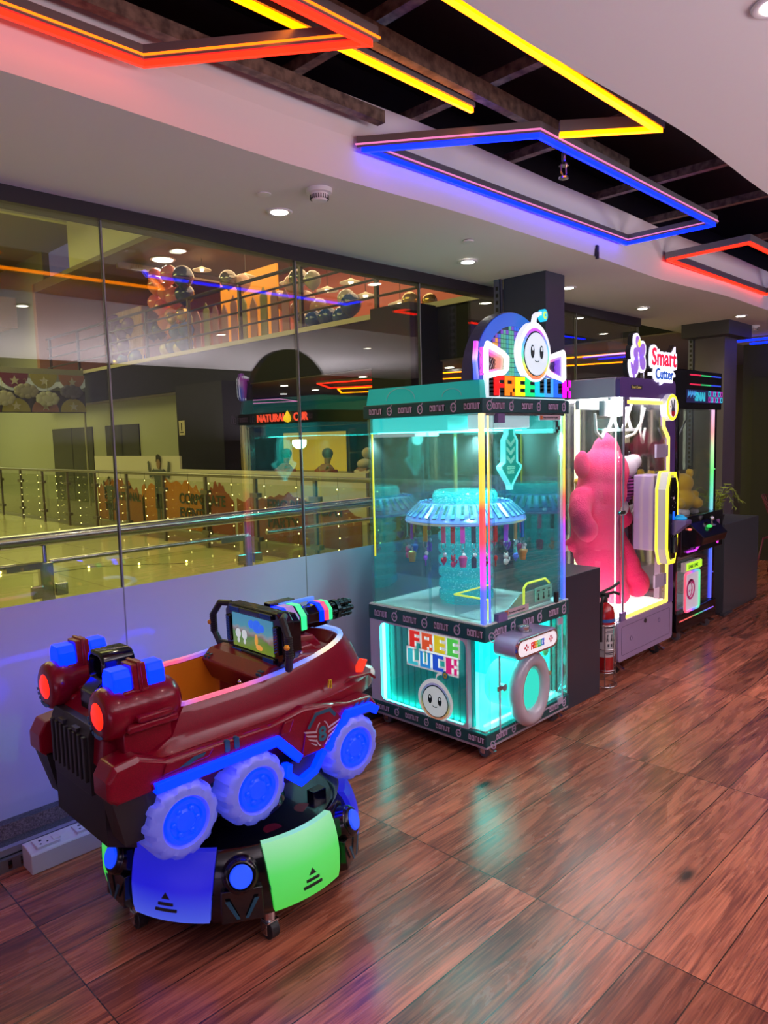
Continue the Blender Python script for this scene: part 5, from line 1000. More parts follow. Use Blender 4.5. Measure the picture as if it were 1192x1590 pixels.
def yplush(x, y, z, s, rot, label, tip=True):
    r = thing('plush_toy', (x, y, z), label, 'plush toy', 'yellow plush toys in the claw machines')
    c, sn = math.cos(math.radians(rot)), math.sin(math.radians(rot))
    def W(a, b_, h): return (x+s*(a*c-b_*sn), y+s*(a*sn+b_*c), z+s*h)
    fused([(W(0, 0, .09), (.10*s, .10*s, .09*s)), (W(0, 0, .22), (.085*s, .085*s, .08*s)), (W(.09, -.06, .06), (.05*s, .05*s, .045*s)), (W(-.09, -.06, .06), (.05*s, .05*s, .045*s)), (W(.10, -.02, .13), (.045*s, .04*s, .03*s)), (W(-.10, -.02, .13), (.045*s, .04*s, .03*s))], 'body', yf, r, .009*s+.002, 4, .003)
    for q in (-1, 1): 
        fused([(W(q*.07, 0, .30), (.03*s, .03*s, .04*s))], 'ear', yf, r, .008, 2, 0)
        if tip: M().ell(W(q*.075, 0, .335), (.02*s, .02*s, .022*s), 12, 8).end('ear_tip', blackm, r, smooth=True)
    return r
yplush(4.98, 2.80, .80, 1.0, 30, 'yellow plush toy wedged behind the pink bear, lower of the two in the purple machine'); yplush(4.98, 2.80, 1.12, .9, -20, 'yellow plush toy seated high behind the pink bear in the purple machine')
yplush(4.42, 2.84, 1.02, .8, 10, 'yellow plush toy at the back left corner of the purple machine')
M().rbox(4.36, 5.08, 2.72, 2.90, .76, .80, .004).rbox(4.36, 4.55, 2.74, 2.92, .98, 1.02, .004).box(4.36, 4.38, 2.88, 2.9, .39, 1.0).box(5.06, 5.08, 2.88, 2.9, .39, .76).end('prize_shelf', mat('shelf_white', (.6, .55, .6), .4), m2)
M().box(4.9, 5.09, 2.715, 2.719, .64, .75).end('shelf_sign', mat('sign_grey_green', (.25, .3, .2), .4), m2); text('sign_text', 'MAX\nME', .07, (4.93, 2.712, .70), (1, 0, 0), (0, 0, 1), mat('sign_lime', (.5, .7, .05), .4, emit=(.4, .6, .03), es=.6), m2, .002, 'LEFT', .003)

# ================= black claw machine =================
X0, X1, Y0, Y1 = 5.225, 5.965, 2.24, 2.98
m3 = thing('claw_machine', ((X0+X1)/2, (Y0+Y1)/2, 0), 'narrow black claw machine with colour-changing light strips, farthest of the three', 'claw machine')
for cx, cy in ((X0+.08, Y0+.03), (X1-.10, Y0+.03), (X0+.08, Y1-.08), (X1-.10, Y1-.08)): 
    c = caster((cx, cy), m3, .038, MATS['grey_tyre']); M().prism([(cy-.02, .06), (cy-.07, .05), (cy-.075, .062), (cy-.02, .075)], 'x', cx-.014, cx+.014).end('brake_tab', chrome, c)
M().rbox(X0-.02, X1, Y0-.02, Y1, .08, .22, .006).end('base_cabinet', black, m3)
M().box(X0+.02, X1-.06, Y0-.024, Y0-.018, .155, .163).end('light_line', ramp_emit('line_rgb', 'x', -.3, .3, [(0, (1, .02, .02)), (.3, (.9, .1, .02)), (.4, (.02, .8, .1)), (.6, (.02, .5, .3)), (.75, (.05, .1, 1)), (1, (.3, .05, .9))], .8), m3)
hb_ = M().rbox(X0-.16, X1+.02, Y0-.025, Y0+.16, 1.75, 2.04, .006).rbox(X0-.05, X1, Y0+.16, Y1, 1.80, 2.0, .006).end('header', black, m3)
d3 = Y0-.030
for z in (2.005, 1.935):
    dm = {'red': (.9, .03, .1), 'green': (.05, .7, .2), 'blue': (.04, .10, .9)}
    for q, (nm, c) in enumerate(dm.items()):
        g = M()
        for k in range(10): x = 5.36+(q*10+k)*.020; g.box(x, x+.011, d3, Y0-.024, z-.005, z+.005)
        g.end('led_dots', mat('dot_'+nm, c, .4, emit=c, es=.6), hb_)
M().box(5.30, 5.985, d3, Y0-.024, 1.80, 1.895).end('display', mat('display_dark', (.02, .02, .06), .2, emit=(.02, .02, .10), es=.5), hb_)
cy_ = mat('display_cyan', (.05, .5, .6), .3, emit=(.03, .42, .55), es=.9); mg_ = mat('display_magenta', (.4, .02, .3), .3, emit=(.35, .02, .35), es=.8)
text('lettering', 'SNAI', .088, (5.44, d3-.003, 1.815), (1, 0, 0), (0, 0, 1), cy_, hb_, .002, 'LEFT', .003)
g = M(); g2 = M(); g3 = M()
for i in range(6):
    for j in range(2):
        x, z = 5.70+i*.048, 1.805+j*.045; (g if (i+j) % 2 else g2).rings([[(a, y_, b_) for a, b_ in ((x+d, z+d), (x+.042-d, z+d), (x+.042-d, z+.041-d), (x+d, z+.041-d))] for d, y_ in ((0, d3), (0, d3-.003), (.009, d3-.003), (.009, d3))], closed=True)
for k in range(9): x = 5.31+k*.017; g3.prism([(x, 1.835+.01*(k % 3)), (x+.010, 1.89-.006*(k % 2)), (x+.016, 1.86)], 'y', d3-.002, d3)
g.end('display_pattern', cy_, hb_); g2.end('display_pattern', mg_, hb_); g3.end('display_pattern', mat('display_sky', (.05, .3, .6), .3, emit=(.08, .35, .75), es=.8), hb_)
for x, y in ((X0-.01, Y0), (X1-.03, Y0), (X0-.01, Y1-.03), (X1-.03, Y1-.03)): M().rbox(x, x+.03, y, y+.03, .22, 1.80, .003).end('frame_post', black, m3)
M().box(X0+.02, X1-.03, Y0+.008, Y0+.014, .95, 1.77).box(X0+.02, X1-.03, Y0+.008, Y0+.014, .22, .66).end('front_glass', acr, m3)
M().box(X0, X0+.006, Y0+.03, Y1-.03, .22, 1.80).end('side_glass', acr, m3); M().box(X1-.01, X1-.004, Y0+.03, Y1-.03, .22, 1.80).end('side_glass', acr, m3); M().box(X0, X1, Y1-.02, Y1-.014, .22, 1.80).end('back_glass', acr, m3)
s3 = ramp_emit('strip_pgb', 'z', .22, 1.76, [(0, (.03, .05, 1)), (.28, (.03, .12, 1)), (.46, (.15, .5, .7)), (.56, (.1, .7, .5)), (.68, (.08, .8, .15)), (.80, (.5, .8, .4)), (.88, (1, .35, .35)), (1, (.85, .5, .8))], 1.2)
M().rbox(X1-.075, X1-.045, Y0+.0, Y0+.02, .95, 1.765, .004).end('light_strip', s3, m3); M().rbox(X1-.075, X1-.045, Y0+.0, Y0+.02, .225, .68, .004).end('light_strip', s3, m3)
M().rbox(X0+.0, X1-.0, Y0, Y1, .88, .925, .004).end('prize_floor', black, m3)
fl_ = M()
for k in range(60): fl_.ell((random.uniform(5.28, 5.90), random.uniform(2.28, 2.88), .935+random.random()*.02), (.035, .035, .03), 8, 6)
o = fl_.end('pale_filling', mat('pink_white_fluff', (.75, .6, .68), .9), m3, smooth=True)
m3toys = [yplush(5.70, 2.40, .955, 1.0, -25, 'yellow plush toy leaning at the front of the black machine'), yplush(5.84, 2.52, .955, .95, 25, 'yellow plush toy beside the light strip of the black machine'), yplush(5.60, 2.66, .955, 1.0, 60, 'yellow plush toy at the back of the black machine')]
sl = M().rbox(X0-.03, X1+.03, Y0-.05, Y0+.02, .66, .95, .005).end('control_slab', black, m3)
M().prism([(Y0-.02, .70), (Y0-.14, .74), (Y0-.16, .80), (Y0-.05, .90), (Y0-.02, .90)], 'x', 5.33, 5.80).end('control_wedge', black, sl, bev=.006)
nb = ramp_emit('chevron_rgb', 'z', .67, .88, [(0, (.5, .02, .9)), (.35, (.9, .02, .5)), (.6, (1, .05, .12)), (1, (1, .2, .1))], 1.1)
M().tube([(5.30, Y0-.058, .86), (5.38, Y0-.065, .85), (5.52, Y0-.075, .76), (5.42, Y0-.065, .69), (5.28, Y0-.058, .69)], .008, 8).end('chevron_light', nb, sl); M().tube([(5.70, Y0-.12, .72), (5.84, Y0-.07, .80), (5.80, Y0-.06, .86)], .008, 8).end('chevron_light', nb, sl)
M().ell((5.62, Y0-.10, .865), (.06, .04, .012)).cyl((5.66, Y0-.09, .87), (5.66, Y0-.09, .90), .008).ell((5.66, Y0-.09, .91), .02).end('joystick', chrome, sl, smooth='auto'); M().ell((5.56, Y0-.11, .862), (.028, .02, .012)).end('lit_button', mat('green_button', (.05, .5, .1), .3, emit=(.05, .8, .15), es=.8), sl, smooth=True)
M().box(5.86, 5.91, Y0-.056, Y0-.05, .72, .88).end('coin_panel', mat('coin_violet', (.3, .15, .4), .3), sl)
# lower cabinet: lime name bar, framed poster
M().box(5.30, 5.62, Y0-.028, Y0-.005, .528, .60).end('poster_header', whitep, m3); nbx = M().box(5.345, 5.625, Y0-.034, Y0-.028, .535, .590).end('lit_bar', mat('lime_bar', (.4, .8, .05), .4, emit=(.42, .85, .03), es=.95), m3); text('lettering', 'SNAI TIME', .040, (5.365, Y0-.035, .548), (1, 0, 0), (0, 0, 1), dk, nbx, .001)
ps = M().prism(rrect(5.315, 5.575, .225, .515, .02, 3), 'y', Y0-.03, Y0-.02).end('poster', mat('poster_white', (.75, .7, .78), .4, emit=(.35, .33, .4), es=.6), m3)
M().band(rrect(5.312, 5.578, .222, .518, .025, 4), .014, 'y', Y0-.040, Y0-.028, closed=True).end('poster_light', ramp_emit('poster_rgb', 'x', -.29, -.01, [(0, (1, .05, .12)), (.3, (.9, .1, .4)), (.5, (.2, .05, 1)), (.75, (.02, .5, .6)), (1, (.05, .75, .25))], 1.1), ps)
pk = mat('poster_pink', (.7, .03, .25), .4); q = M().band(ellp(5.42, .385, .068, .072, 0), .014, 'y', Y0-.034, Y0-.030, closed=True).band(ellp(5.40, .385, .045, .055, 0), .006, 'y', Y0-.034, Y0-.030, closed=True).prism([(5.37, .42), (5.42, .445), (5.46, .42), (5.45, .45), (5.42, .465), (5.38, .45)], 'y', Y0-.034, Y0-.03)
for x in (5.395, 5.435):
    for s_ in (-1, 1): q.tube([(x-.007, Y0-.032, .375-s_*.008), (x+.007, Y0-.032, .375+s_*.008)], .0018, 4)
q.end('face_print', pk, ps)
M().box(5.36, 5.84, Y0+.1, Y1-.1, .222, .24).end('inner_tray', MATS['shelf_white'], m3); M().rbox(5.62, 5.80, Y0+.02, Y0+.2, .50, .66, .006).end('coin_box', black, m3)
M().tube([(5.24, 2.4, 1.62), (5.32, 2.4, 1.54), (5.45, 2.4, 1.50), (5.60, 2.4, 1.55), (5.75, 2.4, 1.68)], .006, 8).tube([(5.25, 2.36, 1.45), (5.31, 2.36, 1.42), (5.33, 2.36, 1.35)], .006, 8).end('cable', mat('grey_cable', (.3, .3, .32), .4), m3, smooth=True)
for z in (1.28, .44): M().cyl((X1-.03, Y0-.008, z), (X1-.03, Y0+.002, z), .008).end('door_latch', chrome, m3)
point('chamber_glow', (5.68, 2.43, 1.70), .9, (1, .95, .9), .03)

for o_ in [m3]+m3toys: o_.location.x += .135; o_.location.y += .03
# ================= extinguisher, pedestals, fern, chair, sockets =================
bp = M().rbox(3.60, 4.018, 2.165, 2.50, 0, .785, .003).end('pedestal_box', mat('dark_laminate', (.035, .04, .06), .3)); tag(bp, 'dark laminate pedestal box between the teal machine and the extinguisher', 'pedestal')
ex = thing('fire_extinguisher', (4.16, 2.21, .20), 'red fire extinguisher held in a wire floor stand beside the purple machine', 'fire extinguisher')
ec = (4.16, 2.21, 0); exr = mat('extinguisher_red', (.45, .012, .015), .25, coat=.6)
M().lathe([(.001, .10), (.055, .10), (.060, .115), (.060, .47), (.052, .505), (.03, .53), (.018, .54), (.001, .54)], ec, 32).end('cylinder', exr, ex, smooth='auto')
M().lathe([(.0615, .42), (.0615, .44), (.0605, .44), (.0605, .42)], ec, 32).end('blue_band', mat('band_blue', (.03, .15, .45), .4), ex)
lb = M().lathe([(.0612, .20), (.0612, .405), (.0602, .405), (.0602, .20)], ec, 32).end('paper_label', mat('label_white', (.62, .6, .62), .5), ex, smooth='auto')
def onc(a, z, r=.0622): a = math.radians(a); return (ec[0]+r*math.cos(a), ec[1]+r*math.sin(a), z)
g = M()
for z, a0, a1, h in ((.385, -150, -70, .012), (.365, -140, -90, .004), (.355, -150, -100, .004), (.265, -135, -125, .02), (.265, -115, -105, .02), (.265, -98, -88, .02), (.225, -150, -80, .006), (.215, -145, -95, .004)): g.rings([[onc(a0+(a1-a0)*i/8, z), onc(a0+(a1-a0)*i/8, z+h), onc(a0+(a1-a0)*i/8, z+h, .061), onc(a0+(a1-a0)*i/8, z, .061)] for i in range(9)])
for a in (-135, -110, -90): g.tube([onc(a-4, .30), onc(a, .33), onc(a+3, .345)], .003, 5).tube([onc(a+5, .30), onc(a, .325)], .002, 5)
g.end('label_print', mat('label_ink', (.04, .04, .06), .5), lb)
hv = M().cyl((4.16, 2.21, .535), (4.16, 2.21, .57), .018).rbox(4.135, 4.185, 2.19, 2.23, .565, .595, .004).tube([(4.15, 2.20, .59), (4.20, 2.17, .60), (4.23, 2.15, .585)], .009, 6).tube([(4.12, 2.22, .60), (4.20, 2.18, .63), (4.235, 2.15, .66)], .009, 6).end('valve_handle', blackm, ex, smooth='auto')
M().cyl((4.14, 2.235, .58), (4.14, 2.25, .58), .014).end('gauge', chrome, hv)
M().tube([(4.14, 2.19, .57), (4.10, 2.19, .58), (4.09, 2.195, .54), (4.092, 2.20, .40), (4.093, 2.2, .30)], .010, 8).end('hose', blackm, ex, smooth=True)
sd = M(); wr = .004
for z, r in ((.012, .075), (.10, .066), (.115, .07), (.40, .07), (.25, .07)): sd.tube([onc(a, z, r) for a in range(0, 360, 15)], wr*.7, 6, closed=True)
for a in (-150, -100, -50, 30, 90, 160): sd.tube([onc(a, .012, .075), onc(a, .10, .068), onc(a, .40, .07)], wr*.7, 6)
sd.tube([onc(-125, .004, .08), onc(-125, .03, .075)], wr, 6)
tag(sd.end('extinguisher_stand', mat('stand_wire', (.5, .48, .5), .25, 1)), 'round chromed wire floor stand holding the fire extinguisher', 'wire stand')
pb = M().rbox(6.40, 7.24, 2.30, 2.62, .02, .79, .004).box(6.38, 6.60, 2.29, 2.32, 0, .02).box(6.42, 7.22, 2.32, 2.6, 0, .02)
tag(pb.end('planter_box', mat('grey_laminate', (.055, .06, .075), .35)), 'long dark grey planter box at the foot of the far column', 'planter box')
fern = thing('potted_fern', (6.62, 2.46, .79), 'green fern arching out of the dark grey planter box', 'plant')
M().lathe([(.001, 0), (.06, 0), (.075, .06), (.07, .06), (.001, .055)], (6.62, 2.46, .79), 20).end('pot', mat('pot_dark', (.03, .03, .03), .5), fern, smooth='auto')
fg = mat('fern_green', (.22, .30, .03), .5)
for k in range(11):
    a = 2*PI*k/11+.3; L_ = random.uniform(.22, .34); hh = random.uniform(.18, .30); P = []
    for i in range(9): t = i/8; P.append(Vector((6.62+L_*t*math.cos(a), 2.46+L_*t*math.sin(a)*.8, .84+hh*math.sin(PI*min(1, t*1.15)*.75)-.06*t*t)))
    mm = M().tube(P, .003, 5)
    sd_ = Vector((-math.sin(a), math.cos(a), 0))
    for i in range(1, 9):
        for s_ in (-1, 1):
            ln = .05*(1-i/10)+.012; q = P[i]; dv = (P[i]-P[i-1]).normalized(); tip = q+sd_*s_*ln+dv*.02-Vector((0, 0, .012)); u = dv*.008
            mm.rings([[q-u, q+u, q+u+Vector((0, 0, .001)), q-u+Vector((0, 0, .001))], [tip-u*.2, tip+u*.2, tip+u*.2+Vector((0, 0, .0008)), tip-u*.2+Vector((0, 0, .0008))]])
    mm.end('frond', fg, fern)
chr_ = thing('wire_chair', (8.45, 2.42, 0), 'dark pink wire shell chair standing near the far wall', 'chair')
pkc = mat('chair_pink', (.16, .02, .05), .4)
sh = M(); cx, cy = 8.45, 2.42
def shp(u, v):
    a = PI*(.10+.80*u); r = .29*(1-.25*(1-v)); return (cx+r*math.cos(a)*.9+.05, cy+r*math.sin(a)*.7-.06+.10*v*math.sin(a), .46+.42*v*(.55+.45*math.sin(a)))
for i in range(15): sh.tube([shp(i/14, v/6) for v in range(7)], .0045, 5)
for v in range(1, 7): sh.tube([shp(i/20, v/6) for i in range(21)], .006 if v == 6 else .0045, 5)
sh.end('backrest', pkc, chr_, smooth=True)
st_ = M()
for i in range(11): st_.tube([(cx-.20+.04*i, cy-.22, .45), (cx-.20+.04*i, cy+.14, .44)], .0045, 5)
for i in range(8): st_.tube([(cx-.21, cy-.22+.05*i, .45), (cx+.21, cy-.22+.05*i, .45)], .0045, 5)
st_.end('seat', pkc, chr_, smooth=True)
for sx_, sy_ in ((-1, -1), (1, -1), (-1, 1), (1, 1)): M().tube([(cx+sx_*.16, cy+sy_*.16, .44), (cx+sx_*.23, cy+sy_*.23, .006)], .009, 8).end('leg', pkc, chr_, smooth=True)
# white socket boxes beside the ledge
lilw = mat('socket_plastic', (.62, .55, .62), .3)
def socket(xa, xb, label):
    r = thing('socket_box', ((xa+xb)/2, 2.83, 0), label, 'power socket', 'white power socket boxes on the floor')
    M().prism([(2.785, .002), (2.785, .075), (2.79, .082), (2.84, .09), (2.88, .090), (2.88, .002)], 'x', xa, xb).end('case', lilw, r, bev=.003)
    L_ = xb-xa; nx = 2
    for k in range(nx):
        x0 = xa+.03+k*L_/2; p = M().box(x0+.0, x0+.085, 2.80, 2.865, .083, .094).end('faceplate', lilw, r, bev=.001)
        h_ = M().cyl((x0+.025, 2.845, .0935), (x0+.025, 2.845, .0948), .006, n=10).cyl((x0+.018, 2.818, .0935), (x0+.018, 2.818, .0948), .004, n=10).cyl((x0+.045, 2.822, .0935), (x0+.045, 2.822, .0948), .004, n=10).end('socket_hole', blackm, p)
        M().prism([(x0+.065, .0935), (x0+.065, .097), (x0+.09, .101), (x0+.09, .0935)], 'y', 2.81, 2.845).end('switch', lilw, p, bev=.001)
socket(.885, 1.185, 'white power socket box nearest the left edge of the floor'); socket(1.19, 1.50, 'white power socket box half hidden behind the kiddie ride')
# ================= the mall hall beyond the glass =================
lime = mat('cream_wall', (.68, .66, .36), .6); polf = mat('polished_tiles', (.62, .60, .42), .10, spec=.6)
def tiles(m):
    n, l = nodes(m); b = n['Principled BSDF']; tc = n.new('ShaderNodeTexCoord'); br = n.new('ShaderNodeTexBrick'); br.offset = 0; br.inputs['Scale'].default_value = 1; br.inputs['Brick Width'].default_value = 1.2; br.inputs['Row Height'].default_value = 1.2; br.inputs['Mortar Size'].default_value = .006
    br.inputs['Color1'].default_value = (.58, .55, .30, 1); br.inputs['Color2'].default_value = (.64, .60, .34, 1); br.inputs['Mortar'].default_value = (.3, .28, .18, 1); l.new(tc.outputs['Object'], br.inputs[0]); l.new(br.outputs[0], b.inputs['Base Color'])
tiles(polf)
struct(M().box(-6, 6.1, 3.2, 34, -.12, -.02).end('floor_mall', polf)); struct(M().box(6.1, 18, 3.2, 34, -.12, -.02).end('floor_mall', mat('gallery_floor', (.25, .22, .18), .3)))
struct(M().box(-6, 18, 34, 34.2, -.1, 9).box(-6.2, -6, 3.2, 34, -.1, 9).end('wall_mall', lime))
struct(M().box(13.6, 13.8, 3.2, 34, -.1, 2.7).end('wall_gallery', mat('gallery_wall', (.12, .11, .13), .5)))
# gallery ceiling, slab with dark fascia, upper gallery
darkf = mat('dark_fascia', (.010, .010, .014), .5, spec=.1); gceil = mat('gallery_ceiling', (.30, .25, .27), .6)
struct(M().box(8.45, 13.8, 3.2, 22.6, 2.70, 2.80).end('ceiling_gallery', gceil))
struct(M().box(8.40, 8.45, 3.2, 22.6, 2.72, 3.48).end('trim_5', darkf)); struct(M().box(8.36, 8.46, 3.2, 22.6, 3.48, 3.56).end('trim_6', mat('slab_edge_cream', (.42, .36, .28), .5)))
struct(M().box(8.45, 13.8, 3.2, 22.6, 2.8, 3.54).end('floor_upper', mat('upper_floor', (.3, .2, .16), .5)))
struct(M().box(12.6, 12.8, 8.2, 22.6, 3.54, 6.3).end('wall_upper', mat('coral_wall', (.58, .17, .12), .6))); struct(M().box(8.45, 12.8, 22.5, 22.7, 3.54, 6.3).end('wall_upper', mat('brown_wall', (.3, .13, .08), .6)))
struct(M().box(8.45, 12.8, 3.2, 22.6, 6.05, 6.3).end('ceiling_upper', mat('brown_ceiling', (.16, .11, .09), .6)))
struct(M().box(8.2, 8.45, 12.2, 19.4, 6.05, 9).end('trim_7', lime)); struct(M().box(8.0, 8.46, 12.0, 19.4, 5.95, 6.06).end('trim_8', mat('brown_soffit', (.20, .16, .09), .6)))
struct(M().box(-6, 8.4, 19.42, 19.6, 7.3, 9).end('trim_9', lime)); struct(M().box(-6, 9.0, 19.6, 34, 7.3, 7.5).end('ceiling_mall', mat('unlit_soffit', (.19, .16, .09), .6)))  # shade of the slab's unlit underside is put into its brown colour
struct(M().box(-6, 8.4, 24, 34, 5.25, 5.6).box(-6, 8.4, 23.9, 24, 5.2, 6.1).end('trim_10', mat('ochre_bulkhead', (.26, .15, .06), .6)))
# gallery columns
for i, (y0, y1) in enumerate(((12.0, 13.7), (7.15, 7.95))): struct(M().box(7.8, 8.5, y0, y1, -.02, 2.75 if i == 0 else 3.5).end('column_%d' % (3+i), mat('charcoal_column', (.012, .012, .016), .5, spec=.15)))
nt = M().box(7.79, 7.80, 13.4, 13.62, 1.75, 2.05); nt = nt.end('notice', mat('notice_cream', (.5, .42, .3), .5)); tag(nt, 'small cream notice on the wide charcoal column across the hall', 'notice'); M().box(7.785, 7.79, 13.45, 13.57, 1.80, 1.82).box(7.785, 7.79, 13.50, 13.53, 1.84, 2.0).end('notice_print', darkf, nt)
# slanted soft beams on the upper floor
for k, (y, lb) in enumerate(((17.3, 'farthest left'), (13.2, 'middle'), (10.2, 'nearest right'))):
    r = M().box(8.5, 12.6, y, y+.12, 5.85, 6.0).end('ceiling_beam', mat('beam_tan', (.22, .16, .11), .5)); tag(r, 'steel ceiling beam over the upper party floor, '+lb, 'ceiling beam')
# near handrail outside the glass
ss = mat('brushed_steel', (.55, .52, .55), .22, 1.)
def post(x, y, par, z1, wd=.02): M().rbox(x-wd, x+wd, y-.02, y+.02, -.02, z1, .004).end('post', ss, par)
hr = thing('handrail', (2.2, 3.5, 0), 'thick stainless steel handrail just outside the glass wall', 'railing')
M().cyl((-3, 3.52, 1.165), (6.4, 3.52, 1.175), .033, n=20).end('top_rail', ss, hr, smooth='auto'); 
M().cyl((-3, 3.52, 1.06), (1.15, 3.52, 1.06), .012).cyl((1.30, 3.52, 1.06), (2.42, 3.52, 1.06), .012).cyl((2.55, 3.52, 1.06), (6.4, 3.52, 1.06), .012).end('lower_rail', ss, hr, smooth='auto')
for x in (.15, 1.28, 2.40, 3.55, 4.7, 5.85):
    p = M().rbox(x-.03, x+.03, 3.50, 3.54, -.02, 1.06, .004).cyl((x, 3.52, 1.05), (x, 3.52, 1.14), .010).box(x-.18, x-.02, 3.49, 3.54, 1.035, 1.065).end('post', ss, hr)
    for s_ in (-1, 1): M().rbox(x+s_*.055-.028, x+s_*.055+.028, 3.475, 3.50, .90, .96, .006).end('glass_clamp', ss, p)
    if x < 5.8: M().box(x+.06, x+1.07, 3.515, 3.525, .1, 1.02).end('glass_panel', glass('rail_glass', (.92, .94, .86), .8), hr)
# far railing with glass, around the hall
rr2 = thing('railing', (6.0, 11, 0), 'long steel and glass railing across the hall in front of the event banners', 'railing')
M().cyl((6.0, 4.1, 1.10), (6.0, 19, 1.10), .03).cyl((6.0, 19, 1.10), (-5, 19, 1.10), .03).end('top_rail', mat('dull_steel', (.22, .20, .19), .35, .8), rr2, smooth='auto')
for k in range(12):
    y = 4.6+k*1.3; p = M().box(5.98, 6.02, y-.025, y+.025, -.02, 1.08).end('post', MATS['dull_steel'], rr2)
    for z in (.22, .84): M().box(5.96, 6.04, y-.09, y+.09, z-.03, z+.03).end('glass_clamp', MATS['dull_steel'], p)
    M().box(5.995, 6.005, y+.06, y+1.24, .08, 1.0).end('glass_panel', MATS['rail_glass'], rr2)
for k in range(7): x = 4.9-k*1.5; M().box(x-.025, x+.025, 18.98, 19.02, -.02, 1.08).end('post', MATS['dull_steel'], rr2); M().box(x-1.4, x-.06, 18.995, 19.005, .08, 1.0).end('glass_panel', MATS['rail_glass'], rr2)
# banner hoarding with ragged brush strokes and lettering
bw = mat('banner_white', (.55, .5, .45), .5); bn = thing('event_banner', (6.9, 11, 0), 'long white hoarding with orange and red brush strokes advertising events', 'banner')
M().box(6.9, 6.94, 7.2, 12.1, -.02, 1.12).box(6.9, 6.94, 12.1, 15.7, -.02, 1.36).end('board', bw, bn)
def stroke(y0, y1, zt, col, nm, jag=.10):
    P = [(y0, 0.02)]; n = 26
    for i in range(n+1): y = y0+(y1-y0)*i/n; t = i/n; P.append((y, zt*(.72+.35*math.sin(PI*t*.9)+(random.random()-.5)*jag*2)))
    P.append((y1, .02)); M().prism(P, 'x', 6.886, 6.90).end(nm, mat(nm+'_ink', col, .6), bn)
stroke(10.4, 11.4, .80, (.28, .035, .02), 'red_stroke'); stroke(11.1, 13.6, .85, (.55, .17, .015), 'orange_stroke'); stroke(13.5, 15.6, .80, (.35, .10, .03), 'rust_stroke'); stroke(7.3, 10.3, .72, (.25, .06, .03), 'maroon_stroke')
bt_ = mat('banner_ink', (.02, .02, .025), .5)
for s_, y, z, sz in (('CORPORATE\nEVENTS', 12.15, .50, .26), ('EDUCATIONAL\nTOUR', 15.25, .46, .23), ('EPIC BIRTHDAY\nPARTY', 9.45, .50, .26)): text('lettering', s_, sz, (6.875, y, z), (0, -1, 0), (0, 0, 1), bt_, bn, .004, 'LEFT', .006)
# printed standing men with raised arms
def man(y, h, nm):
    g = M(); x0, x1 = 6.868, 6.876; s = h
    def P(pts): g.prism([(y-u*s, v*s) for u, v in pts], 'x', x0, x1)
    P([(-.10, .0), (-.02, .0), (-.01, .45), (-.09, .45)]); P([(.02, .0), (.10, .0), (.09, .45), (.01, .45)]); P([(-.13, .25), (.13, .25), (.12, .60), (.15, .78), (-.15, .78), (-.12, .60)])
    P([(-.14, .70), (-.26, .66), (-.30, .88), (-.26, .89), (-.22, .74), (-.13, .79)]); P([(.14, .70), (.26, .66), (.30, .88), (.26, .89), (.22, .74), (.13, .79)]); g.end(nm, mat('suit_grey', (.07, .08, .09), .5), bn)
    hd = M(); hd.prism([(y-u*s, v*s) for u, v in ellp(0, .86, .05, .075, 0, 16)], 'x', x0-.002, x1).end('face_print', mat('print_skin', (.25, .14, .10), .5), bn); M().prism([(y-u*s, v*s) for u, v in [(-.06, .88), (-.05, .96), (0, .985), (.05, .96), (.06, .88), (.03, .915), (-.03, .915)]], 'x', x0-.004, x1).end('hair_print', blackm, bn)
man(12.85, 1.42, 'man_print'); man(15.0, .95, 'small_figure_print')
# hoarding return on the left and shopfronts
kz = struct(M().box(8.8, 9.0, 13.8, 34, -.02, 2.7).box(8.8, 9.0, 22.7, 34, 2.7, 7.5).end('wall_gallery', mat('grey_green_wall', (.30, .30, .22), .5)))
for i, (y0, y1) in enumerate(((17.3, 19.2), (20.0, 22.8))): struct(M().box(8.78, 8.8, y0, y1, 0, 2.1).box(8.77, 8.79, y0, y0+.05, 0, 2.1).box(8.77, 8.79, (y0+y1)/2, (y0+y1)/2+.05, 0, 2.1).end('door_%d' % (2+i), mat('dark_shop_glass', (.03, .03, .035), .15)))
# scalloped children's awning with stars
aw = thing('scalloped_awning', (7.2, 19.2, 2.4), 'pale scalloped awning with star medallions above the children area at left', 'awning')
for x in (1.3, 8.3): M().cyl((x, 19.3, -.02), (x, 19.3, 3.6), .03).end('post', mat('awning_post', (.3, .28, .2), .4), aw)
M().box(1.3, 8.3, 19.27, 19.30, 2.95, 3.55).end('header_board', mat('awning_board', (.30, .30, .20), .6), aw)
xv = [1.3+.05*i for i in range(0, 141)]
M().rings([[(x, 19.16, 2.98+.13*(1-abs(math.sin(PI*(x-1.3)/.7)))), (x, 19.19, 2.98+.13*(1-abs(math.sin(PI*(x-1.3)/.7)))), (x, 19.19, 3.26+.05*math.sin(x*4)), (x, 19.16, 3.26+.05*math.sin(x*4))] for x in xv]).end('valance', mat('valance_white', (.62, .64, .58), .6, emit=(.3, .32, .28), es=.3), aw)
stc = [(.32, .28, .05), (.34, .15, .09), (.36, .30, .05), (.16, .02, .05)]
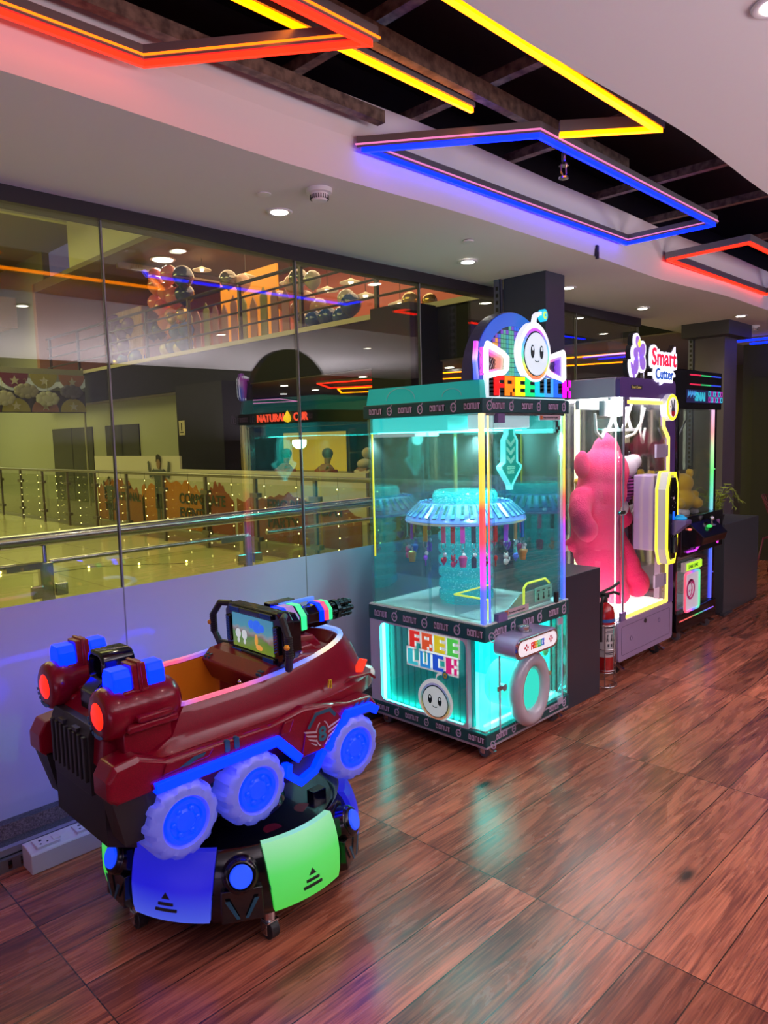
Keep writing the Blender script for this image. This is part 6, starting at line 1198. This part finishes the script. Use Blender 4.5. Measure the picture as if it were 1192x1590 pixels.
for k in range(10):
    x = 1.65+k*.7
    M().prism([(x+.33*math.cos(t), 3.40-.36*math.sin(t)) for t in [PI*i/12 for i in range(13)]], 'y', 19.12, 19.15).end('medallion', mat('medallion_%d' % (k % 4), stc[k % 4], .5), aw)
    M().prism([(x+.33*math.cos(t), 2.46+.34*math.sin(t)) for t in [PI*i/12 for i in range(13)]], 'y', 19.12, 19.15).end('medallion', mat('medallion_%d' % ((k+1) % 4), stc[(k+1) % 4], .5), aw)
    st5 = [((.12 if i % 2 == 0 else .05)*math.cos(PI/2+PI*i/5), (.12 if i % 2 == 0 else .05)*math.sin(PI/2+PI*i/5)) for i in range(10)]
    for z in (3.22, 2.60): M().prism([(x+a, z+b_) for a, b_ in st5], 'y', 19.105, 19.12).end('star', mat('star_cream', (.5, .46, .36), .5), aw)
M().box(1.3, 8.3, 19.20, 19.22, 2.44, 3.0).end('back_panel', mat('awning_dark', (.06, .055, .05), .6), aw)
for k, (x, c) in enumerate(((6.75, (.26, .24, .20)), (7.25, (.42, .42, .34)), (7.85, (.10, .09, .14)), (6.2, (.36, .34, .28)))):
    g = M(); zc_ = 2.96 if k % 2 == 0 else 2.78
    for i in range(9): a = 2*PI*i/9; g.ell((x+.20*math.cos(a), 18.96, zc_+.11*math.sin(a)), (.10, .03, .08), 12, 8)
    g.ell((x, 18.96, zc_), (.22, .035, .13), 14, 8).cyl((x, 18.96, zc_+.1), (x, 18.96, 3.25), .006, n=6).cyl((x, 18.96, 3.25), (x, 19.17, 3.25), .006, n=6); o = g.end('cloud_cutout', mat('cloud_%d' % k, c, .6), None, smooth=True); tag(o, ['brown', 'cream', 'dark violet', 'beige'][k]+' cloud-shaped cutout hanging under the scalloped awning', 'decoration', 'cloud cutouts')
# upper balcony railing
ur = thing('balcony_railing', (8.45, 14, 3.56), 'dark bar railing along the upper party balcony', 'railing')
dbr = mat('rail_bronze', (.07, .05, .04), .4, .6)
for z in (3.85, 4.12, 4.39, 4.66): M().cyl((8.5, 6, z), (8.5, 22, z), .022 if z < 4.6 else .035, n=8).end('rail_bar', dbr, ur)
for k in range(9): y = 6.6+k*1.9; M().box(8.47, 8.53, y-.03, y+.03, 3.56, 4.68).end('post', dbr, ur)
# picket fence in party colours
pf = thing('picket_fence', (9.2, 13.5, 3.54), 'fence of tall pointed pickets in muted party colours on the balcony', 'fence')
pc = [(.45, .16, .14), (.35, .28, .08), (.50, .22, .16), (.30, .26, .07), (.38, .16, .18), (.45, .2, .2)]
for k in range(13):
    y = 15.7-k*.36; h = 1.15-(k % 3)*.07; M().prism([(y-.11, 3.56), (y+.11, 3.56), (y+.11, 3.56+h-.18), (y, 3.56+h), (y-.11, 3.56+h-.18)], 'x', 9.18, 9.21).end('picket', mat('picket_%d' % (k % 6), pc[k % 6], .6), pf)
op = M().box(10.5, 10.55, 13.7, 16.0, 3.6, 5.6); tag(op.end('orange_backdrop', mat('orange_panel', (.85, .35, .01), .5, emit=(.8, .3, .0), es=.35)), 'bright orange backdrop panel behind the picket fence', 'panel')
# fringe curtain
fc = M()
for k in range(40): y = 17.3+k*.035; fc.box(9.0+.02*random.random(), 9.02+.02*random.random(), y, y+.02, 3.7, 5.0)
tag(fc.end('fringe_curtain', mat('fringe_gold', (.40, .25, .13), .4), None, kind='stuff'), 'shimmering gold fringe curtain beside the dark balloons', 'curtain')
# balloons
def balloon(x, y, z, r, c, nm, label, grp):
    key = 'balloon_'+nm
    o = BM.get(nm)
    if o is None:
        root = thing('balloon', (x, y, z), label, 'balloon', grp)
        M().lathe([(.001, 1.0), (.35, .94), (.72, .70), (.95, .30), (1.0, 0), (.93, -.35), (.72, -.70), (.42, -.98), (.15, -1.15), (.06, -1.2), (.001, -1.2)], (x, y, z), 24).end('skin', mat(key, c, .12, coat=1, metal=.7 if 'gold' in nm or 'chrome' in nm else 0), root, smooth=True)
        M().lathe([(.001, -1.18), (.06, -1.2), (.12, -1.30), (.001, -1.28)], (x, y, z), 10).end('knot', MATS[key], root, smooth=True)
        BM[nm] = root; o = root
    else:
        o = copy_tree(o, None, (x, y, z)); o['label'] = label; o['group'] = grp
    o.scale = (r, r, r); return o
BM = {}
cols = {'pink': (.75, .18, .18), 'coral': (.70, .22, .12), 'navy': (.02, .04, .16), 'blue': (.03, .10, .35), 'purple': (.10, .04, .16), 'white': (.6, .5, .42), 'gold': (.7, .45, .12), 'peach': (.65, .35, .22), 'chrome_grey': (.25, .22, .2)}
clus = [(('glossy pink balloon', 'the big pink cluster at upper left'), 'pink', [(9.0, 16.4, 5.35), (9.0, 16.0, 5.15), (9.1, 16.7, 5.0), (9.0, 16.2, 4.8), (9.0, 15.8, 5.5), (9.1, 16.6, 5.6), (9.0, 15.6, 4.95)], .30),
        (('coral balloon', 'those under the big pink cluster'), 'coral', [(9.0, 16.1, 4.45), (9.0, 15.75, 4.55), (9.1, 15.9, 4.25)], .27),
        (('shiny dark navy balloon', 'those around the pink cluster'), 'navy', [(9.0, 15.2, 5.35), (9.1, 15.35, 5.0), (9.1, 16.55, 4.35), (9.1, 16.9, 4.4)], .32),
        (('dark purple balloon', 'the balloon column by the fringe curtain'), 'purple', [(9.0, 18.7, 4.75), (9.0, 18.3, 4.5), (9.0, 18.9, 4.3), (9.0, 18.2, 4.1), (9.0, 17.9, 4.6), (9.0, 18.6, 4.0)], .30),
        (('blue balloon', 'the blue heap left of the picket fence'), 'blue', [(8.95, 15.5, 4.15), (8.95, 15.1, 4.15), (8.95, 15.7, 3.85), (8.95, 15.2, 3.85), (9.0, 18.3, 3.75), (9.0, 17.6, 3.75)], .28),
        (('cream balloon', 'the cream ones along the balcony'), 'white', [(8.9, 15.9, 3.78), (8.9, 15.3, 3.75), (9.2, 10.9, 4.6), (9.0, 9.75, 4.05)], .24),
        (('shiny gold balloon', 'the gold ones along the balcony'), 'gold', [(8.9, 15.6, 4.48), (8.9, 15.15, 4.5), (9.1, 18.9, 3.75), (9.4, 8.6, 3.9), (9.5, 8.25, 3.85)], .20),
        (('peach balloon', 'the loose arch above the picket fence'), 'peach', [(9.6, 12.4, 4.5), (9.6, 12.0, 4.75), (9.6, 11.6, 4.35), (9.7, 13.9, 5.1), (9.6, 11.2, 4.15), (9.6, 11.9, 4.2), (9.5, 10.4, 5.1), (9.5, 10.45, 5.5)], .27),
        (('smoky grey balloon', 'those among the peach ones'), 'chrome_grey', [(9.5, 11.7, 4.8), (9.4, 14.0, 5.15), (9.3, 11.3, 3.85)], .26),
        (('deep blue balloon', 'those right of the picket fence'), 'blue', [(9.2, 10.9, 3.85), (9.2, 10.5, 3.85), (9.2, 10.1, 3.8), (9.0, 9.65, 3.95)], .27)]
for lb, nm, pts, r in clus:
    rk = ['highest', 'second highest', 'third highest', 'fourth highest', 'fifth highest', 'sixth highest', 'seventh highest', 'lowest']
    for (x, y, z) in pts:
        i = sorted((-q[2]-q[1]*.001) for q in pts).index(-z-y*.001)
        w1, w2 = lb
        balloon(x, y, z, r*random.uniform(.66, .8), cols[nm], nm, w1+', '+rk[i]+' of '+w2, w2)
# pendant lamps
ple = mat('pendant_glow', (.9, .8, .6), .4, emit=(1, .82, .5), es=5)
for k, (y, z) in enumerate(((16.0, 5.78), (14.2, 5.32), (12.6, 4.92), (11.4, 4.58), (10.7, 4.62), (10.3, 4.30), (9.4, 4.02))):
    zt = 6.05; lb = ('first', 'second', 'third', 'fourth', 'fifth', 'sixth', 'seventh')[k]+' from the left of the pendant lamps over the party balcony'
    r = thing('pendant_lamp', (10.0, y, z), lb, 'pendant lamp', 'pendant lamps over the party balcony')
    M().lathe([(.02, .08), (.05, .06), (.22, 0), (.225, -.015), (.02, .02)], (10.0, y, z), 28).end('shade', mat('shade_cream', (.75, .65, .45), .4, emit=(.5, .38, .2), es=.5), r, smooth='auto')
    M().ell((10.0, y, z+.0), (.05, .05, .045)).end('bulb', ple, r, smooth=True); M().cyl((10.0, y, z+.06), (10.0, y, zt), .008, n=6).end('cord', dbr, r)
for k, (x, y, z, lb) in enumerate(((9.3, 16.6, 6.04, 'round downlight above the pink balloons'), (8.9, 12.2, 6.04, 'small downlight at the top of the party balcony'), (6.5, 27.5, 5.24, 'round downlight under the ochre bulkhead at left'), (4.4, 26.0, 5.24, 'left downlight under the ochre bulkhead'), (7.4, 25.5, 5.24, 'wide oval downlight under the ochre bulkhead near the glass joint'))):
    r = thing('ceiling_downlight', (x, y, z), lb, 'downlight'); M().cyl((x, y, z-.02), (x, y, z), .30, n=24).end('rim', whitep, r); M().cyl((x, y, z-.028), (x, y, z-.02), .24, n=24).end('lens', dl_e, r)
# gallery ceiling neon and lights
gn = [([(11.0, 9.6), (12.0, 10.6), (11.2, 12.4), (10.2, 11.4)], yel, 'yellow'), ([(9.3, 8.9), (10.6, 9.7), (9.9, 11.3), (8.9, 10.5)], red, 'red'), ([(9.6, 6.9), (10.6, 7.6), (10.2, 8.8), (9.2, 8.1)], yel, 'orange yellow'), ([(11.3, 14.8), (12.4, 15.5), (11.6, 17.6), (10.4, 16.8)], pnk, 'pink'), ([(12.2, 7.4), (13.0, 8.0), (12.5, 9.2), (11.8, 8.6)], red, 'dark red'), ([(9.3, 14.4), (9.9, 14.9), (9.5, 15.6), (9.0, 15.1)], blu, 'small blue'), ([(9.2, 4.6), (10.4, 5.1), (10.0, 6.3), (9.0, 5.8)], yel, 'nearest yellow')]
for pts, m_, nm in gn: neon_frame('neon_light', pts, True, 2.62, m_, None, nm+' neon frame on the gallery ceiling across the hall', .035)
for k, (x, y) in enumerate(((9.2, 11.9), (9.2, 9.6), (10.6, 12.6), (11.2, 7.6), (9.2, 7.6), (12.2, 10.2), (9.1, 5.6), (10.8, 14.0), (12.0, 5.2))):
    r = thing('ceiling_downlight', (x, y, 2.7), 'small gallery ceiling downlight, '+['left of the yellow neon frame', 'in front of the red neon frame', 'behind the yellow neon frame', 'between the two dark red neon frames', 'beside the narrow dark column', 'at the back of the gallery', 'nearest the end of the glass wall', 'beside the pink neon frame', 'farthest back on the right'][k], 'downlight', 'gallery ceiling downlights'); M().cyl((x, y, 2.685), (x, y, 2.7), .09, n=18).end('rim', whitep, r); M().cyl((x, y, 2.68), (x, y, 2.686), .07, n=18).end('lens', dl_e, r)
# shop: sign, counter, poster, shelves
sg = M().box(9.3, 9.5, 7.2, 13.4, 1.86, 2.28).end('shop_sign', mat('sign_black', (.012, .012, .015), .3)); tag(sg, 'black shop sign with small red lettering and a yellow drop across the hall', 'sign')
lr = mat('sign_red_lit', (.9, .05, .02), .4, emit=(1, .08, .03), es=1.1)
text('lettering', 'NATURAL', .22, (9.29, 13.0, 1.99), (0, -1, 0), (0, 0, 1), lr, sg, .01, 'LEFT', .004); text('lettering', 'CUR', .22, (9.29, 11.75, 1.99), (0, -1, 0), (0, 0, 1), lr, sg, .01, 'LEFT', .004)
M().lathe([(.001, .14), (.05, .06), (.09, -.02), (.07, -.08), (.001, -.11)], (9.27, 11.92, 2.06), 20).end('drop_emblem', mat('drop_yellow', (.9, .6, .02), .3, emit=(1, .62, .02), es=1), sg, smooth=True)
sp = M().box(9.9, 9.93, 10.9, 12.9, .95, 1.75).end('lit_poster', mat('poster_lit', (.5, .38, .05), .5, emit=(.55, .38, .03), es=.7)); tag(sp, 'glowing mustard poster inside the shop across the hall', 'poster')
ct = M().rbox(9.3, 9.7, 6.5, 13.3, -.02, .92, .02).box(9.25, 9.75, 6.4, 13.35, .92, .96); tag(ct.end('shop_counter', mat('counter_dark', (.05, .05, .055), .3)), 'long dark counter of the shop across the hall', 'counter')
for k, (y, c, nm) in enumerate(((10.2, (.10, .12, .11), 'dark grey'), (8.5, (.16, .16, .12), 'olive grey'))):
    r = thing('display_shelf', (10.2, y, 0), nm+' shelving unit behind the shop counter', 'shelf'); M().box(10.2, 10.25, y-.7, y+.7, 0, 1.8).box(10.0, 10.25, y-.72, y-.68, 0, 1.8).box(10.0, 10.25, y+.68, y+.72, 0, 1.8).end('frame', mat('shelf_%d' % k, c, .4), r)
    for z in (.5, .9, 1.3, 1.7): M().box(10.0, 10.2, y-.68, y+.68, z, z+.03).end('shelf_board', MATS['shelf_%d' % k], r)
# people seated at the counter, seen from behind
def person(x, y, ang, shirt, nm, label, hood=False):
    r = thing('person', (x, y, 0), label, 'person')
    skin = mat('skin', (.28, .13, .08), .5); tr_ = mat('trousers', (.03, .03, .05), .6); Rz = Matrix.Translation((x, y, 0)) @ Matrix.Rotation(ang, 4, 'Z')
    W = lambda *p: tuple(Rz @ Vector(p))
    V = [((0, 0, .60), .14), ((0, 0, .78), .13), ((.01, 0, .95), .15), ((.03, 0, 1.08), .11), ((.05, 0, 1.15), .055), ((.07, 0, 1.22), .06), ((.09, 0, 1.31), .085), ((.09, 0, 1.39), .06), ((0, .18, 1.04), .065), ((.10, .24, .82), .05), ((.30, .20, .90), .035), ((.40, .18, .94), .035), ((0, -.18, 1.04), .065), ((.10, -.24, .82), .05), ((.30, -.20, .90), .035), ((.40, -.18, .94), .035), ((.10, .10, .56), .10), ((.42, .11, .55), .08), ((.44, .11, .10), .055), ((.52, .11, .05), .045), ((.10, -.10, .56), .10), ((.42, -.11, .55), .08), ((.44, -.11, .10), .055), ((.52, -.11, .05), .045)]
    E_ = [(0, 1), (1, 2), (2, 3), (3, 4), (4, 5), (5, 6), (6, 7), (3, 8), (8, 9), (9, 10), (10, 11), (3, 12), (12, 13), (13, 14), (14, 15), (0, 16), (16, 17), (17, 18), (18, 19), (0, 20), (20, 21), (21, 22), (22, 23)]
    def skinned(vs, es, nm_, m_, k=1.0):
        me = bpy.data.meshes.new(nm_); me.from_pydata([tuple(Vector(W(*V[i][0]))-Vector((x, y, 0))) for i in vs], [(vs.index(a), vs.index(b_)) for a, b_ in es], [])
        o = bpy.data.objects.new(nm_, me); C.objects.link(o); o.parent = r; o.modifiers.new('s', 'SKIN')
        for i, v in enumerate(vs): me.skin_vertices[0].data[i].radius = (V[v][1]*k, V[v][1]*k)
        me.skin_vertices[0].data[0].use_root = True; sb = o.modifiers.new('d', 'SUBSURF'); sb.levels = 2
        dg = bpy.context.evaluated_depsgraph_get(); m2_ = bpy.data.meshes.new_from_object(o.evaluated_get(dg)); o.modifiers.clear(); o.data = m2_; m2_.materials.clear(); m2_.materials.append(m_); m2_.shade_smooth(); return o
    skinned(list(range(24)), E_, 'body', skin)
    skinned([0, 1, 2, 3, 8, 9, 10, 12, 13, 14], [(0, 1), (1, 2), (2, 3), (3, 8), (8, 9), (9, 10), (3, 12), (12, 13), (13, 14)], 'shirt', mat('shirt_'+nm, shirt, .7), 1.16)
    skinned([0, 16, 17, 18, 20, 21, 22], [(0, 16), (16, 17), (17, 18), (0, 20), (20, 21), (21, 22)], 'trousers', tr_, 1.12)
    hr_ = M().ell(W(.075, 0, 1.34), (.105, .10, .10), 16, 10)
    if hood: hr_.ell(W(.0, 0, 1.16), (.13, .15, .09), 14, 8)
    hr_.end('hood' if hood else 'hair', MATS['shirt_'+nm] if hood else blackm, r, smooth=True)
    for s_ in (-1, 1):
        hd = M().ell(W(.43, s_*.18, .945), (.045, .035, .016), 10, 6)
        for q in range(4): hd.tube([W(.45, s_*.18+(q-1.5)*.018, .945), W(.50+(.008 if q in (1, 2) else 0), s_*.18+(q-1.5)*.019, .94), W(.515, s_*.18+(q-1.5)*.019, .93)], .008, 6)
        hd.tube([W(.42, s_*(.18-.03), .945), W(.45, s_*(.18-.055), .94)], .009, 6); hd.end('hand', skin, r, smooth=True)
    st_ = thing('bar_stool', (x, y, 0), 'round bar stool under the person in the %s' % ('cream hooded top' if hood else ('rust-red shirt' if nm == 'rust' else 'orange shirt')), 'stool'); M().cyl((x, y, .40), (x, y, .44), .17, n=24).end('seat', blackm, st_); M().cyl((x, y, 0), (x, y, .40), .025).cyl((x, y, -.02), (x, y, 0), .18).end('stem', chrome, st_)
person(8.66, 11.3, 0, (.42, .10, .03), 'orange', 'person in an orange shirt seated with back to us at the shop counter')
person(8.66, 9.05, 0, (.55, .47, .35), 'cream', 'person in a cream hooded top seated at the right end of the shop counter', True)
person(8.66, 10.1, 0, (.28, .05, .03), 'rust', 'person in a rust-red shirt leaning at the middle of the shop counter')
# fairy-light strings on the far railing
fb = mat('fairy_bulb', (.9, .8, .4), .4, emit=(1, .78, .22), es=9)
wrm = mat('fairy_wire', (.05, .05, .04), .5)
fairy0 = None; WORDN = ['one', 'two', 'three', 'four', 'five', 'six', 'seven', 'eight', 'nine', 'ten', 'eleven', 'twelve', 'thirteen', 'fourteen', 'fifteen', 'sixteen']
ys_ = [5.2, 6.0, 6.7, 7.5, 8.2, 9.0, 9.6, 10.2, 10.9, 11.6, 12.5, 13.4, 14.3, 15.4, 16.4, 17.4]
for k, y in enumerate(ys_):
    if fairy0 is None:
        r = thing('fairy_light_string', (5.94, y, 0), 'thin string of warm fairy lights, rightmost on the far railing', 'fairy lights', 'fairy light strings on the far railing')
        M().cyl((5.94, y, .04), (5.94, y, 1.12), .0025, n=5).end('wire', wrm, r)
        for j in range(7): M().ell((5.94, y+.012*math.sin(j*2.3), .08+j*.15), .008, 8, 6).end('bulb', fb, r)
        fairy0 = r
    else: copy_tree(fairy0, None, (5.94, y, 0))['label'] = 'thin string of warm fairy lights, number %s from the right on the far railing' % WORDN[k]
for k in range(5): copy_tree(fairy0, None, (4.6-k*1.3, 18.9, 0))['label'] = 'string of fairy lights on the farthest railing run at left, %s from its corner' % WORDN[k]
# glowing dots laid on the hall floor in place of reflected fairy lights
for k, (x0, y0, x1, y1) in enumerate(((1.2, 8.2, 4.4, 6.2), (.6, 11.5, 5.2, 8.8), (2.6, 6.0, 5.7, 4.9), (.2, 15, 5.6, 13))):
    r = thing('reflection_dots', ((x0+x1)/2, (y0+y1)/2, 0), ('nearest left', 'middle', 'nearest right', 'farthest')[k]+' line of glowing dots standing in for light reflections on the pale hall floor', 'fairy lights')
    P = [(x0+(x1-x0)*i/14+.15*math.sin(i*2.1), y0+(y1-y0)*i/14+.2*math.cos(i*1.7), -.012) for i in range(15)]; M().tube(P, .003, 5).end('wire', wrm, r)
    for i, p in enumerate(P[::2]): M().ell((p[0], p[1], .0), .016, 8, 6).end('bulb', fb, r)
